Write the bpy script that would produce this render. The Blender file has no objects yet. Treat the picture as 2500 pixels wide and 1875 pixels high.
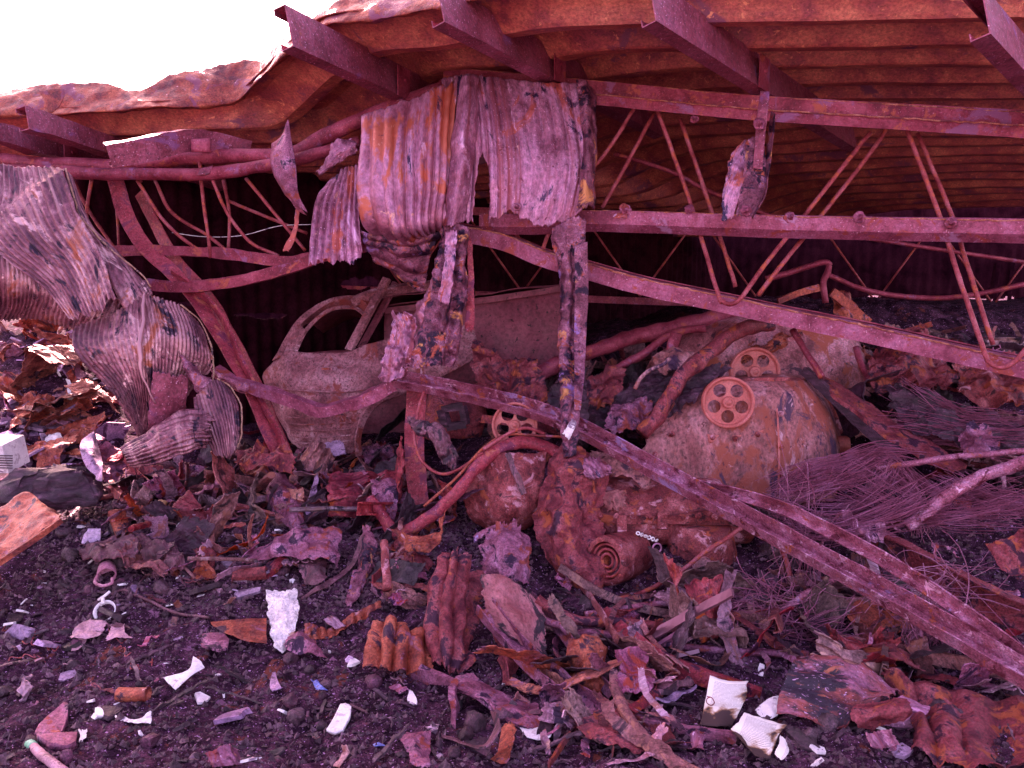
import bpy, math, random
import numpy as np
from mathutils import Vector, Matrix
R = math.radians
random.seed(7)
RNG = np.random.default_rng(11)
SC = bpy.context.scene
C = SC.collection

# ------------------------------------------------------------------ camera, sky, sun, exposure
FPX = 1947.0                      # focal length in pixels of the 2500 x 1875 photograph
PITCH = R(6.4)
EYE = Vector((0, 0, 1.6))
cam_d = bpy.data.cameras.new('camera')
cam_d.sensor_width = 36.0
cam_d.lens = 36.0 * FPX / 2500
cam_d.clip_start = 0.05
cam_d.clip_end = 3000
cam = bpy.data.objects.new('camera', cam_d)
C.objects.link(cam)
cam.location = EYE
cam.rotation_euler = (R(90) - PITCH, 0, 0)
SC.camera = cam

SUN_EL, SUN_AZ = R(36), R(-25)    # azimuth: measured from +Y (view direction) towards +X
world = bpy.data.worlds.new('World')
SC.world = world
world.use_nodes = True
wn = world.node_tree
wn.nodes.clear()
sky = wn.nodes.new('ShaderNodeTexSky')
sky.sky_type = 'NISHITA'
sky.sun_disc = False
sky.sun_elevation = SUN_EL
sky.sun_rotation = SUN_AZ
sky.air_density = 1.0
sky.dust_density = 2.5
sky.ozone_density = 1.0
bg = wn.nodes.new('ShaderNodeBackground')
bg.inputs[1].default_value = 0.15
wo = wn.nodes.new('ShaderNodeOutputWorld')
wn.links.new(sky.outputs[0], bg.inputs[0])
wn.links.new(bg.outputs[0], wo.inputs[0])
sun_d = bpy.data.lights.new('sun', 'SUN')
sun_d.energy = 4.2
sun_d.angle = R(0.5)
sun_d.color = (1.0, 0.93, 0.85)
sun = bpy.data.objects.new('sun', sun_d)
C.objects.link(sun)
sdir = Vector((math.sin(SUN_AZ) * math.cos(SUN_EL), math.cos(SUN_AZ) * math.cos(SUN_EL), math.sin(SUN_EL)))
sun.rotation_euler = sdir.to_track_quat('Z', 'Y').to_euler()
sun.location = sdir * 60

SC.render.engine = 'CYCLES'
SC.view_settings.view_transform = 'Standard'
SC.view_settings.look = 'None'
SC.view_settings.gamma = 1.0
SC.view_settings.exposure = 2.3
SC.view_settings.use_white_balance = True
SC.view_settings.white_balance_temperature = 8300
SC.view_settings.white_balance_tint = 75
SC.cycles.max_bounces = 6
SC.cycles.diffuse_bounces = 3

# ------------------------------------------------------------------ small maths
cP, sP = math.cos(PITCH), math.sin(PITCH)
def W(u, v, d):
    """photo pixel + depth along the view axis -> world point"""
    x = (u - 1250) / FPX * d
    y = (937.5 - v) / FPX * d
    return np.array((x, d * cP + y * sP, 1.6 + y * cP - d * sP))
def px(n, d): return n * d / FPX

_perm = RNG.permutation(4096)
_val = RNG.random(4096) * 2 - 1
def vn(p):
    p = np.asarray(p, float)
    i = np.floor(p).astype(int)
    f = p - i
    f = f * f * (3 - 2 * f)
    out = 0
    for dx in (0, 1):
        wx = f[..., 0] if dx else 1 - f[..., 0]
        hx = _perm[(i[..., 0] + dx) & 4095]
        for dy in (0, 1):
            wy = f[..., 1] if dy else 1 - f[..., 1]
            hy = _perm[(hx + i[..., 1] + dy) & 4095]
            for dz in (0, 1):
                wz = f[..., 2] if dz else 1 - f[..., 2]
                out = out + wx * wy * wz * _val[_perm[(hy + i[..., 2] + dz) & 4095]]
    return out
def fbm(p, oct=4, gain=.5):
    p = np.asarray(p, float)
    a, s, t = 1.0, 0, 0
    for k in range(oct):
        s = s + a * vn(p * 2 ** k + 17.3 * k)
        t += a
        a *= gain
    return s / t
def n1(x, seed, oct=4, gain=.55):
    x = np.asarray(x, float)
    return fbm(np.stack([x, x * 0 + seed * 7.31, x * 0 + 3.7], -1), oct, gain)
def sm(a, b, x):
    t = np.clip((np.asarray(x, float) - a) / (b - a), 0, 1)
    return t * t * (3 - 2 * t)
def spline(P, t, closed=False):
    """Catmull-Rom through the rows of P at parameters t in 0..1"""
    P = np.asarray(P, float)
    n = len(P)
    if n == 1: return np.repeat(P, len(t), 0)
    x = np.clip(t, 0, 1) * (n - 1)
    i = np.minimum(np.floor(x).astype(int), n - 2)
    f = (x - i).reshape((-1,) + (1,) * (P.ndim - 1))
    g = lambda k: P[np.clip(k, 0, n - 1)]
    p0 = np.where((i - 1 < 0).reshape(f.shape), 2 * g(i) - g(i + 1), g(i - 1))
    p3 = np.where((i + 2 > n - 1).reshape(f.shape), 2 * g(i + 1) - g(i), g(i + 2))
    p1, p2 = g(i), g(i + 1)
    return .5 * (2 * p1 + (p2 - p0) * f + (2 * p0 - 5 * p1 + 4 * p2 - p3) * f ** 2 + (3 * p1 - p0 - 3 * p2 + p3) * f ** 3)

# ------------------------------------------------------------------ objects
def tag(o, label, cat, group=None, kind=None):
    if label: o['label'] = label
    if cat: o['category'] = cat
    if group: o['group'] = group
    if kind: o['kind'] = kind
    return o
def thing(name, label, cat, loc, group=None):
    o = bpy.data.objects.new(name, None)
    o.empty_display_size = .1
    C.objects.link(o)
    o.location = Vector(loc)
    return tag(o, label, cat, group)
def origin_of(o):
    w = Vector(o.location)
    while o.parent:
        o = o.parent
        w += Vector(o.location)
    return w
def mk(name, V, F, mat, parent=None, smooth=True, uv=None, th=0, origin=None):
    V = np.asarray(V, float)
    if parent is not None:
        org = np.array(origin_of(parent))
    else:
        org = np.array(origin) if origin is not None else np.array((V[:, 0].mean(), V[:, 1].mean(), V[:, 2].min()))
    me = bpy.data.meshes.new(name)
    me.from_pydata((V - org).tolist(), [], F if isinstance(F, list) else F.tolist())
    if smooth: me.polygons.foreach_set('use_smooth', [True] * len(me.polygons))
    if uv is not None:
        l = me.uv_layers.new(name='UVMap')
        idx = np.empty(len(me.loops), int)
        me.loops.foreach_get('vertex_index', idx)
        l.data.foreach_set('uv', np.asarray(uv, np.float32)[idx].ravel())
    me.materials.append(mat)
    me.update()
    o = bpy.data.objects.new(name, me)
    C.objects.link(o)
    if parent is not None:
        o.parent = parent
    else:
        o.location = org
    if th:
        m = o.modifiers.new('thickness', 'SOLIDIFY')
        m.thickness = th
        m.offset = 0
    return o

class MB:
    """collects pieces of one mesh"""
    def __init__(s): s.V, s.F, s.n = [], [], 0
    def add(s, V, F):
        V = np.asarray(V, float)
        s.V.append(V)
        s.F += [[i + s.n for i in f] for f in F]
        s.n += len(V)
        return s
    def build(s, name, mat, parent=None, smooth=True, **k):
        return mk(name, np.concatenate(s.V), s.F, mat, parent, smooth, **k)

# profiles: x = towards the camera (for a path running left to right), y = up
def circ(r, n=10): return [(r * math.cos(2 * math.pi * k / n), r * math.sin(2 * math.pi * k / n)) for k in range(n)]
def rect(w, h): return [(-w / 2, -h / 2), (w / 2, -h / 2), (w / 2, h / 2), (-w / 2, h / 2)]
def chan(w, h, t):        # web at x=0, flanges to +x at top and bottom, lips
    l = h * .16
    return [(0, -h/2), (w, -h/2), (w, -h/2 + l), (w - t, -h/2 + l), (w - t, -h/2 + t), (t, -h/2 + t),
            (t, h/2 - t), (w - t, h/2 - t), (w - t, h/2 - l), (w, h/2 - l), (w, h/2), (0, h/2)]
def uchan(w, h, t):       # open upwards: web at y=0, flanges up at both sides
    return [(-w/2, 0), (w/2, 0), (w/2, h), (w/2 - t, h), (w/2 - t, t), (-w/2 + t, t), (-w/2 + t, h), (-w/2, h)]
def ang(w, h, t):         # vertical leg h at x=0, horizontal leg w towards +x at the bottom
    return [(0, 0), (w, 0), (w, t), (t, t), (t, h), (0, h)]
def flip(p): return [(-x, y) for x, y in p][::-1]

def sweep(pts, prof, up=(0, 0, 1), sub=6, world=False, jit=0, js=6, taper=None, twist=0, smooth_path=True):
    """profile swept along a path; returns V, F"""
    P = np.array([p if world else W(*p) for p in pts], float)
    n = len(P)
    m = (n - 1) * sub + 1
    t = np.linspace(0, 1, m)
    if smooth_path and n > 2: Q = spline(P, t)
    else:
        x = t * (n - 1); i = np.minimum(x.astype(int), n - 2); f = (x - i)[:, None]
        Q = P[i] * (1 - f) + P[i + 1] * f
    T = np.gradient(Q, axis=0)
    T /= np.linalg.norm(T, axis=1)[:, None] + 1e-9
    up = np.array(up, float)
    if up.ndim == 1: U = np.repeat(up[None], m, 0)
    else: U = spline(up, t)
    S = np.cross(T, U)
    bad = np.linalg.norm(S, axis=1) < .05
    S[bad] = np.cross(T[bad], np.array((.3, -1, .1)))
    S /= np.linalg.norm(S, axis=1)[:, None]
    U = np.cross(S, T)
    pr = np.array(prof, float)
    k = len(pr)
    V = np.zeros((m, k, 3))
    for j in range(m):
        q = pr * (1 if taper is None else np.interp(t[j], np.linspace(0, 1, len(taper)), taper))
        a = twist * t[j]
        ca, sa = math.cos(a), math.sin(a)
        V[j] = Q[j] + (q[:, :1] * ca - q[:, 1:] * sa) * S[j] + (q[:, :1] * sa + q[:, 1:] * ca) * U[j]
    if jit:
        g = np.stack([fbm(V * js + o, 3) for o in (0, 31.7, 77.1)], -1)
        V = V + g * jit
    F = []
    for j in range(m - 1):
        a, b = j * k, (j + 1) * k
        for i in range(k):
            i2 = (i + 1) % k
            F.append([a + i, b + i, b + i2, a + i2])
    F.append(list(range(k)))
    F.append([ (m - 1) * k + i for i in range(k)][::-1])
    return V.reshape(-1, 3), F
def bar(name, pts, prof, mat, parent=None, label=None, cat=None, group=None, smooth=False, **k):
    V, F = sweep(pts, prof, **k)
    o = mk(name, V, F, mat, parent, smooth)
    if len(prof) > 8 and smooth: pass
    return tag(o, label, cat, group)

def sheet(name, rows, mat, label=None, cat=None, parent=None, group=None, res=(40, 40), corr=None, crum=(.01, 4),
          rag=(0, 0, 0, 0), rf=9, holes=(), moth=None, th=.0025, seed=None, fold=None, world=False, ridge=.6, smooth=True):
    """sheet metal through a grid of control points (rows of (u, v, depth)); s runs along a row, t down the rows"""
    P = np.array([[q if world else W(*q) for q in r] for r in rows], float)
    seed = seed if seed is not None else (hash_name(name) + len(rows) * 3 + rows[0][0][0] * .37 + rows[0][0][1] * .11)
    nu, nv = res
    if corr:
        if corr[2] == 's': nu = max(nu, int(corr[0] * 7))
        else: nv = max(nv, int(corr[0] * 7))
    a = np.linspace(0, 1, nu)
    b = np.linspace(0, 1, nv)
    A, B = np.meshgrid(a, b)
    f1 = lambda x, k: np.clip(.5 + 1.1 * n1(x * rf + k, seed + k, 6, .74), 0, 1)
    top, right, bot, left = rag
    S0, S1 = left * f1(B, 1), 1 - right * f1(B, 2)
    T0, T1 = top * f1(A, 3), 1 - bot * f1(A, 4)
    S = S0 + A * (S1 - S0)
    T = T0 + B * (T1 - T0)
    def ev(S, T):
        M, N = P.shape[:2]
        sh = S.shape
        s, t = S.ravel(), T.ravel()
        # rows first (interpolate each control row at s), then down the columns
        R_ = np.stack([spline(P[i], s) for i in range(M)])          # M, n, 3
        if M == 1: return R_[0].reshape(sh + (3,))
        x = np.clip(t, 0, 1) * (M - 1)
        i = np.minimum(np.floor(x).astype(int), M - 2)
        f = (x - i)[:, None]
        k = np.arange(len(s))
        g = lambda q: R_[np.clip(q, 0, M - 1), k]
        p1, p2 = g(i), g(i + 1)
        p0 = np.where((i < 1)[:, None], 2 * p1 - p2, g(i - 1))
        p3 = np.where((i + 2 > M - 1)[:, None], 2 * p2 - p1, g(i + 2))
        return (.5 * (2 * p1 + (p2 - p0) * f + (2 * p0 - 5 * p1 + 4 * p2 - p3) * f ** 2 + (3 * p1 - p0 - 3 * p2 + p3) * f ** 3)).reshape(sh + (3,))
    X = ev(S, T)
    e = 1e-3
    Ns = np.cross(ev(S + e, T) - ev(S - e, T), ev(S, T + e) - ev(S, T - e))
    Ns /= np.linalg.norm(Ns, axis=-1)[..., None] + 1e-12
    disp = 0
    if corr:
        c, amp, ax = corr[:3]
        w = S if ax == 's' else T
        o = T if ax == 's' else S
        ph = w * c + .25 * n1(w * c * .23, seed + 5, 2) * (corr[3] if len(corr) > 3 else 1)
        wv = np.sin(2 * math.pi * ph)
        if len(corr) > 4: wv = np.clip(wv * corr[4], -1, 1)            # trapezoid ribs
        wv = 1 - 2 * np.abs(np.sin(math.pi * ph)) ** .9 if len(corr) < 5 else wv
        disp = amp * wv * (1 + .45 * n1(w * c * .31 + 3, seed + 9, 2))
        disp = disp * (.75 + .5 * n1(o * 3, seed + 11, 2))
    X = X + Ns * np.asarray(disp)[..., None] if corr else X
    if crum and crum[0]:
        X = X + Ns * (fbm(X * crum[1] + seed, 4) * crum[0] * 2)[..., None] + np.stack([fbm(X * crum[1] + seed + 9, 3), fbm(X * crum[1] + seed + 29, 3), fbm(X * crum[1] + seed + 59, 3)], -1) * crum[0] * .7
        if ridge: X = X + Ns * ((np.abs(fbm(X * crum[1] * .9 + seed + 5, 3)) * 2.4 - .5) * crum[0] * ridge)[..., None]
    L = np.linalg.norm(P[:, 1:] - P[:, :-1], axis=-1).sum(1).mean()
    Hh = np.linalg.norm(P[1:] - P[:-1], axis=-1).sum(0).mean() if len(P) > 1 else 1
    uv = np.stack([S * L, T * Hh], -1).reshape(-1, 2)
    keep = np.ones((nv - 1, nu - 1), bool)
    sc, tc = (S[:-1, :-1] + S[1:, 1:]) / 2, (T[:-1, :-1] + T[1:, 1:]) / 2
    for (hs, ht, rs, rt) in holes:
        q = np.hypot((sc - hs) / rs, (tc - ht) / rt) + .45 * fbm(np.stack([sc * 14, tc * 14, sc * 0 + hs * 40], -1), 4)
        keep &= q > 1
    if moth:
        q = fbm(np.stack([sc * moth[1] * L, tc * moth[1] * Hh, sc * 0 + seed], -1), 4)
        keep &= q < moth[0]
    ii = np.arange(nu * nv).reshape(nv, nu)
    F = np.stack([ii[:-1, :-1], ii[1:, :-1], ii[1:, 1:], ii[:-1, 1:]], -1)[keep]
    o = mk(name, X.reshape(-1, 3), F, mat, parent, smooth, uv, th)
    return tag(o, label, cat, group)
def hash_name(s): return sum(ord(c) * (i + 1) for i, c in enumerate(s)) % 97

def loft(rings, n=36, expo=2.4, dent=0, ds=4, world=False):
    """closed body from stacked horizontal super-ellipses: (u, v, depth of the centre, half width in px, half depth in m)"""
    V, F = [], []
    m = len(rings) * 5 - 4
    Rg = np.array([list(r if world else W(r[0], r[1], r[2])) + [px(r[3], r[2]) if not world else r[3], r[4]] for r in rings], float)
    Q = spline(Rg, np.linspace(0, 1, m))
    an = np.linspace(0, 2 * math.pi, n, endpoint=False)
    ex = 2 / expo
    cx, cy = np.sign(np.cos(an)) * abs(np.cos(an)) ** ex, np.sign(np.sin(an)) * abs(np.sin(an)) ** ex
    for q in Q:
        w, dd = max(q[3], .002), max(q[4], .002)
        V.append(np.stack([q[0] + w * cx, q[1] + dd * cy, np.full(n, q[2])], -1))
    V = np.concatenate(V)
    if dent: V = V + np.stack([fbm(V * ds + o, 4) for o in (3, 41, 97)], -1) * dent
    for j in range(m - 1):
        for i in range(n):
            i2 = (i + 1) % n
            F.append([j * n + i, j * n + i2, (j + 1) * n + i2, (j + 1) * n + i])
    F.append(list(range(n))[::-1])
    F.append([(m - 1) * n + i for i in range(n)])
    return V, F
def lathe(prof, axis_o, axis, n=32):
    """profile of (radius, along) turned about an axis; returns V, F (closed when the profile is)"""
    ax = np.array(axis, float); ax /= np.linalg.norm(ax)
    h = np.array((0, 0, 1.)) if abs(ax[2]) < .9 else np.array((1., 0, 0))
    e1 = np.cross(ax, h); e1 /= np.linalg.norm(e1)
    e2 = np.cross(ax, e1)
    V, F = [], []
    k = len(prof)
    for r, z in prof:
        for i in range(n):
            a = 2 * math.pi * i / n
            V.append(np.array(axis_o) + ax * z + (e1 * math.cos(a) + e2 * math.sin(a)) * r)
    for j in range(k - 1):
        for i in range(n):
            i2 = (i + 1) % n
            F.append([j * n + i, j * n + i2, (j + 1) * n + i2, (j + 1) * n + i])
    return np.array(V), F

# ------------------------------------------------------------------ materials
def _ramp(nt, pos, cols):
    r = nt.nodes.new('ShaderNodeValToRGB')
    e = r.color_ramp.elements
    while len(e) < len(pos): e.new(.5)
    for k, (p, c) in enumerate(zip(pos, cols)):
        e[k].position = p
        e[k].color = (c, c, c, 1) if not hasattr(c, '__len__') else tuple(c[:3]) + (1,)
    return r
ARGS = {}
def varied(key, v):
    """the same weathering with every piece burnt a little differently"""
    c, k = ARGS[M[key].name]
    return metal(M[key].name + ' mixed', c, vary=v, **k)
def metal(name, cols, patches=(), scale=3.0, uv=False, stretch=(1, 1, 1), rough=.5, bump=.35, speck=None, streak=None, spec=.5, bscale=60, grime=.35, rust=True, vary=0, metalness=0):
    """weathered surface: large blotches between the colours of cols, patches [(colour, noise scale, threshold)], fine specks, grain"""
    ARGS[name] = (cols, dict(patches=patches, scale=scale, uv=uv, stretch=stretch, rough=rough, bump=bump, speck=speck, streak=streak, spec=spec, bscale=bscale, grime=grime, rust=rust, metalness=metalness))
    q = float(rust)
    hue = lambda c: (c[0] * (1 + .02 * q), c[1] * (1 - .36 * q), c[2] * (1 - .18 * q) + .04 * q * c[0])
    cols = [hue(c) for c in cols]
    patches = [(hue(c), s, t) for c, s, t in patches]
    if speck: speck = (hue(speck[0]),) + tuple(speck[1:])
    if streak: streak = (hue(streak[0]),) + tuple(streak[1:])
    m = bpy.data.materials.new(name)
    m.use_nodes = True
    nt = m.node_tree
    N, L = nt.nodes, nt.links
    b = N['Principled BSDF']
    tc = N.new('ShaderNodeTexCoord')
    mp = N.new('ShaderNodeMapping')
    mp.inputs['Scale'].default_value = stretch
    L.new(tc.outputs['UV' if uv else 'Object'], mp.inputs[0])
    oi = N.new('ShaderNodeObjectInfo')
    off = N.new('ShaderNodeVectorMath'); off.operation = 'SCALE'
    cmb = N.new('ShaderNodeCombineXYZ')
    for k in range(3): L.new(oi.outputs['Random'], cmb.inputs[k])
    L.new(cmb.outputs[0], off.inputs[0]); off.inputs['Scale'].default_value = 37.0
    va = N.new('ShaderNodeVectorMath'); va.operation = 'ADD'
    L.new(mp.outputs[0], va.inputs[0]); L.new(off.outputs[0], va.inputs[1])
    co = va.outputs[0]
    def noise(s, det=8, ro=.65, dist=0.0):
        n = N.new('ShaderNodeTexNoise')
        n.inputs['Scale'].default_value = s
        n.inputs['Detail'].default_value = det
        n.inputs['Roughness'].default_value = ro
        n.inputs['Distortion'].default_value = dist
        L.new(co, n.inputs['Vector'])
        return n.outputs['Fac']
    def mix(fac, a, bb, mode='MIX'):
        x = N.new('ShaderNodeMix'); x.data_type = 'RGBA'; x.blend_type = mode
        if isinstance(fac, float): x.inputs[0].default_value = fac
        else: L.new(fac, x.inputs[0])
        for s, q in ((6, a), (7, bb)):
            if hasattr(q, '__len__'): x.inputs[s].default_value = tuple(q[:3]) + (1,)
            else: L.new(q, x.inputs[s])
        return x.outputs[2]
    k = len(cols)
    r = _ramp(nt, [.37 + .27 * i / max(1, k - 1) for i in range(k)], cols)
    L.new(noise(scale, 9, .68, .4), r.inputs[0])
    col = r.outputs[0]
    g = _ramp(nt, [.36, .5, .66], [1 - grime * 1.15, 1.0, 1 + grime * 1.1])
    L.new(noise(scale * 14, 6, .75), g.inputs[0])
    col = mix(1.0, col, g.outputs[0], 'MULTIPLY')
    for (c, s, th) in patches:
        pr = _ramp(nt, [th - .012, th + .03], [0, 1])
        L.new(noise(s, 10, .7, .6), pr.inputs[0])
        col = mix(pr.outputs[0], col, c)
    if streak:
        c, sc, th = streak
        mp2 = N.new('ShaderNodeMapping'); mp2.inputs['Scale'].default_value = sc
        L.new(co, mp2.inputs[0])
        n = N.new('ShaderNodeTexNoise'); n.inputs['Scale'].default_value = 1.0; n.inputs['Detail'].default_value = 7; n.inputs['Roughness'].default_value = .7
        L.new(mp2.outputs[0], n.inputs['Vector'])
        pr = _ramp(nt, [th - .04, th + .08], [0, 1])
        L.new(n.outputs['Fac'], pr.inputs[0])
        col = mix(pr.outputs[0], col, c)
    if speck:
        c, s, th = speck
        pr = _ramp(nt, [th, th + .03], [0, 1])
        L.new(noise(s, 2, .5), pr.inputs[0])
        col = mix(pr.outputs[0], col, c)
    if vary:
        # each piece of scrap has burnt differently: its own paleness and hue
        hs = N.new('ShaderNodeHueSaturation')
        mr = N.new('ShaderNodeMapRange'); mr.inputs['To Min'].default_value = 1 - vary; mr.inputs['To Max'].default_value = 1 + vary
        L.new(oi.outputs['Random'], mr.inputs['Value']); L.new(mr.outputs[0], hs.inputs['Value'])
        fr_ = N.new('ShaderNodeMath'); fr_.operation = 'MULTIPLY'; fr_.inputs[1].default_value = 7.31; L.new(oi.outputs['Random'], fr_.inputs[0])
        f2 = N.new('ShaderNodeMath'); f2.operation = 'FRACT'; L.new(fr_.outputs[0], f2.inputs[0])
        ms = N.new('ShaderNodeMapRange'); ms.inputs['To Min'].default_value = 1 - vary * .8; ms.inputs['To Max'].default_value = 1.15; L.new(f2.outputs[0], ms.inputs['Value']); L.new(ms.outputs[0], hs.inputs['Saturation'])
        L.new(col, hs.inputs['Color']); col = hs.outputs['Color']
    L.new(col, b.inputs['Base Color'])
    rr = _ramp(nt, [.3, .7], [max(0, rough - .16), min(1, rough + .16)])
    L.new(noise(scale * 3, 5), rr.inputs[0])
    L.new(rr.outputs[0], b.inputs['Roughness'])
    b.inputs['Specular IOR Level'].default_value = spec
    b.inputs['Metallic'].default_value = metalness
    bp = N.new('ShaderNodeBump')
    bp.inputs['Strength'].default_value = bump
    bp.inputs['Distance'].default_value = .008
    hm = N.new('ShaderNodeMath'); hm.operation = 'MULTIPLY_ADD'
    L.new(noise(bscale * .28, 6, .7, .5), hm.inputs[0]); hm.inputs[1].default_value = 1.6
    L.new(noise(bscale, 8, .7), hm.inputs[2])
    L.new(hm.outputs[0], bp.inputs['Height'])
    L.new(bp.outputs[0], b.inputs['Normal'])
    return m

M = {}
M['truss'] = metal('rusted truss steel', [(.16, .028, .033), (.28, .06, .065), (.38, .115, .12)], [((.42, .14, .05), 7, .585), ((.27, .13, .20), 4, .60)], 5, speck=((.55, .32, .32), 120, .68), bump=.5, grime=.28, spec=.28, metalness=0.25)
M['girt'] = metal('mauve rusted girt steel', [(.21, .06, .075), (.34, .125, .15), (.42, .21, .27)], [((.35, .10, .05), 6, .575), ((.40, .28, .36), 4, .62)], 5, speck=((.66, .5, .52), 90, .68), bump=.5, grime=.3, spec=.28, metalness=0.35)
M['rod'] = metal('rusted rod steel', [(.22, .04, .03), (.37, .10, .075), (.45, .19, .16)], [((.48, .15, .035), 14, .56)], 8, bump=.6, spec=.28, metalness=0.2)
M['deck'] = metal('rusted roof deck', [(.24, .06, .055), (.40, .13, .06), (.56, .25, .10)], [((.18, .06, .09), 2.6, .585), ((.72, .38, .13), 24, .61)], 5, stretch=(.7, 1, 1), bump=.4, grime=.4, rust=.95)
M['purlin'] = metal('burnt purlin steel', [(.19, .055, .06), (.28, .09, .10), (.33, .13, .155)], [((.26, .14, .26), 2.2, .61), ((.34, .11, .06), 5, .63)], 3, speck=((.75, .6, .65), 90, .67), bump=.5, rough=.5, grime=.4, metalness=0.4)
M['flash'] = metal('rusted eave flashing', [(.10, .022, .025), (.28, .075, .025), (.44, .17, .05)], [((.22, .08, .10), 4, .56), ((.75, .6, .5), 16, .66)], 5, rough=.5, bump=.6, spec=.4, grime=.5, metalness=0.3)
M['sheet'] = metal('burnt cladding mauve', [(.22, .085, .105), (.36, .195, .235), (.48, .33, .39)], [((.42, .12, .05), 4, .575), ((.03, .02, .06), 6, .595), ((.66, .50, .30), 14, .64), ((.68, .56, .63), 7, .615)], 6, uv=True, stretch=(1, .4, 1), streak=((.27, .08, .07), (24, .8, 1), .575), bump=.5, speck=((.74, .6, .64), 150, .68), grime=.42, rough=.42, metalness=0.5)
M['sheet_o'] = metal('burnt cladding orange', [(.28, .11, .12), (.42, .24, .27), (.54, .38, .43)], [((.48, .16, .05), 3, .525), ((.03, .015, .05), 5, .60), ((.70, .50, .26), 12, .65), ((.70, .58, .62), 7, .64)], 5, uv=True, stretch=(1, .45, 1), streak=((.28, .075, .06), (22, .9, 1), .61), bump=.4, grime=.35, rough=.42, metalness=0.45)
M['strip'] = metal('flaking cladding strip', [(.10, .03, .04), (.26, .11, .13), (.48, .33, .38)], [((.022, .008, .03), 7, .54), ((.66, .40, .09), 6, .60), ((.30, .24, .48), 5, .615), ((.44, .12, .035), 8, .58)], 8, bump=.9, grime=.5, rough=.38, metalness=.45)
M['sheet_l'] = metal('scorched cladding brown', [(.09, .035, .05), (.25, .11, .115), (.56, .40, .35)], [((.022, .010, .028), 12, .575), ((.64, .50, .42), 7, .60), ((.38, .13, .05), 5, .59)], 5, uv=True, stretch=(1, .45, 1), streak=((.46, .31, .27), (20, .8, 1), .60), bump=.5, grime=.45, rough=.38, rust=.75, metalness=0.5)
M['strap'] = metal('red rusted column steel', [(.20, .028, .03), (.36, .07, .06), (.44, .14, .11)], [((.20, .05, .08), 5, .56), ((.46, .17, .07), 9, .60)], 5, bump=.6, grime=.45, speck=((.6, .36, .34), 110, .68), spec=.28)
M['car'] = metal('burnt car body', [(.16, .05, .05), (.34, .16, .145), (.50, .34, .31)], [((.28, .07, .04), 3.6, .56), ((.54, .40, .38), 5, .61), ((.07, .03, .04), 6, .64)], 3.4, speck=((.12, .03, .03), 60, .64), bump=.5, rough=.65, grime=.5, rust=.8, metalness=0.25)
M['panel'] = metal('burnt van side', [(.15, .035, .04), (.21, .06, .065), (.28, .10, .095)], [((.4, .2, .17), 2, .68)], 2.2, speck=((.05, .012, .016), 26, .66), bump=.35, rough=.65)
M['machine'] = metal('scorched machine casing', [(.18, .055, .04), (.35, .16, .12), (.48, .31, .27)], [((.32, .09, .035), 3.2, .54), ((.06, .025, .06), 4.5, .59), ((.58, .43, .40), 7, .625)], 3, stretch=(1, 1, .6), speck=((.14, .04, .035), 40, .66), bump=.8, rough=.6, grime=.55, rust=.85)
M['mach_r'] = metal('rusted machine iron', [(.10, .018, .018), (.30, .075, .05), (.46, .2, .15)], [((.60, .40, .36), 7, .58), ((.44, .13, .03), 6, .58), ((.05, .015, .02), 8, .60)], 9, bump=1.0, grime=.55, rough=.5, spec=.5, metalness=0.3)
M['hopper'] = metal('rust stained hopper', [(.18, .05, .04), (.48, .24, .19), (.66, .48, .43)], [((.40, .12, .03), 4, .56), ((.06, .02, .04), 6, .595)], 5, bump=.9, grime=.5)
M['pulley'] = metal('rust orange cast iron', [(.40, .115, .05), (.48, .17, .09), (.55, .24, .15)], [], 6, bump=.35, grime=.25)
M['chan'] = metal('flaking channel steel', [(.22, .06, .07), (.40, .17, .19), (.54, .36, .42)], [((.14, .025, .035), 9, .585), ((.42, .42, .66), 3, .595), ((.80, .70, .72), 17, .60), ((.48, .16, .04), 11, .60)], 8, bump=1.0, grime=.5, rough=.38, spec=.5, metalness=.4)
M['wire'] = metal('burnt steel cord', [(.20, .07, .09), (.30, .13, .16), (.36, .2, .26)], [], 6, bump=.1)
M['scrap_r'] = metal('scrap rust red', [(.12, .02, .025), (.29, .07, .055), (.42, .18, .15)], [((.46, .15, .03), 8, .57), ((.06, .02, .04), 7, .56)], 7, bump=1.0, grime=.5, rough=.5, spec=.5, metalness=0.4)
M['scrap_m'] = metal('scrap mauve', [(.18, .06, .08), (.33, .16, .2), (.48, .34, .4)], [((.33, .09, .04), 8, .56), ((.04, .02, .05), 7, .56)], 7, bump=1.0, grime=.5, rough=.5, spec=.5, metalness=0.5)
M['scrap_o'] = metal('scrap rust orange', [(.15, .03, .02), (.38, .11, .03), (.54, .22, .07)], [((.05, .02, .04), 6, .57), ((.32, .16, .2), 8, .60), ((.64, .5, .42), 14, .65)], 6, bump=.8, rough=.42, grime=.5, spec=.5, metalness=0.35)
M['char'] = metal('charred wood', [(.02, .008, .013), (.05, .022, .034), (.11, .06, .08)], [((.22, .13, .15), 9, .62)], 9, stretch=(1, 1, 3), bump=1.0, bscale=40, grime=.5)
M['wood'] = metal('scorched timber', [(.06, .022, .026), (.16, .075, .075), (.29, .16, .17)], [((.03, .012, .022), 8, .56)], 8, stretch=(1, 1, .3), bump=1.0, bscale=50, grime=.5)
M['soil'] = metal('burnt soil', [(.014, .006, .011), (.046, .022, .035), (.12, .064, .085)], [((.22, .14, .18), 12, .61), ((.16, .06, .03), 4, .605)], 9, bump=1.0, bscale=45, speck=((.44, .36, .48), 75, .66), rough=.9, spec=.08, grime=.75)
M['clod'] = metal('soil clod', [(.025, .011, .016), (.070, .033, .042), (.15, .08, .10)], [((.24, .15, .17), 10, .61)], 14, bump=1.0, bscale=60, rough=.55, spec=.4, grime=.6)
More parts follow.
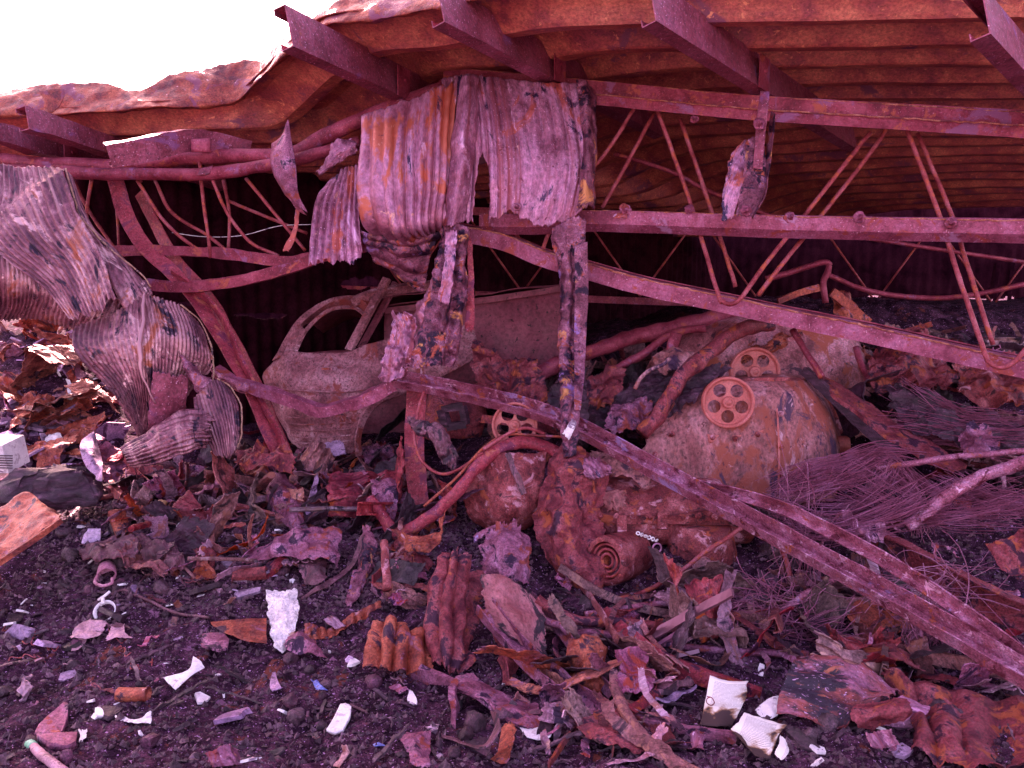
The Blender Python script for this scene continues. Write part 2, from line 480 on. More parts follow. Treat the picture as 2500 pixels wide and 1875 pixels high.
M['rim'] = metal('cream sheet edge', [(.22, .10, .06), (.42, .26, .15), (.55, .4, .26)], [((.06, .03, .04), 14, .55)], 14, bump=.5, rust=.5)
M['white'] = metal('white shard', [(.62, .58, .62), (.78, .74, .76), (.82, .79, .80)], [((.22, .13, .19), 9, .60), ((.5, .42, .46), 16, .58)], 6, bump=.2, grime=.1, rust=False)
M['grey'] = metal('blue grey shard', [(.18, .16, .22), (.34, .31, .40), (.52, .48, .56)], [((.10, .06, .10), 9, .58)], 8, bump=.4, grime=.4, rough=.45, metalness=0.4)
M['dark'] = metal('interior shade maroon', [(.016, .003, .006), (.034, .008, .012), (.05, .014, .018)], [], 3, bump=.5, rough=.95, spec=.02)  # near-black maroon: the shade inside the shed is put into the wall colour
M['blue'] = metal('blue plastic', [(.07, .10, .35), (.12, .18, .5), (.3, .33, .6)], [], 8, bump=.2, rust=False)

# ------------------------------------------------------------------ the ground: one sheet out to the horizon
def H(x, y, fine=True):
    x = np.asarray(x, float); y = np.asarray(y, float)
    z = .34 * sm(3.5, 5.3, y) + .16 * sm(5.2, 8, y) + .22 * sm(-2.2, -4.5, x) * sm(5.5, 9, y)
    z = z - .5 * sm(10.5, 14, y) - .25 + .85 * sm(6.3, 9.5, y) * sm(-2.6, -4.4, x) * sm(14, 11, y)
    z = z + .10 * sm(.4, 2.4, x) * sm(3.2, 4.6, y) + .42 * sm(-.6, .5, x) * sm(5.0, 5.9, y) + .22 * sm(1.5, 2.5, x) * sm(3.5, 4.6, y) + .5 * sm(.1, .9, x) * sm(5.9, 7.2, y)
    p = np.stack([x, y, x * 0], -1)
    near = sm(30, 16, np.hypot(x, y)) * sm(.2, 1.6, y)
    z = z + near * (.10 * fbm(p * .9 + 5, 3) + .055 * fbm(p * 3.1, 3))
    if fine:
        z = z + near * (.022 * np.abs(fbm(p * 11, 4)) * 2 + .012 * fbm(p * 30, 3))
    return z
def axis(lo, hi, step, far):
    c = np.arange(lo, hi + 1e-6, step)
    g = [step]
    while sum(g) < far: g.append(g[-1] * 1.22)
    e = np.cumsum(g)
    return np.concatenate([(lo - e)[::-1], c, hi + e])
gx, gy = axis(-4.4, 4.2, .022, 900), axis(1.6, 8.2, .022, 900)
X, Y = np.meshgrid(gx, gy)
Z = H(X, Y)
ii = np.arange(X.size).reshape(X.shape)
F = np.stack([ii[:-1, :-1], ii[:-1, 1:], ii[1:, 1:], ii[1:, :-1]], -1).reshape(-1, 4)
tag(mk('ground', np.stack([X, Y, Z], -1).reshape(-1, 3), F, M['soil'], origin=(0, 0, 0)), 'dark burnt soil ground strewn with rubble', 'ground', kind='structure')
M['bounce_yard'] = metal('pale bounce gravel', [(.20, .16, .155), (.27, .225, .22), (.33, .28, .27)], [((.15, .12, .12), 6, .62)], 1.5, bump=.6, rough=.85, rust=False)  # unseen pale ground behind the camera, added to bounce light into the shed
yv = [(-60, -70), (60, -70), (60, -.6), (20, -.35), (8, -.7), (2, -.3), (-3, -.55), (-9, -.25), (-25, -.6), (-60, -.4)]
tag(mk('bounce_yard', [(x, y, -.238) for x, y in yv], [list(range(len(yv)))], M['bounce_yard'], smooth=False, origin=(0, -30, 0)), 'unseen pale ground behind the camera, added to bounce light into the burnt shed', 'bounce_yard', kind='structure')
GD = np.arange(1.4, 14, .01)
def gdepth(u, v):
    x = (u - 1250) / FPX * GD; y = (937.5 - v) / FPX * GD
    hit = np.nonzero(1.6 + y * cP - GD * sP < H(x, GD * cP + y * sP, False) + .012)[0]
    return float(GD[hit[0]]) if len(hit) else 14.
def rest(rows, gap=.02):
    """slide a piece along the view until its nearest point just touches the ground it lies on"""
    f = min((gdepth(p[0], p[1]) - gap) / p[2] for r in rows for p in r)
    f = min(1.3, max(.72, f))
    return [[(p[0], p[1], p[2] * f) for p in r] for r in rows]
def G(u, v, lift=0):
    """where the ray through a photo pixel meets the ground: world point and depth"""
    d = np.arange(1.4, 14, .01)
    x = (u - 1250) / FPX * d; y = (937.5 - v) / FPX * d
    P = np.stack([x, d * cP + y * sP, 1.6 + y * cP - d * sP], -1)
    hit = np.nonzero(P[:, 2] < H(P[:, 0], P[:, 1], False) + .012)[0]
    k = hit[0] if len(hit) else len(d) - 1
    return P[k] + np.array((0, 0, lift)), float(d[k])

# ------------------------------------------------------------------ the collapsed roof
roof = thing('collapsed_roof', 'sagging rusted metal roof of the burnt shed, seen from below', 'roof', W(1500, -40, 4.3))
DV = np.array((.95, .0, 1.)); DV = DV[0] * np.array((1, 0, 0)) + DV[2] * np.array((0, cP, -sP)) - .094 * np.array((0, sP, cP))
DV /= np.linalg.norm(DV)
eave_px = [(-900, 294, 2.92), (-300, 288, 2.93), (0, 283, 2.95), (133, 278, 2.95), (250, 272, 2.95), (384, 262, 2.97), (470, 259, 3.0), (568, 249, 3.06), (611, 214, 3.14),
        (660, 167, 3.22), (705, 123, 3.28), (792, 61, 3.30), (952, 41, 3.30), (1097, 10, 3.30), (1300, -25, 3.29), (1800, -40, 3.27), (2500, -55, 3.22), (3300, -60, 3.2)]
def dz(u, v, z): return (z - 1.6) / ((937.5 - v) / FPX * cP - sP)      # depth at which a pixel's ray reaches height z
eave = [(u, v, dz(u, v, z)) for u, v, z in eave_px]
E = np.array([W(*e) for e in eave])
nc = 260
Es = spline(E, np.linspace(0, 1, nc))
Esm = Es.copy()
for k in range(60): Esm[1:-1] = (Esm[:-2] + 2 * Esm[1:-1] + Esm[2:]) / 4
ns = 640
ss = np.linspace(0, 11, ns)
V = np.zeros((ns, nc, 3))
for j, s in enumerate(ss):
    w = sm(0, 3.5, s)
    base = Es * (1 - w) + Esm * w
    p = base + DV * s
    p[:, 2] = base[:, 2] + .04 - .012 * max(0, s - 3) ** 1.5
    q = s / .64 + .03 * n1(np.linspace(0, 5, nc), 3 + int(s / .64), 2) + .15
    fr = q - np.floor(q)
    rib = np.interp(fr, [0, .42, .60, .70, .88, 1.0], [0, .02, .6, 1.0, 1.0, 0])        # pan, sloping rib face, rib crest, steep back
    p[:, 2] += -.21 * (rib - .3) * (1 + .15 * n1(np.linspace(0, 6, nc) + 5 * np.floor(q), 8, 3)) * min(1, s * 2.5 + .1)
    V[j] = p
V[..., 2] += .03 * fbm(V * .7, 2) + .008 * fbm(V * np.array((2.2, 5, 1)), 3)
ii = np.arange(ns * nc).reshape(ns, nc)
F = np.stack([ii[:-1, :-1], ii[1:, :-1], ii[1:, 1:], ii[:-1, 1:]], -1).reshape(-1, 4)
mk('decking', V.reshape(-1, 3), F, M['deck'], roof, False, None, .006)
ftop = [(-900, 234), (-300, 226), (0, 217), (145, 203), (250, 202), (325, 219), (360, 213), (435, 180), (587, 147), (655, 142), (672, 112), (725, 52), (840, -15), (1000, -45), (1250, -85)]
fbot = [(-900, 294), (-300, 288), (0, 281), (133, 276), (250, 270), (330, 264), (384, 260), (470, 257), (568, 247), (611, 212), (660, 165), (708, 119), (792, 59), (952, 39), (1250, -20)]
fd = [float(np.interp(a_, [e[0] for e in eave], [e[2] for e in eave])) - .03 for a_, b_ in fbot]
sheet('eave_flashing', [[(u, v, d + .16) for (u, v), d in zip(ftop, fd)],
                        [((a[0] + b[0]) / 2, (a[1] + b[1]) / 2 + 3, d + .05 + .03 * math.sin(k * 2.3)) for k, (a, b, d) in enumerate(zip(ftop, fbot, fd))],
                        [(u, v, d - .03) for (u, v), d in zip(fbot, fd)],
                        [(u + 4, v + 7, d + .03) for (u, v), d in zip(fbot, fd)]],
      M['flash'], parent=roof, res=(260, 26), crum=(.012, 7), th=.004, seed=3)
sheet('bent_lap', [[(95, 222, 5.95), (150, 216, 5.95), (158, 226, 5.95)], [(110, 250, 5.93), (140, 250, 5.93), (156, 240, 5.93)], [(118, 275, 5.92), (128, 276, 5.92), (145, 262, 5.92)]], M['flash'], parent=roof, res=(16, 12), crum=(.004, 9), th=.004)
def purlin(a, b, h=.25, w=.085, far=2.6, tilt=0, dent=0.0):
    A, B = W(*a), W(*b)
    D = B - A
    pts = [A + D * t for t in (0, .5, 1, far)]
    up = np.array((0, 0, 1.)) + tilt * np.array((1., 0, 0))
    pr = [(x, y + h / 2) for x, y in chan(w, h, .006)]
    o = bar('purlin', [tuple(p) for p in pts], flip(pr), M['purlin'], roof, up=up, world=True, sub=10, jit=dent, js=5)
    # cleat: a small angle that fixes the purlin to the truss
    T = D / np.linalg.norm(D)
    q = A + D * .97
    V1, F1 = sweep([tuple(q), tuple(q + T * .16)], [(.004, -.01), (.012, -.01), (.012, h * .8), (.004, h * .8)], world=True, sub=1)
    bb = MB().add(V1, F1)
    side = np.cross(T, (0, 0, 1)); side /= np.linalg.norm(side)
    bb.add(*lathe([(0, .02), (.012, .02), (.014, .0)], q + T * .09 + np.array((0, 0, h * .45)) + side * .006, side, 8))
    bb.build('cleat', M['truss'], o, False)
    return o
purlin((717, 113, 4.55), (975, 232, 5.6), h=.245, tilt=-.25)
purlin((1086, 53, 4.35), (1357, 195, 5.45), h=.25, tilt=-.3)
purlin((1603, 51, 4.05), (1856, 213, 5.15), h=.25, tilt=-.3)
purlin((2419, 82, 3.6), (2560, 236, 4.3), h=.25, tilt=-.35)
purlin((72, 312, 5.4), (300, 383, 6.3), h=.155, tilt=-.2, dent=.02)
purlin((-40, 330, 5.5), (160, 388, 6.3), h=.15, tilt=-.2, dent=.03)

# loose bent purlin lying on the left truss
t = thing('bent_purlin', 'short mauve C-section purlin with open end, lying bent across the curved truss', 'purlin', W(420, 380, 5.65))
bar('channel_body', [(268, 384, 5.3), (370, 365, 5.45), (466, 343, 5.65), (520, 348, 5.8), (610, 370, 6.0)], [(-x, y * 1.0) for x, y in chan(.075, .15, .006)][::-1], M['purlin'], t, up=(-.1, -.45, 1), sub=8, jit=.02, js=6)
sheet('cleat', [[(466, 340, 5.6), (512, 338, 5.62)], [(468, 372, 5.6), (514, 372, 5.62)]], M['truss'], parent=t, res=(4, 4), crum=(.002, 9), th=.008)

# ------------------------------------------------------------------ roof trusses
def dT(u): return 5.75 - (u - 1150) / 1350 * 1.0
def nutwasher(pt, d, r, parent, name='bolt', mat='girt', seed=0):
    o = W(pt[0], pt[1], d)
    ax = np.array((-.1, -1, .05))
    mb = MB()
    v, f = lathe([(r * 2.0, 0), (r * 2.05, .006), (r * 1.6, .010), (r, .011), (r * 1.02, .030), (r * .6, .034), (r * .45, .055), (0, .056)], o, ax, 14)
    v = v + np.stack([fbm(v * 60 + seed + k, 2) for k in (1, 20, 40)], -1) * r * .7
    mb.add(v, f)
    return mb.build(name, M[mat], parent, True)
tr = thing('roof_truss', 'long rusted open web roof truss spanning the right half of the shed front', 'truss', W(1900, 760, dT(1900)))
top_u = [(1080, 195), (1200, 205), (1450, 228), (1800, 262), (2180, 286), (2560, 309), (3150, 345)]
bar('top_chord', [(u, v, dT(u)) for u, v in top_u], [(0, 0), (-.006, 0), (-.006, .085), (0, .085)][::-1] , M['truss'], tr, sub=14, jit=.003)
bar('top_chord_flange', [(u, v, dT(u)) for u, v in top_u], [(0, -.002), (.055, -.012), (.06, -.085), (.052, -.085), (.048, -.02), (0, -.012)], M['truss'], tr, sub=14, jit=.003)
bc = [(1120, 570, 5.78), (1230, 592, 5.7), (1330, 632, 5.62), (1430, 661, 5.52), (1580, 702, 5.4), (1760, 740, 5.28), (1900, 770, 5.18), (2120, 815, 5.0), (2370, 871, 4.85), (2580, 915, 4.7), (3050, 1010, 4.35)]
bar('bottom_chord', bc, [(.05, -.058), (.056, .045), (.0, .06), (-.07, .06), (-.07, .05), (-.01, .048), (.042, .036), (.04, -.058)][::-1], M['girt'], tr, sub=12, jit=.004, js=7)
bar('bottom_chord_back', [(u, v - 6, d + .13) for u, v, d in bc], [(-.05, -.058), (-.042, -.058), (-.04, .04), (.02, .052), (.02, .06), (-.05, .05)], M['truss'], tr, sub=12, jit=.004, js=7)
M['edge'] = metal('flaking rust edge', [(.30, .07, .03), (.48, .17, .07), (.60, .32, .2)], [((.2, .05, .05), 9, .55)], 14, bump=1.0, grime=.5, rust=.6)
bar('rust_edge', [(u, v + 1, dT(u) - .062) for u, v in top_u], circ(.0045, 6), M['edge'], tr, sub=20, jit=.008, js=30)
bar('rust_edge', [(u, v - 31, dT(u) - .006) for u, v in top_u], circ(.004, 6), M['edge'], tr, sub=20, jit=.008, js=30)
bar('rust_edge', [(u, v - 18, d - .058) for u, v, d in bc], circ(.006, 6), M['edge'], tr, sub=20, jit=.010, js=30)
bar('rust_edge', [(u + 2, v - 17, d - .012) for u, v, d in [(1290, 540, 5.56), (1440, 532, 5.46), (1680, 538, 5.26), (1900, 545, 5.1), (2200, 551, 4.9), (2560, 556, 4.64)]], circ(.0045, 6), M['edge'], tr, sub=20, jit=.008, js=30)
def rod(pts, r=.013, parent=None, mat='rod', name='web_rod', label=None, cat=None, group=None, sub=6, jit=.004):
    V, F = sweep(pts, circ(r, 10), sub=sub, jit=jit, js=14)
    return tag(mk(name, V, F, M[mat], parent, True), label, cat, group)
o1 = .06
zig = [
    [(1335, 500, 5.66), (1460, 395, 5.6), (1545, 270, 5.55), (1562, 240, 5.5), (1578, 232, 5.48), (1592, 240, 5.48), (1607, 275, 5.46), (1690, 510, 5.4), (1752, 715, 5.27), (1763, 735, 5.24), (1785, 742, 5.22), (1810, 726, 5.22), (1865, 650, 5.2), (1965, 525, 5.16), (2125, 322, 5.08)],
    [(1470, 508, 5.72), (1530, 400, 5.68), (1596, 278, 5.6)],
    [(1660, 290, 5.55), (1736, 512, 5.5), (1796, 700, 5.4)],
    [(1850, 722, 5.33), (1905, 650, 5.3), (2006, 525, 5.26), (2152, 335, 5.2), (2165, 275, 5.1), (2182, 264, 5.05), (2200, 275, 5.04), (2218, 325, 5.02), (2295, 530, 4.96), (2332, 650, 4.9), (2402, 855, 4.79), (2416, 885, 4.76), (2442, 897, 4.74), (2475, 885, 4.72), (2520, 835, 4.7)],
    [(2240, 325, 5.12), (2325, 530, 5.06), (2362, 650, 5.0), (2425, 842, 4.9)],
    [(1195, 430, 5.85), (1250, 550, 5.8), (1285, 620, 5.72), (1300, 637, 5.64), (1318, 628, 5.62), (1335, 580, 5.62), (1370, 500, 5.62)],
]
zig = [[(u, v, d - (.085 if v > 640 and len(z) > 6 else 0)) for u, v, d in z] for z in zig]
for z in zig: rod(z, .0145, tr, sub=8)
for (u, v) in ((1524, 508), (1683, 512)): nutwasher((u, v), dT(u) - .11, .016, tr, seed=u)
nutwasher((1695, 292), 5.3, .014, tr, seed=2)

g = thing('wall_girt', 'straight mauve steel girt with bolts running across the open front', 'girt', W(1900, 545, 5.0))
gp = [(1170, 538, 5.66), (1300, 540, 5.56), (1440, 532, 5.46), (1680, 538, 5.26), (1900, 545, 5.1), (2200, 551, 4.9), (2560, 556, 4.64), (3150, 566, 4.25)]
bar('channel_body', gp, [(.0, -.040), (.010, .046), (.004, .052), (-.09, .052), (-.09, .046), (.002, .044), (-.008, -.036), (-.045, -.082), (-.045, -.09)][::-1], M['girt'], g, sub=12, jit=.003)
for k, (u, v) in enumerate(((1528, 507), (1684, 512), (1928, 525), (2099, 525), (2321, 537))):
    nutwasher((u, v + 6), float(np.interp(u, [1440, 2560], [5.46, 4.64])) - .02, .018, g, seed=u)
sheet('torn_tab', [[(1500, 522, 5.36), (1535, 515, 5.36)], [(1490, 535, 5.35), (1535, 535, 5.34)]], M['sheet'], parent=g, res=(14, 10), crum=(.008, 14), rag=(.2, .2, .3, .2))

# warped left truss
tl = thing('warped_truss', 'sagging warped truss with curved chords and bent thin rods, left of the hanging cladding', 'truss', W(450, 680, 6.0))
bar('top_chord', [(-60, 388, 6.1), (60, 396, 6.05), (230, 405, 6.0), (360, 398, 5.95), (480, 383, 5.9), (690, 378, 5.8), (790, 335, 5.75), (900, 285, 5.7), (1090, 215, 5.75)], circ(.055, 12), M['truss'], tl, sub=10, smooth=True, jit=.02, js=5)
bar('top_chord', [(-40, 412, 6.0), (100, 418, 5.95), (230, 424, 5.9), (350, 427, 5.85), (500, 425, 5.8), (660, 402, 5.72), (780, 375, 5.68), (880, 345, 5.7)], circ(.046, 12), M['truss'], tl, sub=10, smooth=True, jit=.02, js=5)
bar('bottom_chord', [(240, 608, 6.1), (300, 613, 6.05), (420, 612, 6.0), (560, 620, 5.95), (700, 638, 5.9), (760, 625, 5.9), (900, 590, 5.9)], rect(.05, .075), M['truss'], tl, sub=10, jit=.02, js=6)
bar('bottom_chord', [(355, 693, 5.85), (420, 700, 5.85), (500, 698, 5.8), (600, 681, 5.75), (700, 655, 5.72), (770, 632, 5.72), (900, 600, 5.8)], [(-.03, -.04), (.03, -.04), (.035, .03), (.028, .03), (.022, -.028), (-.022, -.03), (-.022, .045), (-.03, .045)], M['truss'], tl, sub=10, jit=.012, js=6)
for pts in ([(335, 440, 5.9), (400, 540, 5.95), (470, 600, 6.0), (515, 628, 6.0)], [(378, 440, 6.05), (420, 520, 6.1), (500, 570, 6.1), (545, 605, 6.1)],
            [(487, 395, 5.85), (495, 480, 5.9), (515, 628, 5.95)], [(520, 440, 5.8), (555, 520, 5.9), (610, 590, 5.95), (680, 625, 5.95)],
            [(545, 440, 6.2), (560, 520, 6.2), (558, 612, 6.2)], [(600, 435, 5.9), (670, 520, 5.9), (745, 612, 5.9)], [(555, 490, 6.3), (640, 525, 6.3), (750, 570, 6.3)],
            [(230, 400, 5.95), (212, 520, 6.0), (225, 570, 6.05), (270, 600, 6.1)], [(285, 510, 6.3), (290, 600, 6.3)], [(180, 440, 6.2), (220, 520, 6.2), (290, 620, 6.2)],
            [(310, 390, 6.0), (330, 420, 6.0), (345, 445, 6.0)], [(110, 385, 6.0), (122, 420, 6.0)]):
    rod(pts, .013 if pts[0][0] != 285 else .009, tl)
sheet('torn_tab', [[(490, 412, 5.76), (522, 400, 5.76)], [(476, 430, 5.74), (510, 430, 5.74)]], M['purlin'], parent=tl, res=(10, 8), crum=(.006, 12), rag=(.1, .1, .25, .2))
wire = bar('thin_wire', [(420, 568, 6.2), (500, 578, 6.2), (590, 575, 6.2), (680, 552, 6.15), (760, 548, 6.1)], circ(.003, 6), M['white'], None, 'thin pale wire sagging behind the warped truss', 'wire', smooth=True, sub=8)

# trusses and rafters deeper inside the dark shed
def back_truss(d, u0, u1, vt, vb, sl, lab, n):
    t = thing('inner_truss', lab, 'truss', W((u0 + u1) / 2, vb, d), 'trusses deep inside the shed')
    bar('top_chord', [(u0, vt, d), ((u0 + u1) / 2, vt + sl * .5 + 8, d), (u1, vt + sl, d)], rect(.06, .09), M['truss'], t, sub=5)
    bar('bottom_chord', [(u0, vb, d), ((u0 + u1) / 2, vb + sl * .5 + 14, d), (u1, vb + sl, d)], rect(.06, .08), M['truss'], t, sub=5)
    for k in range(n):
        a, b = u0 + (u1 - u0) * k / n, u0 + (u1 - u0) * (k + .5) / n
        c = u0 + (u1 - u0) * (k + 1) / n
        f = lambda x: (x - u0) / (u1 - u0) * sl
        rod([(a, vb + f(a), d - .05), (b, vt + f(b), d - .05)], .012, t, sub=1)
        rod([(b, vt + f(b), d - .05), (c, vb + f(c), d - .05)], .012, t, sub=1)
    return t
back_truss(9.2, 700, 3000, 500, 700, 60, 'dim inner truss with zigzag rods deep behind the front truss', 8)
rod([(1500, 375, 6.6), (1640, 420, 6.8), (1760, 480, 7.0), (2000, 560, 7.3), (2500, 640, 7.5)], .02, None, 'truss', 'sag_rod', 'thin rusted rod slanting behind the upper web rods', 'rod')
rod([(2020, 670, 7.2), (2120, 710, 7.2), (2250, 727, 7.2), (2360, 722, 7.1), (2520, 690, 7.0)], .024, None, 'truss', 'sagging_pipe', 'dark thin pipe sagging in a curve inside the shed, right', 'pipe')

# far wall with slits of daylight
wall = thing('far_wall', 'black corrugated back wall with small torn slits of daylight', 'wall', W(1300, 800, 15))
gu, gv = np.linspace(-700, 3300, 1100), np.concatenate([np.linspace(330, 680, 12), np.arange(682, 832, 2.2), np.linspace(834, 1000, 12)])
U_, V_ = np.meshgrid(gu, gv)
hole = np.zeros((len(gv) - 1, len(gu) - 1), bool)
uc, vc = (U_[:-1, :-1] + U_[1:, 1:]) / 2, (V_[:-1, :-1] + V_[1:, 1:]) / 2
nz = fbm(np.stack([uc * .05, vc * .12, uc * 0], -1), 3)
for (a, b, c, d_) in ((1512, 722, 12, 12), (1530, 775, 14, 14), (1505, 752, 22, 5), (1690, 755, 28, 16), (1735, 760, 20, 7), (2212, 744, 20, 6), (2445, 740, 40, 15), (2330, 732, 80, 3), (2345, 775, 22, 10), (2305, 810, 12, 9), (2480, 755, 20, 4), (1590, 775, 14, 3), (2130, 725, 12, 3), (2490, 950, 10, 4)):
    hole |= (np.hypot((uc - a) / c, (vc - b) / d_) + .8 * nz < 1)
P = np.stack([(U_ - 1250) / FPX * 15, 15 + 0 * U_ + .02 * np.sin(U_ * .25), 1.6 + (720 - V_) / FPX * 15], -1).reshape(-1, 3)
ii = np.arange(U_.size).reshape(U_.shape)
F = np.stack([ii[:-1, :-1], ii[1:, :-1], ii[1:, 1:], ii[:-1, 1:]], -1)[~hole]
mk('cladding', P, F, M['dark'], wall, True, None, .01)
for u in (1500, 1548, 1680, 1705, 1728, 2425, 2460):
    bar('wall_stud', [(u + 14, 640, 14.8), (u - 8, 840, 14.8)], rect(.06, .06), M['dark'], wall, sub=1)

ew = thing('end_wall', 'dark torn gable wall of the shed behind the car, with slits of daylight under it', 'wall', W(600, 900, 7.6))
A0 = W(205, 720, 7.0); A0[2] = 0
sL, zL = np.linspace(0, 11, 1000), np.concatenate([np.linspace(-.3, 1.0, 12), np.arange(1.01, 2.0, .008), np.linspace(2.0, 3.05, 10)])
S_, Z_ = np.meshgrid(sL, zL)
dh = np.array((DV[0], DV[1], 0)); dh /= np.linalg.norm(dh)
P = A0 + S_[..., None] * dh
P[..., 2] = Z_
P = P + np.array((dh[1], -dh[0], 0)) * (.015 * np.sin(S_ * 40))[..., None]
rel = P - np.array((0, 0, 1.6))
dd = rel[..., 1] * cP - rel[..., 2] * sP
uu = 1250 + rel[..., 0] / dd * FPX; vv = 937.5 - (rel[..., 1] * sP + rel[..., 2] * cP) / dd * FPX
uc, vc = (uu[:-1, :-1] + uu[1:, 1:]) / 2, (vv[:-1, :-1] + vv[1:, 1:]) / 2
nz = fbm(np.stack([uc * .05, vc * .12, uc * 0], -1), 3)
hole = np.zeros(uc.shape, bool)
for (a, b, c, d_) in ((875, 692, 50, 16), (650, 772, 45, 7), (455, 742, 26, 5), (600, 768, 30, 3), (870, 735, 30, 3)):
    hole |= (np.hypot((uc - a) / c, (vc - b) / d_) + .7 * nz < 1)
hole |= (uc < 345) & (vc > 770)
ii = np.arange(S_.size).reshape(S_.shape)
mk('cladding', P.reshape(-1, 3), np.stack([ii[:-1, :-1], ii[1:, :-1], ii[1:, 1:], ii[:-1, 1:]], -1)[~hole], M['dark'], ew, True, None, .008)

# ------------------------------------------------------------------ hanging cladding in the middle
def S(rows): return rows
hang = thing('hanging_cladding', 'big torn corrugated cladding sheet hanging over the truss in the centre', 'cladding sheet', W(1150, 620, 5.4))
sheet('right_sheet', [
    [(1075, 190, 5.48), (1135, 178, 5.46), (1200, 185, 5.44), (1320, 196, 5.4), (1432, 203, 5.36)],
    [(1085, 290, 5.42), (1150, 290, 5.40), (1220, 300, 5.38), (1340, 300, 5.36), (1448, 310, 5.32)],
    [(1085, 410, 5.40), (1150, 410, 5.40), (1230, 415, 5.36), (1350, 415, 5.32), (1460, 410, 5.30)],
    [(1080, 550, 5.42), (1140, 550, 5.42), (1230, 548, 5.38), (1330, 560, 5.34), (1430, 540, 5.3)]],
    M['sheet'], parent=hang, res=(150, 120), corr=(15.5, .011, 's', .5), crum=(.005, 5), ridge=.2, rag=(.02, .05, .09, .02), rf=11,
    holes=[(.355, .80, .055, .24), (.345, .90, .05, .15)], seed=5)
sheet('left_sheet', [
    [(880, 280, 5.42), (950, 250, 5.38), (1020, 225, 5.40), (1070, 205, 5.38), (1125, 178, 5.44)],
    [(874, 380, 5.36), (945, 350, 5.26), (1010, 340, 5.30), (1065, 335, 5.30), (1108, 320, 5.38)],
    [(868, 470, 5.32), (945, 470, 5.20), (1010, 460, 5.24), (1060, 455, 5.28), (1100, 450, 5.38)],
    [(880, 540, 5.36), (960, 560, 5.20), (1010, 555, 5.22), (1050, 545, 5.28), (1092, 540, 5.38)],
    [(905, 575, 5.50), (985, 592, 5.40), (1030, 582, 5.40), (1055, 570, 5.44), (1085, 562, 5.50)]],
    M['sheet_o'], parent=hang, res=(120, 110), corr=(9.5, .018, 's', .7), crum=(.008, 5), ridge=.3, rag=(.04, .02, .03, .02), seed=19)
sheet('rolled_hem', [
    [(880, 560, 5.46), (985, 588, 5.36), (1085, 560, 5.44)],
    [(885, 590, 5.5), (980, 620, 5.46), (1060, 610, 5.5)],
    [(910, 630, 5.6), (990, 670, 5.62), (1040, 690, 5.62)],
    [(950, 655, 5.72), (1010, 700, 5.74), (1035, 715, 5.72)]],
    M['strip'], parent=hang, res=(70, 60), corr=(5, .012, 't', 1), crum=(.014, 6), rag=(0, .05, .08, .05), seed=8)
# raised fold between the two sheets
sheet('standing_fold', [
    [(1118, 180, 5.40), (1140, 178, 5.36), (1172, 182, 5.42)],
    [(1102, 330, 5.34), (1130, 330, 5.28), (1165, 330, 5.38)],
    [(1090, 450, 5.34), (1120, 450, 5.29), (1150, 450, 5.38)],
    [(1080, 560, 5.36), (1105, 560, 5.30), (1135, 545, 5.40)]], M['sheet'], parent=hang, res=(24, 90), crum=(.010, 8), rag=(.02, .05, .06, .05), seed=61)
sheet('edge_strip', [
    [(1406, 190, 5.36), (1424, 192, 5.33), (1436, 196, 5.34), (1455, 220, 5.42)],
    [(1415, 260, 5.31), (1430, 255, 5.28), (1441, 260, 5.30), (1458, 320, 5.40)],
    [(1422, 380, 5.28), (1432, 370, 5.24), (1442, 380, 5.26), (1458, 395, 5.36)],
    [(1405, 520, 5.28), (1420, 520, 5.24), (1437, 520, 5.26), (1450, 520, 5.34)]], M['strip'], parent=hang, res=(30, 80), crum=(.010, 9), rag=(.03, .1, .06, .05), seed=77)
nutwasher((1262, 506), 5.30, .014, hang, name='screw', mat='sheet')

tag(sheet('small_cladding', [
    [(815, 440, 5.62), (850, 400, 5.58), (880, 395, 5.50)],
    [(770, 490, 5.60), (830, 490, 5.54), (878, 500, 5.48)],
    [(755, 580, 5.56), (820, 580, 5.50), (885, 585, 5.46)],
    [(752, 668, 5.52), (820, 655, 5.48), (890, 640, 5.46)]], M['sheet'], res=(90, 80), corr=(7.5, .020, 's', .6), crum=(.010, 6), rag=(.06, .03, .16, .02), rf=9, seed=23),
    'narrow corrugated sheet with ragged lower edge, left of the big hanging sheet', 'cladding sheet')
tag(sheet('grey_shred', [[(862, 322, 5.5), (878, 345, 5.46), (872, 385, 5.46)], [(815, 345, 5.48), (825, 372, 5.44), (840, 392, 5.46)], [(790, 385, 5.5), (796, 405, 5.45), (815, 405, 5.46)], [(756, 422, 5.5), (768, 430, 5.46), (775, 432, 5.46)]],
    M['sheet'], res=(30, 50), crum=(.022, 9), rag=(.1, .2, .2, .2), seed=2), 'ragged grey shred of sheet draped beside the hanging cladding', 'metal shred')
# curled flap on the warped truss
t = thing('curled_flashing', 'curled folded flap of rusted flashing hooked over the warped truss', 'flashing', W(700, 520, 5.5))
sheet('outer_face', [[(703, 290, 5.5), (692, 310, 5.48), (685, 330, 5.5)], [(722, 400, 5.42), (700, 400, 5.40), (664, 380, 5.48)], [(728, 470, 5.42), (706, 470, 5.40), (670, 420, 5.48)], [(752, 520, 5.46), (722, 500, 5.44), (697, 478, 5.46)]], M['scrap_m'], parent=t, res=(26, 50), crum=(.008, 8), seed=14)
sheet('inner_face', [[(685, 335, 5.50), (672, 342, 5.56), (662, 350, 5.6)], [(690, 400, 5.46), (672, 395, 5.54), (660, 392, 5.6)], [(698, 460, 5.46), (684, 450, 5.52), (670, 430, 5.58)], [(750, 526, 5.48), (728, 515, 5.5), (700, 480, 5.5)]], M['purlin'], parent=t, res=(20, 40), crum=(.006, 8), seed=15)
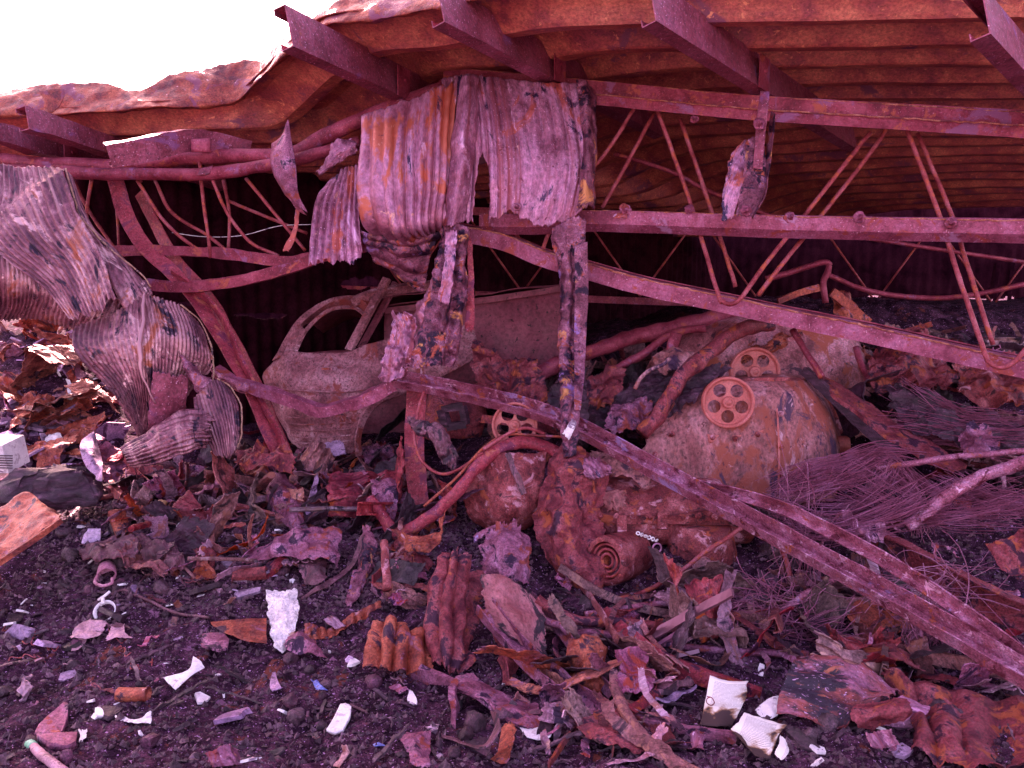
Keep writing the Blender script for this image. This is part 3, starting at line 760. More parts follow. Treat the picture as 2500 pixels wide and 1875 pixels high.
tag(sheet('torn_shred', [[(722, 500, 5.6), (735, 505, 5.6)], [(715, 560, 5.58), (728, 565, 5.58)], [(690, 600, 5.56), (715, 605, 5.56)], [(692, 618, 5.56), (704, 612, 5.56)]], M['sheet'], res=(14, 50), crum=(.014, 10), rag=(.1, .2, .15, .2)), 'thin twisted shred dangling under the curled flashing flap', 'metal shred')

# strips hanging below the big sheet
t = thing('hanging_strip', 'twisted flaking strip with yellow blistered patches, hanging down onto the channel beam', 'cladding strip', W(1030, 905, 5.35))
sheet('front_strip', [
    [(1078, 545, 5.40), (1100, 540, 5.36), (1128, 545, 5.38), (1148, 560, 5.42)],
    [(1065, 640, 5.38), (1090, 640, 5.32), (1118, 650, 5.34), (1146, 660, 5.38)],
    [(1045, 740, 5.38), (1080, 740, 5.31), (1110, 745, 5.34), (1142, 750, 5.36)],
    [(1010, 830, 5.36), (1060, 830, 5.30), (1100, 830, 5.33), (1128, 840, 5.36)],
    [(975, 905, 5.36), (1040, 905, 5.30), (1095, 900, 5.34), (1112, 908, 5.36)]], M['strip'], parent=t, res=(70, 130), corr=(3.2, .018, 's', 1.2), ridge=.9, crum=(.020, 10), rag=(.02, .10, .05, .10), seed=31)
sheet('pale_flake', [[(1085, 560, 5.29), (1120, 555, 5.30)], [(1080, 650, 5.27), (1112, 650, 5.28)], [(1062, 745, 5.26), (1100, 748, 5.27)]], M['sheet'], parent=t, res=(24, 60), ridge=.9, crum=(.012, 12), rag=(.06, .16, .10, .16), seed=6)
sheet('back_strip', [[(1140, 560, 5.46), (1156, 600, 5.46)], [(1140, 700, 5.44), (1160, 690, 5.44)], [(1130, 815, 5.42), (1160, 815, 5.42)]], M['strap'], parent=t, res=(14, 60), ridge=.9, crum=(.010, 10), rag=(.05, .2, .06, .2), seed=16)
sheet('side_curl', [
    [(958, 752, 5.42), (972, 760, 5.38), (985, 760, 5.40)],
    [(948, 820, 5.38), (975, 820, 5.34), (1020, 780, 5.36)],
    [(932, 890, 5.34), (965, 890, 5.28), (1010, 860, 5.34)],
    [(925, 935, 5.34), (955, 940, 5.28), (1000, 920, 5.34)]], M['sheet'], parent=t, res=(40, 60), ridge=.9, crum=(.022, 10), rag=(.1, .1, .1, .1), seed=45)
sheet('upper_fold', [[(1058, 650, 5.5), (1030, 720, 5.5), (1000, 790, 5.48)], [(1075, 660, 5.40), (1045, 740, 5.38), (1018, 800, 5.36)], [(1085, 700, 5.42), (1060, 770, 5.38), (1040, 830, 5.36)]], M['sheet_o'], parent=t, res=(50, 40), ridge=.9, crum=(.018, 11), rag=(.1, .1, .1, .1), seed=48)

t = thing('long_strip', 'long narrow charred strip of cladding hanging from the right corner of the big sheet', 'cladding strip', W(1390, 1080, 5.2))
sheet('outer_strip', [
    [(1330, 560, 5.36), (1370, 535, 5.30), (1405, 520, 5.30), (1432, 530, 5.32)],
    [(1352, 640, 5.36), (1380, 640, 5.29), (1402, 640, 5.31), (1428, 640, 5.33)],
    [(1365, 712, 5.34), (1385, 712, 5.27), (1405, 712, 5.30), (1432, 705, 5.32)],
    [(1358, 800, 5.32), (1380, 800, 5.26), (1402, 800, 5.29), (1432, 800, 5.31)],
    [(1362, 900, 5.20), (1380, 900, 5.14), (1402, 900, 5.17), (1426, 900, 5.19)],
    [(1366, 985, 4.99), (1382, 985, 4.93), (1402, 985, 4.96), (1420, 985, 4.98)],
    [(1366, 1062, 4.90), (1380, 1064, 4.85), (1396, 1064, 4.87), (1412, 1055, 4.89)],
    [(1372, 1120, 4.88), (1380, 1122, 4.84), (1390, 1122, 4.85), (1402, 1115, 4.87)]], M['strip'], parent=t, res=(50, 190), corr=(1.6, .012, 's', .4), ridge=.9, crum=(.013, 11), rag=(.02, .05, .03, .14), rf=14, seed=52)
sheet('flange', [[(1402, 600, 5.27), (1434, 590, 5.29)], [(1404, 712, 5.26), (1437, 705, 5.28)], [(1402, 800, 5.25), (1432, 800, 5.27)], [(1402, 900, 5.13), (1428, 900, 5.15)], [(1402, 1000, 4.90), (1418, 1000, 4.92)]], M['strip'], parent=t, res=(16, 120), ridge=.9, crum=(.004, 11), seed=54)
sheet('foil_tail', [[(1400, 1010, 4.86), (1412, 1030, 4.85)], [(1380, 1040, 4.82), (1400, 1060, 4.82)], [(1370, 1060, 4.82), (1388, 1080, 4.82)]], M['white'], parent=t, res=(18, 24), ridge=.9, crum=(.012, 15), rag=(.2, .2, .2, .2))

# torn sheet hung on the girt further right
t = thing('girt_remnant', 'torn remnant of grey cladding with yellowed flange bolted to the right of the girt', 'cladding sheet', W(1830, 535, 5.05))
sheet('grey_flap', [[(1818, 340, 5.06), (1840, 328, 5.06)], [(1778, 380, 5.04), (1830, 400, 5.02)], [(1760, 470, 5.03), (1808, 470, 5.00)], [(1758, 550, 5.03), (1790, 535, 5.02)]], M['sheet'], parent=t, res=(40, 70), crum=(.010, 7), rag=(.06, .05, .05, .20), rf=13, seed=32)
sheet('blistered_face', [[(1820, 340, 5.04), (1862, 320, 5.02)], [(1815, 400, 5.00), (1872, 400, 4.98)], [(1805, 470, 4.99), (1872, 470, 4.97)], [(1795, 528, 5.01), (1838, 533, 4.98)]], M['strip'], parent=t, res=(40, 70), crum=(.010, 9), rag=(.05, .04, .05, .05), seed=37)
sheet('flange', [[(1882, 272, 5.03), (1894, 278, 4.96)], [(1868, 400, 5.00), (1878, 420, 4.93)], [(1862, 470, 4.98), (1866, 480, 4.92)], [(1836, 532, 4.97), (1840, 535, 4.93)]], M['strip'], parent=t, res=(12, 80), crum=(.004, 9), seed=38)
sheet('upper_strap', [[(1856, 222, 5.02), (1880, 225, 4.99)], [(1850, 270, 5.0), (1876, 272, 4.97)], [(1846, 315, 5.0), (1870, 318, 4.97)], [(1838, 410, 4.98), (1862, 415, 4.96)]], M['purlin'], parent=t, res=(14, 50), crum=(.008, 8), seed=39)
nutwasher((1853, 303), 4.95, .018, t)
nutwasher((1822, 515), 4.95, .018, t)

# ------------------------------------------------------------------ crumpled cladding on the left
t = thing('folded_cladding', 'scorched corrugated sheet folded over the truss end at the far left', 'cladding sheet', W(150, 790, 5.3))
sheet('pale_crest', [
    [(-60, 385, 5.50), (10, 398, 5.48), (70, 402, 5.46), (150, 410, 5.44)],
    [(-60, 440, 5.40), (10, 470, 5.38), (80, 450, 5.36), (158, 412, 5.36)],
    [(-60, 520, 5.34), (0, 520, 5.30), (80, 465, 5.28), (160, 415, 5.28)]], M['sheet_l'], parent=t, res=(110, 40), corr=(16, .0085, 's', 1), crum=(0.0060, 4), ridge=0.5, rag=(.10, .02, .0, 0), seed=71)
sheet('hanging_face', [
    [(-60, 545, 5.30), (0, 520, 5.28), (80, 462, 5.26), (160, 412, 5.26)],
    [(-20, 610, 5.24), (50, 590, 5.20), (120, 560, 5.18), (195, 520, 5.22)],
    [(100, 700, 5.20), (140, 680, 5.16), (190, 650, 5.14), (250, 620, 5.18)],
    [(180, 795, 5.18), (205, 790, 5.14), (240, 775, 5.12), (292, 740, 5.16)]], M['sheet_l'], parent=t, res=(120, 120), corr=(15, .0085, 's', 1), crum=(0.0060, 4), ridge=0.5, rag=(0, .03, .09, .05), seed=72)
sheet('back_face', [
    [(155, 410, 5.34), (165, 420, 5.36), (175, 430, 5.42)],
    [(190, 520, 5.30), (205, 530, 5.34), (222, 545, 5.42)],
    [(240, 620, 5.28), (275, 610, 5.34), (300, 630, 5.42)],
    [(292, 735, 5.24), (340, 710, 5.30), (366, 700, 5.36)],
    [(320, 770, 5.26), (360, 750, 5.32), (372, 730, 5.38)]], M['sheet_l'], parent=t, res=(60, 110), corr=(7, .0075, 's', 1), crum=(0.0060, 4), ridge=0.5, rag=(0, .03, .05, 0), seed=73)
t2 = tag(sheet('wave_cladding', [
    [(-80, 520, 5.62), (20, 545, 5.55), (110, 620, 5.50), (200, 700, 5.46), (310, 735, 5.4)],
    [(-80, 590, 5.40), (20, 610, 5.38), (100, 660, 5.36), (190, 730, 5.36), (290, 765, 5.36)],
    [(-80, 680, 5.34), (20, 690, 5.34), (100, 720, 5.34), (180, 760, 5.36), (270, 795, 5.36)],
    [(-80, 740, 5.50), (20, 745, 5.50), (90, 750, 5.50), (170, 790, 5.46), (250, 810, 5.42)],
    [(-80, 775, 5.90), (0, 785, 5.9), (80, 782, 5.85), (170, 803, 5.7), (240, 825, 5.5)]], M['sheet_l'], res=(150, 110), corr=(30, .0085, 's', 1), crum=(0.0060, 4), ridge=0.5, rag=(.02, .02, .05, 0), seed=74),
    'sunlit wave-shaped corrugated sheet behind the folded cladding, left edge', 'cladding sheet')
t = thing('crumpled_curtain', 'long crumpled curtain of finely corrugated brown sheet drooping to a point on the rubble', 'cladding sheet', W(380, 1070, 5.4))
sheet('main_face', [
    [(170, 800, 5.34), (260, 770, 5.28), (330, 730, 5.30), (375, 720, 5.36), (440, 745, 5.46), (490, 790, 5.56)],
    [(168, 850, 5.26), (250, 830, 5.18), (330, 800, 5.16), (400, 800, 5.20), (465, 810, 5.32), (516, 850, 5.50)],
    [(200, 895, 5.24), (270, 880, 5.16), (340, 870, 5.13), (400, 870, 5.18), (465, 880, 5.30), (521, 900, 5.48)],
    [(262, 950, 5.26), (310, 945, 5.18), (350, 940, 5.16), (395, 945, 5.20), (435, 950, 5.32), (470, 960, 5.46)],
    [(320, 1030, 5.30), (340, 1030, 5.24), (358, 1030, 5.24), (385, 1020, 5.30), (420, 1010, 5.36), (455, 1000, 5.44)],
    [(342, 1075, 5.32), (350, 1076, 5.28), (360, 1076, 5.28), (375, 1065, 5.32), (400, 1050, 5.38), (430, 1030, 5.44)]], M['sheet_l'], parent=t, res=(190, 150), corr=(34, .0085, 's', 1), crum=(0.0080, 4), ridge=0.5, rag=(.03, .05, .12, .05), seed=75)
sheet('dark_fold', [
    [(370, 890, 5.12), (420, 900, 5.16), (460, 910, 5.24)],
    [(362, 960, 5.12), (410, 970, 5.18), (460, 960, 5.26)],
    [(358, 1040, 5.18), (400, 1030, 5.24), (450, 1000, 5.32)],
    [(352, 1070, 5.24), (380, 1055, 5.28), (430, 1030, 5.34)]], M['purlin'], parent=t, res=(50, 50), ridge=.4, crum=(.008, 6), rag=(.12, .05, .05, .08), seed=76)
sheet('tail_face', [
    [(470, 975, 5.26), (500, 945, 5.24), (530, 925, 5.26), (560, 945, 5.34)],
    [(476, 1012, 5.20), (512, 990, 5.16), (550, 980, 5.18), (584, 990, 5.30)],
    [(496, 1060, 5.16), (532, 1050, 5.12), (562, 1045, 5.14), (588, 1050, 5.26)],
    [(524, 1118, 5.12), (548, 1122, 5.08), (564, 1116, 5.1), (578, 1098, 5.2)]], M['sheet_l'], parent=t, res=(90, 60), corr=(13, .0075, 's', 1), crum=(0.0070, 4), ridge=0.5, rag=(.02, .02, .1, .02), seed=78)
sheet('side_fold', [
    [(436, 850, 5.26), (445, 870, 5.22), (500, 930, 5.32)],
    [(445, 895, 5.20), (470, 920, 5.2), (520, 940, 5.3)],
    [(462, 920, 5.26), (480, 960, 5.26), (500, 1000, 5.34)]], M['strip'], parent=t, res=(40, 40), crum=(0.020, 8), rag=(.06, .1, .1, .06), seed=79)
bar('seam_rib', [(352, 715, 5.26), (350, 780, 5.16), (342, 850, 5.10), (350, 920, 5.09), (380, 985, 5.14)], circ(.012, 8), M['sheet_l'], t, smooth=True, jit=.015, js=14, taper=[1, 1, 1.2, .8, .4])
tag(sheet('heaped_cladding', [
    [(296, 1105, 5.16), (365, 1050, 5.18), (450, 1006, 5.20), (530, 1010, 5.22)],
    [(298, 1112, 5.02), (375, 1074, 5.00), (455, 1036, 5.00), (524, 1040, 5.06)],
    [(305, 1124, 4.94), (380, 1104, 4.90), (458, 1072, 4.92), (518, 1066, 5.00)],
    [(322, 1140, 4.98), (392, 1134, 4.92), (460, 1100, 4.96), (508, 1090, 5.04)]], M['sheet_l'], res=(60, 110), corr=(10, .009, 't', 1), crum=(.018, 6), ridge=1.0, rag=(.03, .16, .08, .05), seed=80), 'heap of crumpled corrugated sheet lying under the curtain tip', 'cladding sheet')

for pts in ([(160, 412, 5.28), (178, 470, 5.27), (200, 530, 5.27), (250, 590, 5.28), (310, 640, 5.28), (350, 675, 5.29), (368, 702, 5.3)], [(440, 742, 5.44), (490, 790, 5.5), (514, 845, 5.48), (522, 900, 5.46), (518, 940, 5.42)], [(530, 924, 5.25), (562, 944, 5.31), (586, 990, 5.28), (590, 1050, 5.24), (578, 1098, 5.18)]):
    bar('rolled_edge', pts, circ(.0055, 7), M['rim'], t, sub=8, smooth=True, jit=.012, js=12)
# bent column strap running down to the rubble
t = thing('bent_column', 'tall red rusted steel column bent into a long S curve, left of the car', 'column', W(700, 1140, 5.6))
bar('flange', [(280, 430, 6.05), (305, 520, 6.02), (352, 600, 5.98), (420, 665, 5.92), (478, 730, 5.86), (545, 835, 5.78), (610, 950, 5.70), (662, 1070, 5.6), (698, 1145, 5.5)], rect(.115, .010), M['strap'], t, up=[(.2, -.9, .2), (.3, -.9, .3), (.4, -.8, .4), (.5, -.7, .4), (.6, -.6, .4), (.7, -.5, .3), (.75, -.5, .2), (.75, -.5, .2), (.75, -.5, .2)], sub=10, jit=.008)
bar('web', [(340, 470, 6.22), (385, 560, 6.18), (440, 650, 6.08), (505, 720, 6.0), (570, 830, 5.92), (632, 950, 5.82), (680, 1060, 5.72), (710, 1140, 5.6)], rect(.10, .010), M['strap'], t, up=(-.5, -.6, .3), sub=10, jit=.008)
bar('edge', [(420, 662, 5.86), (470, 700, 5.84), (540, 770, 5.80), (590, 880, 5.72), (640, 985, 5.66), (680, 1060, 5.58), (706, 1140, 5.48)], rect(.02, .05), M['strap'], t, up=(.6, -.6, .3), sub=10, jit=.008)

# upright post in the middle
t = thing('steel_post', 'stout red rusted steel post standing upright below the channel beam', 'post', W(1025, 1250, 5.45))
bar('front_flange', [(1018, 940, 5.46), (1012, 1050, 5.46), (1016, 1160, 5.44), (1030, 1270, 5.40)], rect(.014, .135), M['strap'], t, up=(1, .15, 0), sub=8, jit=.014, js=6)
bar('web', [(1036, 945, 5.54), (1032, 1050, 5.54), (1034, 1160, 5.52), (1046, 1270, 5.48)], rect(.16, .012), M['strap'], t, up=(1, .2, 0), sub=8, jit=.010)

# ------------------------------------------------------------------ beams and pipes across the heap
t = thing('fallen_channel', 'long flaking steel channel beam slanting from centre down to the right corner', 'beam', W(1750, 1250, 4.4))
lc = [(965, 925, 5.36), (1080, 948, 5.28), (1200, 975, 5.20), (1310, 1004, 5.10), (1400, 1040, 5.00), (1500, 1092, 4.86), (1600, 1147, 4.70), (1750, 1228, 4.46), (1900, 1308, 4.2), (2060, 1395, 3.95), (2290, 1524, 3.6), (2560, 1682, 3.25), (2850, 1850, 2.95)]
bar('channel_body', lc, [(-.050, -.040), (.038, -.044), (.042, .026), (.036, .026), (.033, -.037), (-.042, -.034), (-.044, .046), (-.050, .046)], M['chan'], t, up=(0, -.7, 1), sub=12, jit=.006, js=8)
t = thing('fallen_angle', 'long rusted angle beam lying just behind the fallen channel at lower right', 'beam', W(2200, 1430, 3.9))
bar('angle_body', [(1700, 1178, 4.62), (1880, 1222, 4.36), (2010, 1278, 4.14), (2170, 1364, 3.88), (2320, 1462, 3.64), (2560, 1632, 3.3), (2850, 1830, 2.98)], [(0, -.03), (.045, -.03), (.045, -.022), (.008, -.022), (.008, .034), (0, .034)], M['chan'], t, up=(0, -.9, 1), sub=10, jit=.006, js=8)
t = thing('rusty_girder', 'rusty flat girder running to the right edge above the angle beam', 'beam', W(2300, 1420, 4.1))
bar('girder_body', [(2040, 1275, 4.5), (2160, 1325, 4.35), (2300, 1395, 4.15), (2420, 1460, 4.0), (2580, 1520, 3.85), (2950, 1650, 3.5)], [(0, -.085), (.05, -.085), (.05, -.075), (.008, -.07), (.008, .05), (.05, .06), (.05, .07), (0, .07)], M['scrap_r'], t, up=(0, -.3, 1), sub=10, jit=.008, js=8)
t = thing('bent_girt', 'pitted girt bent into a shallow dip, crossing in front of the car panel', 'girt', W(780, 1000, 5.5))
bar('girt_body', [(525, 905, 5.72), (575, 935, 5.66), (610, 945, 5.62), (700, 972, 5.54), (785, 1002, 5.48), (850, 990, 5.46), (900, 968, 5.42), (965, 935, 5.38)], [(.02, -.045), (.028, .03), (-.03, .045), (-.04, .04), (.015, .025), (.01, -.045)][::-1], M['girt'], t, sub=10, jit=.02, js=8)
bar('twisted_end', [(520, 905, 5.66), (555, 925, 5.62), (590, 948, 5.6), (600, 940, 5.58)], circ(.03, 9), M['chan'], t, smooth=True, jit=.03, js=14, taper=[.6, .8, 1.1, .7])

def pipe(name, pts, r, mat, label, cat='pipe', **k):
    k.setdefault('sub', 8); k.setdefault('jit', r * .5); k.setdefault('js', 9)
    V, F = sweep(pts, circ(r, 12), **k)
    return tag(mk(name, V, F, M[mat], None, True), label, cat)
pipe('bent_pipe', [(905, 1215, 5.12), (935, 1265, 5.06), (968, 1302, 5.02), (1000, 1295, 4.98), (1085, 1232, 4.96), (1150, 1160, 4.98), (1205, 1100, 5.02), (1260, 1080, 5.06), (1320, 1086, 5.08), (1362, 1102, 5.08)], .040, 'strap', 'thick rusted pipe bent in a hook around the foot of the post')
pipe('thin_rod', [(1035, 1235, 4.93), (1110, 1170, 4.96), (1180, 1095, 4.98), (1235, 1062, 5.0), (1320, 1064, 5.02), (1480, 1072, 5.06)], .009, 'scrap_o', 'orange thin rod running alongside the bent pipe', 'rod')
pipe('thin_rod', [(1180, 1098, 4.96), (1225, 1068, 4.98), (1262, 1050, 5.0), (1290, 1046, 5.02), (1330, 1060, 5.04)], .011, 'rod', 'curved reddish rod arching over the partly hidden pulley', 'rod')
pipe('curved_wire', [(1035, 955, 5.3), (1022, 1000, 5.24), (1012, 1060, 5.18), (1022, 1110, 5.12), (1050, 1145, 5.08), (1085, 1157, 5.04), (1130, 1140, 5.0), (1180, 1105, 4.97)], .010, 'rod', 'thin rod curving in a hoop in front of the post', 'rod')
pipe('slanting_pipe', [(1265, 965, 6.2), (1330, 905, 6.2), (1430, 862, 6.2), (1560, 822, 6.2), (1680, 790, 6.2), (1830, 760, 6.2)], .06, 'truss', 'thick dark pipe slanting up behind the long hanging strip')
pipe('slanting_pipe', [(1500, 900, 5.9), (1560, 870, 5.9), (1640, 815, 5.9), (1720, 800, 5.9)], .03, 'truss', 'short dark pipe below the thick slanting pipe')
pipe('broken_pipe', [(1568, 1060, 5.05), (1625, 985, 5.1), (1680, 905, 5.2), (1740, 855, 5.35), (1800, 810, 5.45), (1880, 790, 5.6)], .05, 'scrap_r', 'rough thick pipe rising left of the five-hole pulley')
pipe('vertical_stub', [(1640, 870, 5.75), (1645, 840, 5.75), (1650, 812, 5.75)], .04, 'truss', 'short open pipe stub standing on the dark pipes')
pipe('pale_hose', [(1550, 950, 5.4), (1562, 925, 5.4), (1585, 905, 5.4), (1620, 890, 5.4), (1635, 875, 5.42)], .013, 'machine', 'pale bent hose on the slope left of the pulley', 'hose')
pipe('leaning_rod', rest([[(1500, 1462, 4.4), (1560, 1450, 4.45), (1640, 1410, 4.5), (1720, 1350, 4.55), (1800, 1295, 4.55), (1850, 1258, 4.55)]], .01)[0], .013, 'rod', 'reddish rod curving up from the spring housing to the channel beam', 'rod')
pipe('pale_tube', rest([[(1430, 1500, 4.36), (1500, 1490, 4.38), (1580, 1478, 4.4), (1700, 1458, 4.44), (1835, 1440, 4.48)]], .01)[0], .020, 'chan', 'pale pitted tube lying level below the spring housing', 'tube')
pipe('dark_rail', rest([[(1310, 1462, 4.4), (1365, 1495, 4.36), (1420, 1515, 4.34), (1540, 1522, 4.34), (1745, 1545, 4.3)]], .01)[0], .026, 'scrap_r', 'dark bent rail under the pale tube', 'rail')
pipe('lower_rail', rest([[(1330, 1515, 4.28), (1370, 1530, 4.26), (1398, 1550, 4.22), (1450, 1546, 4.22), (1600, 1570, 4.18), (1800, 1590, 4.14), (1975, 1600, 4.1)]], .01)[0], .020, 'scrap_m', 'long thin rail running low across the soil bank', 'rail')
pipe('crossing_tube', rest([[(1890, 1502, 4.1), (1960, 1455, 4.12), (2020, 1425, 4.14), (2075, 1392, 4.18)]], .01)[0], .018, 'chan', 'short pale tube poking out under the fallen channel', 'tube')
pipe('drooping_rod', [(1868, 1275, 4.5), (1895, 1310, 4.5), (1920, 1375, 4.48), (1940, 1455, 4.44)], .014, 'rod', 'drooping rod hanging down from the fallen channel', 'rod')
pipe('upper_hose', [(2140, 1142, 4.6), (2240, 1128, 4.55), (2330, 1116, 4.5), (2420, 1108, 4.46), (2540, 1098, 4.4)], .018, 'chan', 'straight pale tube lying across the wire bundle at right', 'tube')
pipe('knotted_pipe', [(2215, 1285, 4.3), (2270, 1245, 4.28), (2330, 1200, 4.26), (2390, 1165, 4.24), (2450, 1145, 4.2), (2540, 1118, 4.15)], .034, 'chan', 'thick corroded pipe with frayed end rising to the right edge')
pipe('dark_strut', [(1935, 805, 5.4), (1975, 870, 5.3), (2005, 920, 5.2)], .022, 'truss', 'dark strut leaning on the pale casing', 'strut')
pipe('dark_strut', [(2090, 850, 5.7), (2110, 905, 5.6), (2125, 930, 5.5)], .022, 'truss', 'thin dark strut leaning beside the pale casing top', 'strut')
pipe('bent_bar', [(1870, 682, 6.6), (1960, 655, 6.6), (2020, 640, 6.6), (2022, 662, 6.6), (2010, 690, 6.6), (2015, 740, 6.6)], .026, 'truss', 'dark bent bar sticking up inside the shed')
t = thing('leaning_plank', 'wide rusted plank-like beam leaning diagonally at right of the pale casing', 'beam', W(2200, 1080, 4.9))
bar('plank_body', [(1975, 905, 5.4), (2060, 965, 5.2), (2160, 1040, 5.0), (2260, 1100, 4.8), (2340, 1145, 4.65)], rect(.24, .03), M['scrap_r'], t, up=(.5, -.75, .6), sub=10, jit=.02, js=7, taper=[.35, .8, 1, 1, .8])
bar('dark_edge', [(1965, 905, 5.35), (2050, 985, 5.15), (2130, 1060, 4.95), (2190, 1105, 4.82)], rect(.05, .06), M['char'], t, up=(0, 0, 1), sub=8, jit=.016, js=8)

# ------------------------------------------------------------------ burnt car and van behind the hanging sheets
car = thing('burnt_car', 'burnt-out car without glass, scorched bare metal, crushed under the warped truss', 'car', W(790, 1110, 6.4))
side = [
    [(668, 884, 6.62), (700, 858, 6.52), (760, 860, 6.46), (835, 860, 6.42), (900, 842, 6.42), (965, 818, 6.42), (1060, 800, 6.44), (1160, 790, 6.46)],
    [(640, 925, 6.62), (690, 915, 6.44), (760, 915, 6.36), (835, 918, 6.32), (900, 905, 6.32), (965, 890, 6.32), (1060, 880, 6.34), (1160, 875, 6.36)],
    [(655, 985, 6.62), (700, 985, 6.44), (765, 985, 6.34), (830, 990, 6.30), (890, 985, 6.30), (925, 972, 6.30), (965, 960, 6.32), (1010, 950, 6.34)],
    [(688, 1045, 6.62), (725, 1050, 6.46), (770, 1050, 6.38), (820, 1052, 6.34), (855, 1048, 6.34), (872, 1042, 6.34), (890, 1010, 6.36), (910, 985, 6.4)],
    [(718, 1088, 6.62), (745, 1102, 6.50), (775, 1110, 6.44), (815, 1114, 6.40), (845, 1112, 6.40), (864, 1106, 6.40), (872, 1090, 6.42), (880, 1060, 6.46)]]
sheet('body_side', side, M['car'], parent=car, res=(90, 70), ridge=1.4, crum=(.014, 4), rag=(0, .01, .05, .01), th=.006, seed=90)
bar('window_frame', [(682, 868, 6.56), (700, 835, 6.58), (733, 789, 6.60), (776, 758, 6.62), (819, 739, 6.62), (874, 735, 6.62), (900, 752, 6.6)], rect(.05, .075), M['car'], car, up=(.5, -.5, .7), sub=8, jit=.006)
bar('window_frame', [(722, 858, 6.52), (745, 810, 6.56), (780, 774, 6.58), (819, 753, 6.58), (866, 752, 6.58), (888, 766, 6.56)], rect(.03, .016), M['car'], car, up=(.5, -.5, .7), sub=8, jit=.006)
bar('roof_rail', [(860, 738, 6.60), (900, 722, 6.6), (960, 708, 6.62), (1060, 696, 6.66), (1150, 690, 6.7)], rect(.05, .07), M['car'], car, up=(0, -.5, 1), sub=8, jit=.006)
bar('door_pillar', [(945, 680, 6.6), (900, 764, 6.54), (852, 855, 6.46)], rect(.03, .075), M['car'], car, up=(.8, -.2, .4), sub=6, jit=.004)
bar('door_pillar', [(966, 690, 6.70), (922, 775, 6.65), (880, 850, 6.58)], rect(.03, .05), M['panel'], car, up=(.8, -.2, .4), sub=6, jit=.004)
sheet('rear_pillar', [[(731, 784, 6.56), (738, 796, 6.545), (748, 806, 6.54)], [(698, 830, 6.56), (712, 840, 6.53), (726, 846, 6.52)], [(664, 882, 6.60), (690, 870, 6.53), (724, 862, 6.50)]], M['car'], parent=car, res=(20, 30), crum=(.006, 5), rag=(.02, .03, .02, .03), th=.006)
sheet('roof', [[(733, 788, 6.62), (800, 744, 6.64), (874, 734, 6.64), (1000, 715, 6.66), (1150, 700, 6.7)], [(760, 790, 7.3), (830, 750, 7.3), (900, 738, 7.3), (1020, 722, 7.3), (1160, 712, 7.3)], [(790, 812, 7.9), (850, 780, 7.9), (910, 770, 7.9), (1020, 760, 7.9), (1160, 752, 7.9)]], M['panel'], parent=car, res=(50, 30), crum=(.02, 3), th=.006)
sheet('far_side', [[(740, 862, 7.9), (900, 850, 7.9), (1160, 840, 7.9)], [(740, 1000, 7.9), (900, 1000, 7.9), (1160, 1000, 7.9)], [(760, 1060, 7.8), (900, 1060, 7.8), (1160, 1050, 7.8)]], M['panel'], parent=car, res=(20, 20), crum=(.02, 3), th=.006)
bar('wheel_arch', [(876, 1112, 6.34), (874, 1070, 6.32), (884, 1030, 6.30), (905, 995, 6.28), (935, 972, 6.28), (975, 958, 6.3)], rect(.022, .05), M['car'], car, up=(-.6, -.6, .5), sub=8, jit=.008)
bar('door_handle', [(786, 900, 6.29), (812, 901, 6.27)], rect(.02, .016), M['mach_r'], car, sub=3, jit=.004)
bar('sill_trim', [(650, 938, 6.52), (700, 950, 6.38), (770, 955, 6.30), (850, 958, 6.28), (900, 950, 6.28)], rect(.008, .010), M['car'], car, sub=6, jit=.003)
for k, v in enumerate((1018, 1034, 1050, 1066, 1080)):
    bar('louvre', [(700 + k * 5, v, 6.44), (740, v + 2, 6.40), (790, v + 1, 6.335), (858, v - 4, 6.325)], rect(.010, .008), M['car'], car, sub=6, jit=.003)
sheet('bumper_plate', [[(782, 1082, 6.3), (815, 1072, 6.28), (842, 1080, 6.28)], [(782, 1112, 6.28), (815, 1118, 6.26), (850, 1112, 6.28)]], M['grey'], parent=car, res=(20, 14), crum=(.014, 9), rag=(.2, .1, .2, .1))

van = thing('burnt_van', 'dark brown flat side of a burnt van behind the long hanging strip', 'van', W(1200, 940, 6.7))
sheet('side_panel', [[(940, 752, 6.86), (1156, 730, 6.8), (1300, 708, 6.76), (1390, 692, 6.74)], [(940, 850, 6.80), (1150, 820, 6.74), (1300, 800, 6.70), (1392, 780, 6.70)], [(950, 965, 6.80), (1130, 945, 6.76), (1227, 934, 6.74), (1390, 892, 6.74)]], M['panel'], parent=van, res=(80, 40), crum=(.010, 2.5), rag=(0, .02, .02, 0), th=.01, seed=95)
bar('roof_rail', [(940, 758, 6.80), (1156, 736, 6.75), (1300, 715, 6.71), (1390, 699, 6.69)], rect(.03, .05), M['panel'], van, sub=6, jit=.006)
bar('sill_rail', [(1130, 940, 6.70), (1227, 928, 6.68), (1300, 915, 6.68), (1385, 890, 6.68)], rect(.03, .03), M['panel'], van, sub=6, jit=.006)
sheet('roof', [[(940, 750, 6.86), (1390, 690, 6.74)], [(960, 745, 8.2), (1380, 715, 8.2)]], M['panel'], parent=van, res=(30, 20), crum=(.02, 2.5), th=.01)
sheet('rear_end', [[(1390, 692, 6.74), (1380, 715, 8.2)], [(1390, 892, 6.74), (1380, 880, 8.2)]], M['panel'], parent=van, res=(14, 14), crum=(.02, 2.5), th=.01)

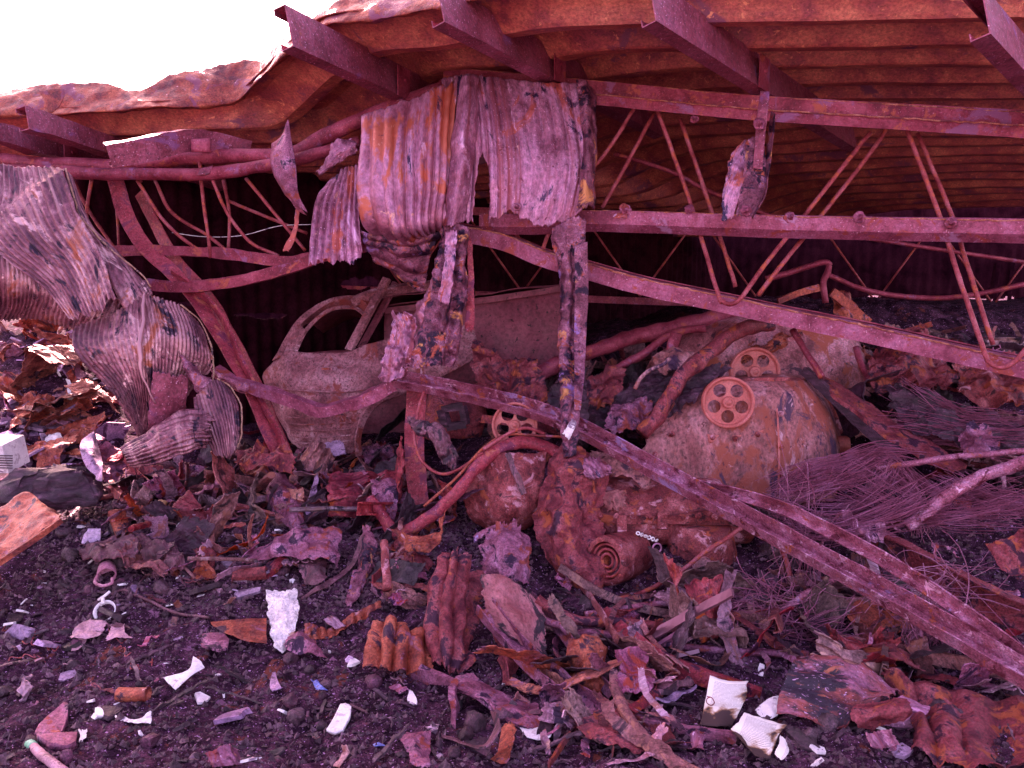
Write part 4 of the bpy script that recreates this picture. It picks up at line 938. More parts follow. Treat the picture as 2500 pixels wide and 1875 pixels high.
# ------------------------------------------------------------------ machines
def pulley(name, u, v, d, rp, ax, label, hole=.25, hr=.55):
    t = thing(name, label, 'pulley', W(u, v + rp, d), 'five-hole iron pulleys')
    r = px(rp, d); o = W(u, v, d)
    cu = bpy.data.curves.new('web_outline', 'CURVE'); cu.dimensions = '2D'; cu.fill_mode = 'BOTH'; cu.extrude = .008
    def loop(cx, cy, rr, n=28):
        s = cu.splines.new('POLY'); s.points.add(n - 1); s.use_cyclic_u = True
        for i in range(n):
            a = 2 * math.pi * i / n
            s.points[i].co = (cx + rr * math.cos(a), cy + rr * math.sin(a), 0, 1)
    loop(0, 0, r * .93, 48)
    for k in range(5):
        a = math.pi / 2 + .62 + 2 * math.pi * k / 5
        loop(r * hr * math.cos(a), r * hr * math.sin(a), r * hole)
    tmp = bpy.data.objects.new('web_outline', cu)
    me = bpy.data.meshes.new_from_object(tmp)
    bpy.data.objects.remove(tmp); bpy.data.curves.remove(cu)
    q = Vector(ax).to_track_quat('Z', 'Y')
    Rm = np.array(q.to_matrix())
    V = np.array([tuple(x.co) for x in me.vertices]) @ Rm.T + o
    Fc = [list(p.vertices) for p in me.polygons]
    bpy.data.meshes.remove(me)
    mk('web', V, Fc, M['pulley'], t, False)
    v1, f1 = lathe([(r * .88, -.03), (r * .97, -.034), (r, -.03), (r, -.014), (r * .93, -.002), (r * .93, .004), (r, .016), (r, .03), (r * .97, .034), (r * .88, .03), (r * .86, .012), (r * .86, -.012), (r * .88, -.03)], o, ax, 44)
    mk('rim', v1, f1, M['pulley'], t)
    v1, f1 = lathe([(0, -.05), (r * .2, -.05), (r * .22, -.03), (r * .24, .02), (r * .22, .036), (r * .16, .04), (r * .13, .034), (r * .1, .045), (0, .046)], o, ax, 24)
    mk('hub', v1, f1, M['pulley'], t)
    return t
pulley('belt_pulley', 1777, 982, 4.98, 63, (-.10, -1, .06), 'complete rust-orange pulley with five round holes standing in front of the pale casing')
pulley('belt_pulley', 1842, 908, 5.55, 60, (-.10, -1, .08), 'half buried rust-orange pulley just above and behind the complete one')
pulley('belt_pulley', 1257, 1038, 5.2, 56, (-.05, -1, .16), 'pulley with large holes partly hidden under the fallen channel, near the bent pipe', .27)

cs = thing('machine_casing', 'pale scorched rounded machine casing behind the complete pulley', 'machine casing', W(1840, 1215, 5.6))
fr = [[(1700, 942, 5.35), (1790, 935, 5.22), (1890, 930, 5.20), (1950, 932, 5.30), (1976, 940, 5.50)],
      [(1640, 985, 5.22), (1760, 980, 5.10), (1890, 975, 5.06), (1990, 980, 5.20), (2026, 992, 5.50)],
      [(1585, 1050, 5.14), (1730, 1050, 5.06), (1890, 1045, 5.02), (2020, 1050, 5.15), (2052, 1062, 5.50)],
      [(1560, 1110, 5.10), (1720, 1110, 5.04), (1890, 1110, 5.00), (2030, 1115, 5.12), (2060, 1122, 5.50)],
      [(1580, 1215, 5.10), (1720, 1220, 5.04), (1890, 1225, 5.00), (2022, 1225, 5.10), (2050, 1225, 5.50)]]
sheet('front_panel', fr, M['machine'], parent=cs, res=(110, 80), crum=(.012, 4), ridge=1.0, rag=(.01, 0, 0, .03), th=.008, seed=201)
sheet('top_cover', [fr[0], [(1715, 925, 5.75), (1800, 918, 5.72), (1890, 914, 5.72), (1950, 918, 5.75), (1970, 925, 5.8)], [(1730, 940, 6.1), (1800, 935, 6.1), (1890, 932, 6.1), (1940, 936, 6.1), (1960, 940, 6.1)]], M['machine'], parent=cs, res=(50, 30), crum=(.012, 5), th=.008)
sheet('end_panel', [[r_[-1] for r_ in fr], [(r_[-1][0] + 6, r_[-1][1] + 4, 5.95) for r_ in fr]], M['mach_r'], parent=cs, res=(40, 20), crum=(.01, 5), th=.008)
bar('rim_flange', [(1700, 938, 5.34), (1790, 931, 5.21), (1890, 926, 5.19), (1950, 928, 5.29), (1978, 937, 5.49), (2028, 990, 5.49), (2054, 1060, 5.49), (2062, 1122, 5.49)], rect(.02, .025), M['mach_r'], cs, sub=8, jit=.008, js=9)
sheet('access_plate', [[(1722, 1058, 5.045), (1790, 1062, 5.02), (1868, 1048, 5.0)], [(1728, 1084, 5.04), (1800, 1082, 5.015), (1862, 1072, 5.0)]], M['pulley'], parent=cs, res=(30, 8), crum=(.006, 9), rag=(.1, .05, .3, .05), th=.006)
for k, (u, v) in enumerate(((1740, 1068), (1795, 1070), (1850, 1060), (1905, 1010), (1905, 1090), (1905, 1160), (1640, 1060), (1600, 1110))):
    nutwasher((u, v), 5.0 if u > 1700 else 5.08, .009, cs, mat='mach_r', seed=k)
V, F = lathe([(0, 0), (.055, 0), (.062, .01), (.06, .09), (.05, .1), (0, .1)], W(2035, 1086, 5.45), (1, -.15, .05), 18)
mk('outlet_stub', V, F, M['pulley'], cs)
bar('seam', [(1892, 960, 5.08), (1900, 1045, 5.0), (1902, 1130, 4.975), (1900, 1210, 4.98)], rect(.003, .012), M['pulley'], cs, up=(1, 0, 0), sub=6, jit=.004)
V, F = lathe([(.0, -.3), (.05, -.3), (.05, .0), (0, .0)], W(1777, 982, 4.99), (-.10, -1, .06), 14)
mk('drive_shaft', V, F, M['mach_r'], cs)
dr = thing('scorched_hopper', 'large pale rust-stained hopper rising behind the casing, under the truss', 'hopper', W(1860, 960, 6.3))
V, F = loft([(1850, 1010, 6.35, 300, .5), (1850, 940, 6.35, 292, .52), (1855, 890, 6.35, 270, .52), (1865, 845, 6.35, 236, .5), (1880, 805, 6.35, 196, .44), (1895, 772, 6.38, 140, .34), (1905, 752, 6.4, 60, .16)], 56, 2.3, .07, 3)
mk('hopper_body', V, F, M['hopper'], dr)
for pts, m_, w in (([(1900, 735, 6.0), (1960, 712, 6.0), (2000, 700, 6.0)], 'scrap_o', .05), ([(2030, 712, 6.0), (2070, 745, 6.0), (2120, 790, 6.0)], 'scrap_o', .07), ([(2080, 850, 6.0), (2100, 890, 5.98), (2120, 930, 5.96)], 'mach_r', .04), ([(1840, 870, 5.85), (1890, 845, 5.85), (1960, 815, 5.9)], 'mach_r', .03)):
    bar('frame_bar', pts, rect(w * .6, w), M[m_], dr, sub=6, jit=.012)
sheet('bent_hood', [[(2025, 715, 6.15), (2060, 712, 6.1), (2080, 740, 6.1)], [(2030, 760, 6.05), (2070, 765, 6.0), (2110, 790, 6.0)], [(2050, 800, 6.0), (2090, 810, 5.98), (2125, 800, 6.0)]], M['scrap_o'], parent=dr, res=(30, 30), crum=(.03, 8), rag=(.1, .1, .2, .1))
sheet('peeled_skin', [[(1800, 850, 5.78), (1880, 815, 5.78), (1960, 800, 5.86)], [(1790, 880, 5.74), (1870, 850, 5.74), (1940, 835, 5.82)], [(1790, 905, 5.74), (1860, 880, 5.76), (1900, 860, 5.8)]], M['scrap_o'], parent=dr, res=(50, 30), crum=(.03, 9), rag=(.2, .2, .3, .2), moth=(.12, 9))
sheet('side_skin', [[(2090, 830, 6.05), (2150, 850, 6.1), (2210, 860, 6.2)], [(2110, 880, 6.0), (2180, 900, 6.0), (2230, 900, 6.1)], [(2150, 930, 5.9), (2200, 950, 5.9), (2260, 960, 5.95)]], M['scrap_o'], parent=dr, res=(40, 30), crum=(.05, 7), rag=(.2, .2, .3, .2))

sh = tag(sheet('rusted_shell', [[(1150, 1112, 5.15), (1240, 1100, 4.98), (1338, 1105, 5.08)], [(1132, 1190, 5.1), (1230, 1190, 4.88), (1330, 1180, 4.98)], [(1138, 1255, 5.1), (1220, 1268, 4.9), (1315, 1250, 4.98)], [(1175, 1290, 5.15), (1230, 1300, 5.02), (1290, 1290, 5.05)]], M['mach_r'], res=(70, 60), crum=(.02, 5), rag=(.03, .04, .12, .04), th=.008),
         'curved rusted shell plate with flaky white patches, under the bent pipe', 'shell plate')
bar('wood_strip', [(1238, 1108, 4.93), (1258, 1150, 4.88), (1280, 1205, 4.86)], rect(.02, .035), M['wood'], None, 'thin pale splinter leaning on the rusted shell plate', 'splinter', up=(1, 0, 0), sub=6, jit=.012, js=14)
tag(sheet('crumpled_plate', [[(1380, 1065, 5.02), (1400, 1085, 4.98), (1425, 1105, 4.98)], [(1318, 1150, 4.92), (1400, 1135, 4.80), (1502, 1150, 4.86)], [(1293, 1250, 4.86), (1380, 1240, 4.70), (1475, 1235, 4.76)], [(1325, 1340, 4.76), (1400, 1330, 4.58), (1485, 1320, 4.66)], [(1408, 1440, 4.66), (1440, 1440, 4.50), (1485, 1430, 4.56)], [(1436, 1492, 4.62), (1455, 1497, 4.5), (1472, 1490, 4.52)]], M['scrap_r'], res=(90, 120), crum=(.035, 5), ridge=1.5, rag=(.04, .09, .06, .09), th=.006, seed=101, smooth=False),
    'large crumpled rust-red plate hanging in the middle of the heap, left of the spring housing', 'crumpled plate')
tag(sheet('grey_scrap', [[(1395, 1120, 4.86), (1440, 1110, 4.84), (1470, 1120, 4.84)], [(1410, 1145, 4.78), (1450, 1145, 4.74), (1500, 1150, 4.78)], [(1440, 1180, 4.76), (1465, 1170, 4.74), (1490, 1160, 4.76)]], M['sheet'], res=(40, 30), crum=(.02, 9), rag=(.2, .2, .3, .2)), 'grey torn scrap on top of the crumpled plate', 'metal scrap')

lm = thing('engine_block', 'rusted engine block with flaky pale patches lying under the fallen channel', 'engine', W(1630, 1285, 5.05))
V, F = loft([(1640, 1300, 5.1, 178, .26), (1632, 1272, 5.1, 190, .32), (1622, 1225, 5.1, 186, .32), (1612, 1185, 5.12, 170, .28), (1605, 1160, 5.15, 140, .2)], 56, 6, .03, 8)
mk('block', V, F, M['mach_r'], lm)
for (u, v) in ((1515, 1285), (1615, 1278), (1800, 1265), (1850, 1290)):
    V, F = sweep([(u, v - 26, 4.76), (u + 2, v + 14, 4.74)], rect(.055, .07), sub=3, jit=.008)
    mk('lug', V, F, M['mach_r'], lm, False)
V, F = sweep([(1450, 1262, 4.80), (1560, 1270, 4.765), (1700, 1262, 4.76), (1820, 1250, 4.80)], rect(.03, .05), sub=8, jit=.014, js=9)
mk('flange', V, F, M['mach_r'], lm, False)
for k in range(9):
    nutwasher((1465 + k * 40, 1258 + (k % 2) * 3), 4.745, .010, lm, mat='mach_r', seed=k)
for (u, v, r_) in ((1690, 1312, .012), (1668, 1340, .010), (1762, 1312, .013)):
    nutwasher((u, v), 4.70, r_, lm, mat='mach_r', seed=u)
tag(sheet('pale_plate', [[(1455, 1200, 4.86), (1500, 1188, 4.80), (1540, 1190, 4.80)], [(1465, 1225, 4.82), (1500, 1220, 4.76), (1535, 1220, 4.76)], [(1480, 1250, 4.80), (1510, 1255, 4.76), (1540, 1240, 4.78)]], M['machine'], res=(30, 24), crum=(.012, 9), rag=(.2, .2, .3, .2)), 'small pale flaking plate on the end of the engine block', 'metal plate')

spg = thing('spring_housing', 'rusted cylinder with concentric coil rings showing in its open end', 'spring housing', W(1490, 1440, 4.6))
so, sax = W(1476, 1370, 4.52), np.array((-.62, -.75, .10))
r = px(60, 4.55)
V, F = lathe([(r * .78, .0), (r * .98, .0), (r, -.012), (r, -.30), (r * .9, -.32), (0, -.32), (0, -.12), (r * .76, -.12), (r * .78, 0)], so, sax, 40)
V = V + np.stack([fbm(V * 9 + k, 3) for k in (1, 20, 40)], -1) * .010
mk('housing', V, F, M['mach_r'], spg)
for q in (.66, .46, .26):
    rr = r * q
    V, F = lathe([(rr + .008 * math.cos(a), -.03 + .008 * math.sin(a)) for a in np.linspace(0, 2 * math.pi, 9)], so, sax, 36)
    mk('coil', V, F, M['rod'], spg)
for a in np.linspace(.3, 6.2, 6):
    e1 = np.cross(sax / np.linalg.norm(sax), (0, 0, 1)); e1 /= np.linalg.norm(e1); e2 = np.cross(sax / np.linalg.norm(sax), e1)
    V, F = lathe([(0, .004), (.009, .003), (.010, -.002), (0, -.002)], so + (e1 * math.cos(a) + e2 * math.sin(a)) * r * .88, sax, 10)
    mk('rivet', V, F, M['rod'], spg)
bl = thing('rusty_barrel', 'round-bottomed rusted drum hanging under the engine block, right of the spring housing', 'drum', W(1715, 1440, 4.8))
V, F = loft([(1722, 1445, 4.82, 34, .08), (1720, 1432, 4.82, 62, .15), (1716, 1400, 4.82, 82, .19), (1712, 1350, 4.82, 86, .2), (1710, 1305, 4.82, 80, .2), (1712, 1275, 4.82, 72, .18)], 40, 2.2, .03, 6)
mk('drum_body', V, F, M['mach_r'], bl)
V, F = lathe([(0, .012), (.055, .012), (.06, .0), (.058, -.05), (0, -.05)], W(1716, 1385, 4.61), (-.1, -1, -.25), 20)
mk('end_cap', V, F, M['machine'], bl)
rb = []
for k in range(9): rb += [(.13, k * .035), (.15, k * .035 + .010), (.15, k * .035 + .02), (.13, k * .035 + .03)]
V, F = lathe([(0, 0)] + rb + [(0, .32)], W(1690, 1445, 4.72), (.85, .3, .12), 30)
V = V + np.stack([fbm(V * 7 + k, 3) for k in (1, 20, 40)], -1) * .02
mk('ribbed_cylinder', V, F, M['mach_r'], None)
o = bpy.data.objects['ribbed_cylinder']; tag(o, 'ribbed rusted cylinder lying half buried below the hanging drum', 'cylinder')
t = thing('round_flange', 'flat round grey plate propped behind the pale tube', 'flange', W(1615, 1500, 4.55))
V, F = lathe([(0, .01), (.05, .012), (.085, .006), (.092, 0), (.09, -.014), (0, -.014)], W(1615, 1462, 4.56), (-.1, -1, .25), 28)
V = V + np.stack([fbm(V * 16 + k, 3) for k in (1, 20, 40)], -1) * .012
mk('disc', V, F, M['scrap_m'], t)
t = thing('shackle', 'small ring hanging from a short chain below the engine block', 'shackle', W(1604, 1350, 4.7))
V, F = lathe([(.026 + .006 * math.cos(a), .006 * math.sin(a)) for a in np.linspace(0, 2 * math.pi, 8)], W(1604, 1338, 4.66), (.2, -1, .1), 20)
mk('ring', V, F, M['sheet'], t)
for k in range(6):
    V, F = lathe([(.010 + .004 * math.cos(a), .004 * math.sin(a)) for a in np.linspace(0, 2 * math.pi, 7)], W(1558 + k * 9, 1302 + k * 3.5, 4.66), (math.sin(k * 1.7), -1, math.cos(k * 1.9)), 12)
    mk('link', V, F, M['white'], t)

# small burnt parts in the dark gap above the bent pipe
tag(sheet('charred_board', [[(985, 1010, 5.15), (1030, 1020, 5.12), (1085, 1045, 5.14)], [(1000, 1040, 5.1), (1060, 1060, 5.06), (1115, 1090, 5.1)], [(1060, 1080, 5.08), (1085, 1110, 5.06), (1122, 1130, 5.1)], [(1078, 1140, 5.06), (1095, 1150, 5.06), (1108, 1160, 5.08)]], M['wood'], res=(50, 60), crum=(.03, 9), rag=(.1, .15, .15, .15), th=.02), 'splintered charred board behind the hooped wire by the post', 'board')
t = thing('burnt_motor', 'blackened square motor frame in the dark above the charred board', 'motor', W(1110, 1040, 5.7))
for pts in ([(1078, 1000, 5.6), (1130, 990, 5.6)], [(1130, 990, 5.6), (1140, 1035, 5.6)], [(1140, 1035, 5.6), (1090, 1045, 5.6)], [(1090, 1045, 5.6), (1078, 1000, 5.6)]):
    bar('frame_bar', pts, rect(.05, .05), M['char'], t, sub=4, jit=.02, js=9)
V, F = loft([(1108, 1060, 5.85, 70, .12), (1110, 1010, 5.85, 76, .14), (1112, 965, 5.85, 62, .12)], 24, 2.6, .05, 7)
mk('motor_body', V, F, M['scrap_r'], t)

# ------------------------------------------------------------------ tangles of bare steel cord
def cord_mesh(curves, r):
    V, F = [], []
    base = 0
    k = 3
    r0 = r
    for Q in curves:
        m = len(Q)
        T = np.gradient(Q, axis=0); T /= np.linalg.norm(T, axis=1)[:, None] + 1e-9
        S = np.cross(T, (.2, .3, 1.)); S /= np.linalg.norm(S, axis=1)[:, None] + 1e-9
        U = np.cross(S, T)
        r = r0 * RNG.choice([.7, 1, 1, 1.6])
        ring = np.stack([Q + (S * math.cos(2 * math.pi * i / k) + U * math.sin(2 * math.pi * i / k)) * r for i in range(k)], 1)
        V.append(ring.reshape(-1, 3))
        for j in range(m - 1):
            for i in range(k):
                F.append([base + j * k + i, base + j * k + (i + 1) % k, base + (j + 1) * k + (i + 1) % k, base + (j + 1) * k + i])
        base += m * k
    return np.concatenate(V), F
def bundle(paths, n, spread, r=.0016, m=22, fray=1.0):
    out = []
    for P in paths:
        Pw = np.array([W(*p) for p in P])
        Q0 = spline(Pw, np.linspace(0, 1, m))
        t = np.linspace(0, 1, m)
        for _ in range(int(n * 1.7)):
            o = RNG.normal(0, 1, 3) * spread
            w = .45 + fray * np.abs(t - .5) * 1.4
            wob = np.stack([n1(t * 2.2 + RNG.random() * 50, RNG.random() * 9, 2) for _ in range(3)], -1) * spread * 1.6
            a, b = sorted(RNG.random(2)); a *= .35; b = 1 - (1 - b) * .35
            Q = Q0 + o * w[:, None] + wob
            i0, i1 = int(a * m), max(int(a * m) + 5, int(b * m))
            out.append(Q[i0:i1])
    return out
def tangle(u, v, d, ru, rv, n, ln=.35, r=.0022, down=0):
    out = []
    ln = ln * 1.25
    for _ in range(n):
        c = W(u + RNG.normal(0, ru * .5), v + RNG.normal(0, rv * .5), d + RNG.normal(0, .05))
        dr_ = RNG.normal(0, 1, 3) * np.array((1, .5, .7 if not down else .2)); dr_ /= np.linalg.norm(dr_)
        if down: dr_ = dr_ * .5 + np.array((0, 0, -1.))
        t = np.linspace(-.5, .5, 12)[:, None]
        L_ = ln * (.4 + RNG.random())
        bend = RNG.normal(0, 1, 3) * L_ * .35
        out.append(c + dr_ * t * L_ + bend * (t ** 2 - .1) + np.stack([n1(t[:, 0] * 4 + RNG.random() * 50, 3, 2) for _ in range(3)], -1) * .02)
    return out
def cords(name, curves, label, r=.0018):
    V, F = cord_mesh(curves, r)
    o = mk(name, V, F, M['wire'], None, False)
    return tag(o, label, 'wire tangle', 'tangles of bare steel cord')
cords('wire_bundle', bundle([[(1890, 1205, 4.75), (1960, 1160, 4.7), (2060, 1130, 4.66), (2150, 1110, 4.62), (2240, 1125, 4.6)], [(1900, 1225, 4.65), (2000, 1190, 4.6), (2080, 1165, 4.58), (2160, 1130, 4.56)], [(1990, 1240, 4.6), (2090, 1235, 4.55), (2140, 1190, 4.55), (2185, 1130, 4.56)]], 55, .035), 'long combed sweep of steel cord curving beside the pale casing')
cords('wire_bundle', bundle([[(2175, 1150, 4.56), (2225, 1200, 4.5), (2250, 1260, 4.44), (2258, 1300, 4.4)], [(2160, 1120, 4.6), (2230, 1170, 4.55), (2300, 1210, 4.5), (2320, 1250, 4.5)]], 45, .03), 'steel cords falling in a fan to the right of the long sweep')
cords('wire_tangle', tangle(1860, 1500, 4.25, 120, 60, 260, .3) + tangle(1960, 1560, 4.15, 90, 50, 80, .28) + bundle([[(1740, 1450, 4.4), (1840, 1470, 4.3), (1930, 1530, 4.2), (1990, 1600, 4.1)], [(1700, 1520, 4.3), (1820, 1540, 4.2), (1950, 1550, 4.15), (2080, 1530, 4.1)]], 60, .06), 'bushy tangle of steel cord sprouting beside the crossing tube')
cords('wire_tangle', tangle(2270, 1580, 3.95, 80, 45, 260, .25, down=1), 'curtain of steel cord drooping under the fallen channel')
cords('wire_tangle', bundle([[(2160, 1050, 5.1), (2300, 1060, 4.95), (2420, 1080, 4.8), (2560, 1090, 4.7)], [(2200, 960, 5.3), (2300, 1010, 5.1), (2420, 1040, 5.0), (2560, 1060, 4.9)], [(2300, 1180, 4.6), (2420, 1220, 4.4), (2560, 1240, 4.3)]], 70, .05), 'matted mass of steel cord along the right edge under the truss')
cords('wire_tangle', tangle(1950, 1330, 4.4, 60, 90, 50, .4, down=1), 'loose hanging wisps of steel cord by the drooping rod')

# burnt slope between the hanging strip and the casing
for rows, m_, lb in (
    ([[(1420, 1010, 5.6), (1500, 960, 5.7), (1600, 900, 5.8), (1680, 860, 5.9)], [(1380, 1050, 5.4), (1480, 1010, 5.45), (1580, 960, 5.5), (1680, 920, 5.6)], [(1400, 1090, 5.25), (1500, 1060, 5.25), (1600, 1030, 5.3), (1660, 1000, 5.35)]], 'char', 'glossy black burnt crust on the slope left of the complete pulley'),
    ([[(1430, 930, 5.7), (1480, 880, 5.8), (1530, 900, 5.8)], [(1420, 990, 5.55), (1470, 950, 5.6), (1530, 950, 5.6)], [(1440, 1010, 5.5), (1480, 990, 5.5), (1520, 980, 5.5)]], 'scrap_r', 'upright dark red shred standing on the burnt slope'),
    ([[(1580, 880, 5.7), (1640, 850, 5.75), (1700, 860, 5.7)], [(1600, 900, 5.6), (1650, 880, 5.6), (1700, 890, 5.55)], [(1620, 920, 5.55), (1660, 910, 5.5), (1690, 910, 5.5)]], 'machine', 'pale flaked patch of sheet high on the burnt slope'),
    ([[(1480, 1000, 5.35), (1540, 960, 5.4), (1600, 990, 5.4)], [(1470, 1040, 5.2), (1540, 1020, 5.2), (1590, 1030, 5.22)], [(1500, 1070, 5.15), (1550, 1060, 5.1), (1580, 1060, 5.12)]], 'scrap_m', 'mauve glinting scrap at the foot of the burnt slope'),
    ([[(1690, 920, 5.35), (1740, 890, 5.4), (1800, 900, 5.4)], [(1650, 980, 5.15), (1700, 950, 5.15), (1740, 930, 5.2)], [(1620, 1040, 5.1), (1660, 1010, 5.05), (1700, 990, 5.05)]], 'char', 'black fibrous crust sagging left of the complete pulley'),
    ([[(1440, 1085, 5.1), (1520, 1100, 5.0), (1620, 1150, 4.9)], [(1430, 1120, 5.0), (1510, 1140, 4.9), (1600, 1180, 4.85)], [(1450, 1160, 5.0), (1520, 1170, 4.9), (1590, 1200, 4.85)]], 'machine', 'pale scabby plate lying above the engine block, under the fallen channel'),
    ([[(2120, 930, 5.4), (2260, 940, 5.3), (2400, 1000, 5.1), (2540, 1030, 4.9)], [(2170, 1000, 5.1), (2290, 1020, 5.0), (2420, 1060, 4.85), (2540, 1090, 4.7)], [(2230, 1070, 4.9), (2320, 1090, 4.8), (2430, 1110, 4.7), (2540, 1130, 4.6)]], 'char', 'black matted crust spread over the right slope behind the tubes'),
    ([[(2330, 1060, 4.85), (2380, 1030, 4.85), (2440, 1070, 4.8)], [(2340, 1100, 4.75), (2390, 1080, 4.7), (2440, 1100, 4.7)], [(2350, 1130, 4.7), (2390, 1120, 4.66), (2430, 1125, 4.66)]], 'scrap_m', 'mauve lump of scrap resting on the black crust at right')):
    tag(sheet('burnt_crust' if m_ == 'char' else 'slope_scrap', rows, M[m_], res=(90, 60), crum=(.03, 6), ridge=2.0, smooth=False, rag=(.15, .12, .2, .12)), lb, 'burnt crust' if m_ == 'char' else 'metal scrap')
cords('wire_tangle', bundle([[(1880, 1260, 4.6), (2000, 1290, 4.4), (2150, 1270, 4.3), (2300, 1200, 4.3)], [(2050, 1180, 4.6), (2200, 1240, 4.4), (2350, 1260, 4.25), (2540, 1230, 4.1)]], 40, .06) + tangle(2250, 1440, 4.05, 150, 50, 60, .4), 'loose stray steel cords straggling over the beams at right')

for rows, m_, lb in (
    ([[(2120, 850, 5.9), (2220, 800, 6.0), (2330, 850, 5.9)], [(2110, 910, 5.6), (2220, 880, 5.6), (2340, 910, 5.6)], [(2140, 960, 5.4), (2230, 950, 5.35), (2330, 960, 5.4)]], 'scrap_r', 'rust-red buckled sheet heaped under the lower truss chord at right'),
    ([[(2320, 880, 5.6), (2420, 850, 5.6), (2540, 900, 5.5)], [(2330, 940, 5.35), (2430, 930, 5.3), (2540, 960, 5.2)], [(2350, 990, 5.2), (2440, 990, 5.1), (2540, 1000, 5.0)]], 'mach_r', 'scaly brown sheet lying at the right edge under the truss'),
    ([[(1150, 800, 6.2), (1230, 860, 6.1), (1320, 870, 6.0)], [(1150, 930, 5.9), (1240, 940, 5.8), (1340, 930, 5.8)], [(1170, 1000, 5.6), (1260, 1010, 5.5), (1350, 1000, 5.5)]], 'scrap_r', 'dark red sheet slumped against the van side, left of the long strip'),
    ([[(1350, 930, 5.6), (1390, 880, 5.65), (1440, 900, 5.6)], [(1330, 1000, 5.35), (1390, 980, 5.3), (1440, 980, 5.3)], [(1340, 1050, 5.2), (1390, 1050, 5.15), (1440, 1040, 5.15)]], 'char', 'blackened folded sheet just right of the long strip above the diagonal beam'),
    ([[(1180, 1290, 4.75), (1230, 1270, 4.75), (1290, 1300, 4.72)], [(1170, 1360, 4.6), (1230, 1350, 4.52), (1300, 1370, 4.55)], [(1190, 1430, 4.5), (1240, 1430, 4.42), (1300, 1440, 4.46)]], 'scrap_m', 'mauve crumpled sheet between the rusted shell plate and the flaked plate'),
    ([[(560, 1090, 5.6), (640, 1075, 5.6), (720, 1100, 5.5)], [(570, 1130, 5.4), (640, 1120, 5.35), (730, 1130, 5.35)], [(600, 1150, 5.3), (660, 1150, 5.25), (730, 1150, 5.25)]], 'scrap_r', 'low red-brown sheet under the foot of the bent column')):
    tag(sheet('slope_scrap', rows, M[m_], res=(60, 50), crum=(.035, 6), ridge=1.8, smooth=False, rag=(.15, .12, .15, .12)), lb, 'metal scrap')

# ------------------------------------------------------------------ scrap sheets in the lower half
def scrap(name, rows, mat, label, cat='metal scrap', **k):
    if k.pop('ground', True): rows = rest(rows)
    k.setdefault('ridge', 1.6)
    k.setdefault('crum', (.018, 6)); k.setdefault('rag', (.08, .08, .10, .08)); k.setdefault('res', (44, 38)); k.setdefault('smooth', False)
    return tag(sheet(name, rows, M[mat], **k), label, cat)
M['sooty'] = metal('sooty orange cladding', [(.10, .02, .03), (.30, .08, .04), (.34, .17, .22)], [((.02, .008, .025), 4, .50), ((.5, .2, .06), 8, .60)], 5, uv=True, stretch=(.5, 1.6, 1), bump=1.0, grime=.5, rough=.45, spec=.5, speck=((.6, .5, .6), 110, .66))
scrap('corrugated_scrap', [[(1935, 1612, 3.75), (2010, 1600, 3.8), (2080, 1602, 3.8), (2140, 1640, 3.7), (2200, 1692, 3.55)], [(1915, 1660, 3.62), (2000, 1670, 3.6), (2070, 1680, 3.6), (2130, 1700, 3.56), (2185, 1705, 3.5)], [(1890, 1740, 3.45), (1960, 1755, 3.4), (2035, 1782, 3.36), (2080, 1735, 3.42), (2150, 1715, 3.46)]], 'sooty', 'dark orange corrugated scrap with sooty lower half beside the burnt book pages', res=(80, 90), corr=(3.2, .020, 't', .5), rag=(.03, .05, .04, .03), crum=(.014, 6), seed=3)
scrap('twisted_offcut', [[(2085, 1740, 3.36), (2150, 1715, 3.34), (2215, 1705, 3.32)], [(2080, 1765, 3.30), (2150, 1745, 3.26), (2230, 1725, 3.26)], [(2130, 1790, 3.28), (2180, 1770, 3.26), (2230, 1750, 3.28)]], 'scrap_r', 'pinkish twisted offcut between the two big scraps at lower right')
scrap('corrugated_scrap', [[(2140, 1650, 3.62), (2250, 1670, 3.55), (2360, 1700, 3.5), (2540, 1740, 3.4)], [(2200, 1700, 3.45), (2280, 1740, 3.36), (2400, 1760, 3.3), (2540, 1790, 3.2)], [(2220, 1780, 3.25), (2300, 1810, 3.16), (2400, 1840, 3.1), (2540, 1850, 3.05)], [(2215, 1840, 3.15), (2310, 1875, 3.0), (2420, 1900, 2.95), (2540, 1900, 2.9)]], 'scrap_r', 'huge creased sheet of purple-brown scrap filling the lower right corner', res=(100, 110), corr=(4, .022, 's', 1.2), rag=(.04, .02, .12, .05), crum=(.03, 4), seed=4)
scrap('fallen_sheet', [[(2060, 1470, 4.1), (2140, 1440, 4.1), (2260, 1460, 4.05)], [(2060, 1500, 4.0), (2150, 1500, 3.95), (2280, 1500, 3.95)], [(2090, 1540, 3.92), (2150, 1555, 3.88), (2280, 1525, 3.9)]], 'scrap_o', 'orange curved sheet lying under the fallen channel at right')
scrap('torn_foil', [[(2025, 1240, 4.42), (2090, 1260, 4.36), (2150, 1255, 4.34), (2200, 1290, 4.3)], [(2040, 1270, 4.36), (2090, 1290, 4.3), (2150, 1290, 4.28), (2200, 1310, 4.26)], [(2090, 1305, 4.36), (2130, 1320, 4.3), (2170, 1330, 4.26), (2190, 1320, 4.26)]], 'sheet', 'ragged grey torn foil draped over the rusty girder', crum=(.03, 9), rag=(.3, .2, .4, .2), moth=(.14, 12), ground=False)
scrap('torn_foil', [[(2265, 1300, 4.2), (2300, 1320, 4.2), (2370, 1360, 4.1)], [(2275, 1350, 4.15), (2310, 1360, 4.1), (2375, 1380, 4.06)], [(2310, 1370, 4.12), (2350, 1390, 4.06), (2380, 1400, 4.04)]], 'sheet', 'smaller torn foil scrap caught on the girder further right', crum=(.03, 9), rag=(.3, .2, .4, .2), moth=(.14, 12), ground=False)
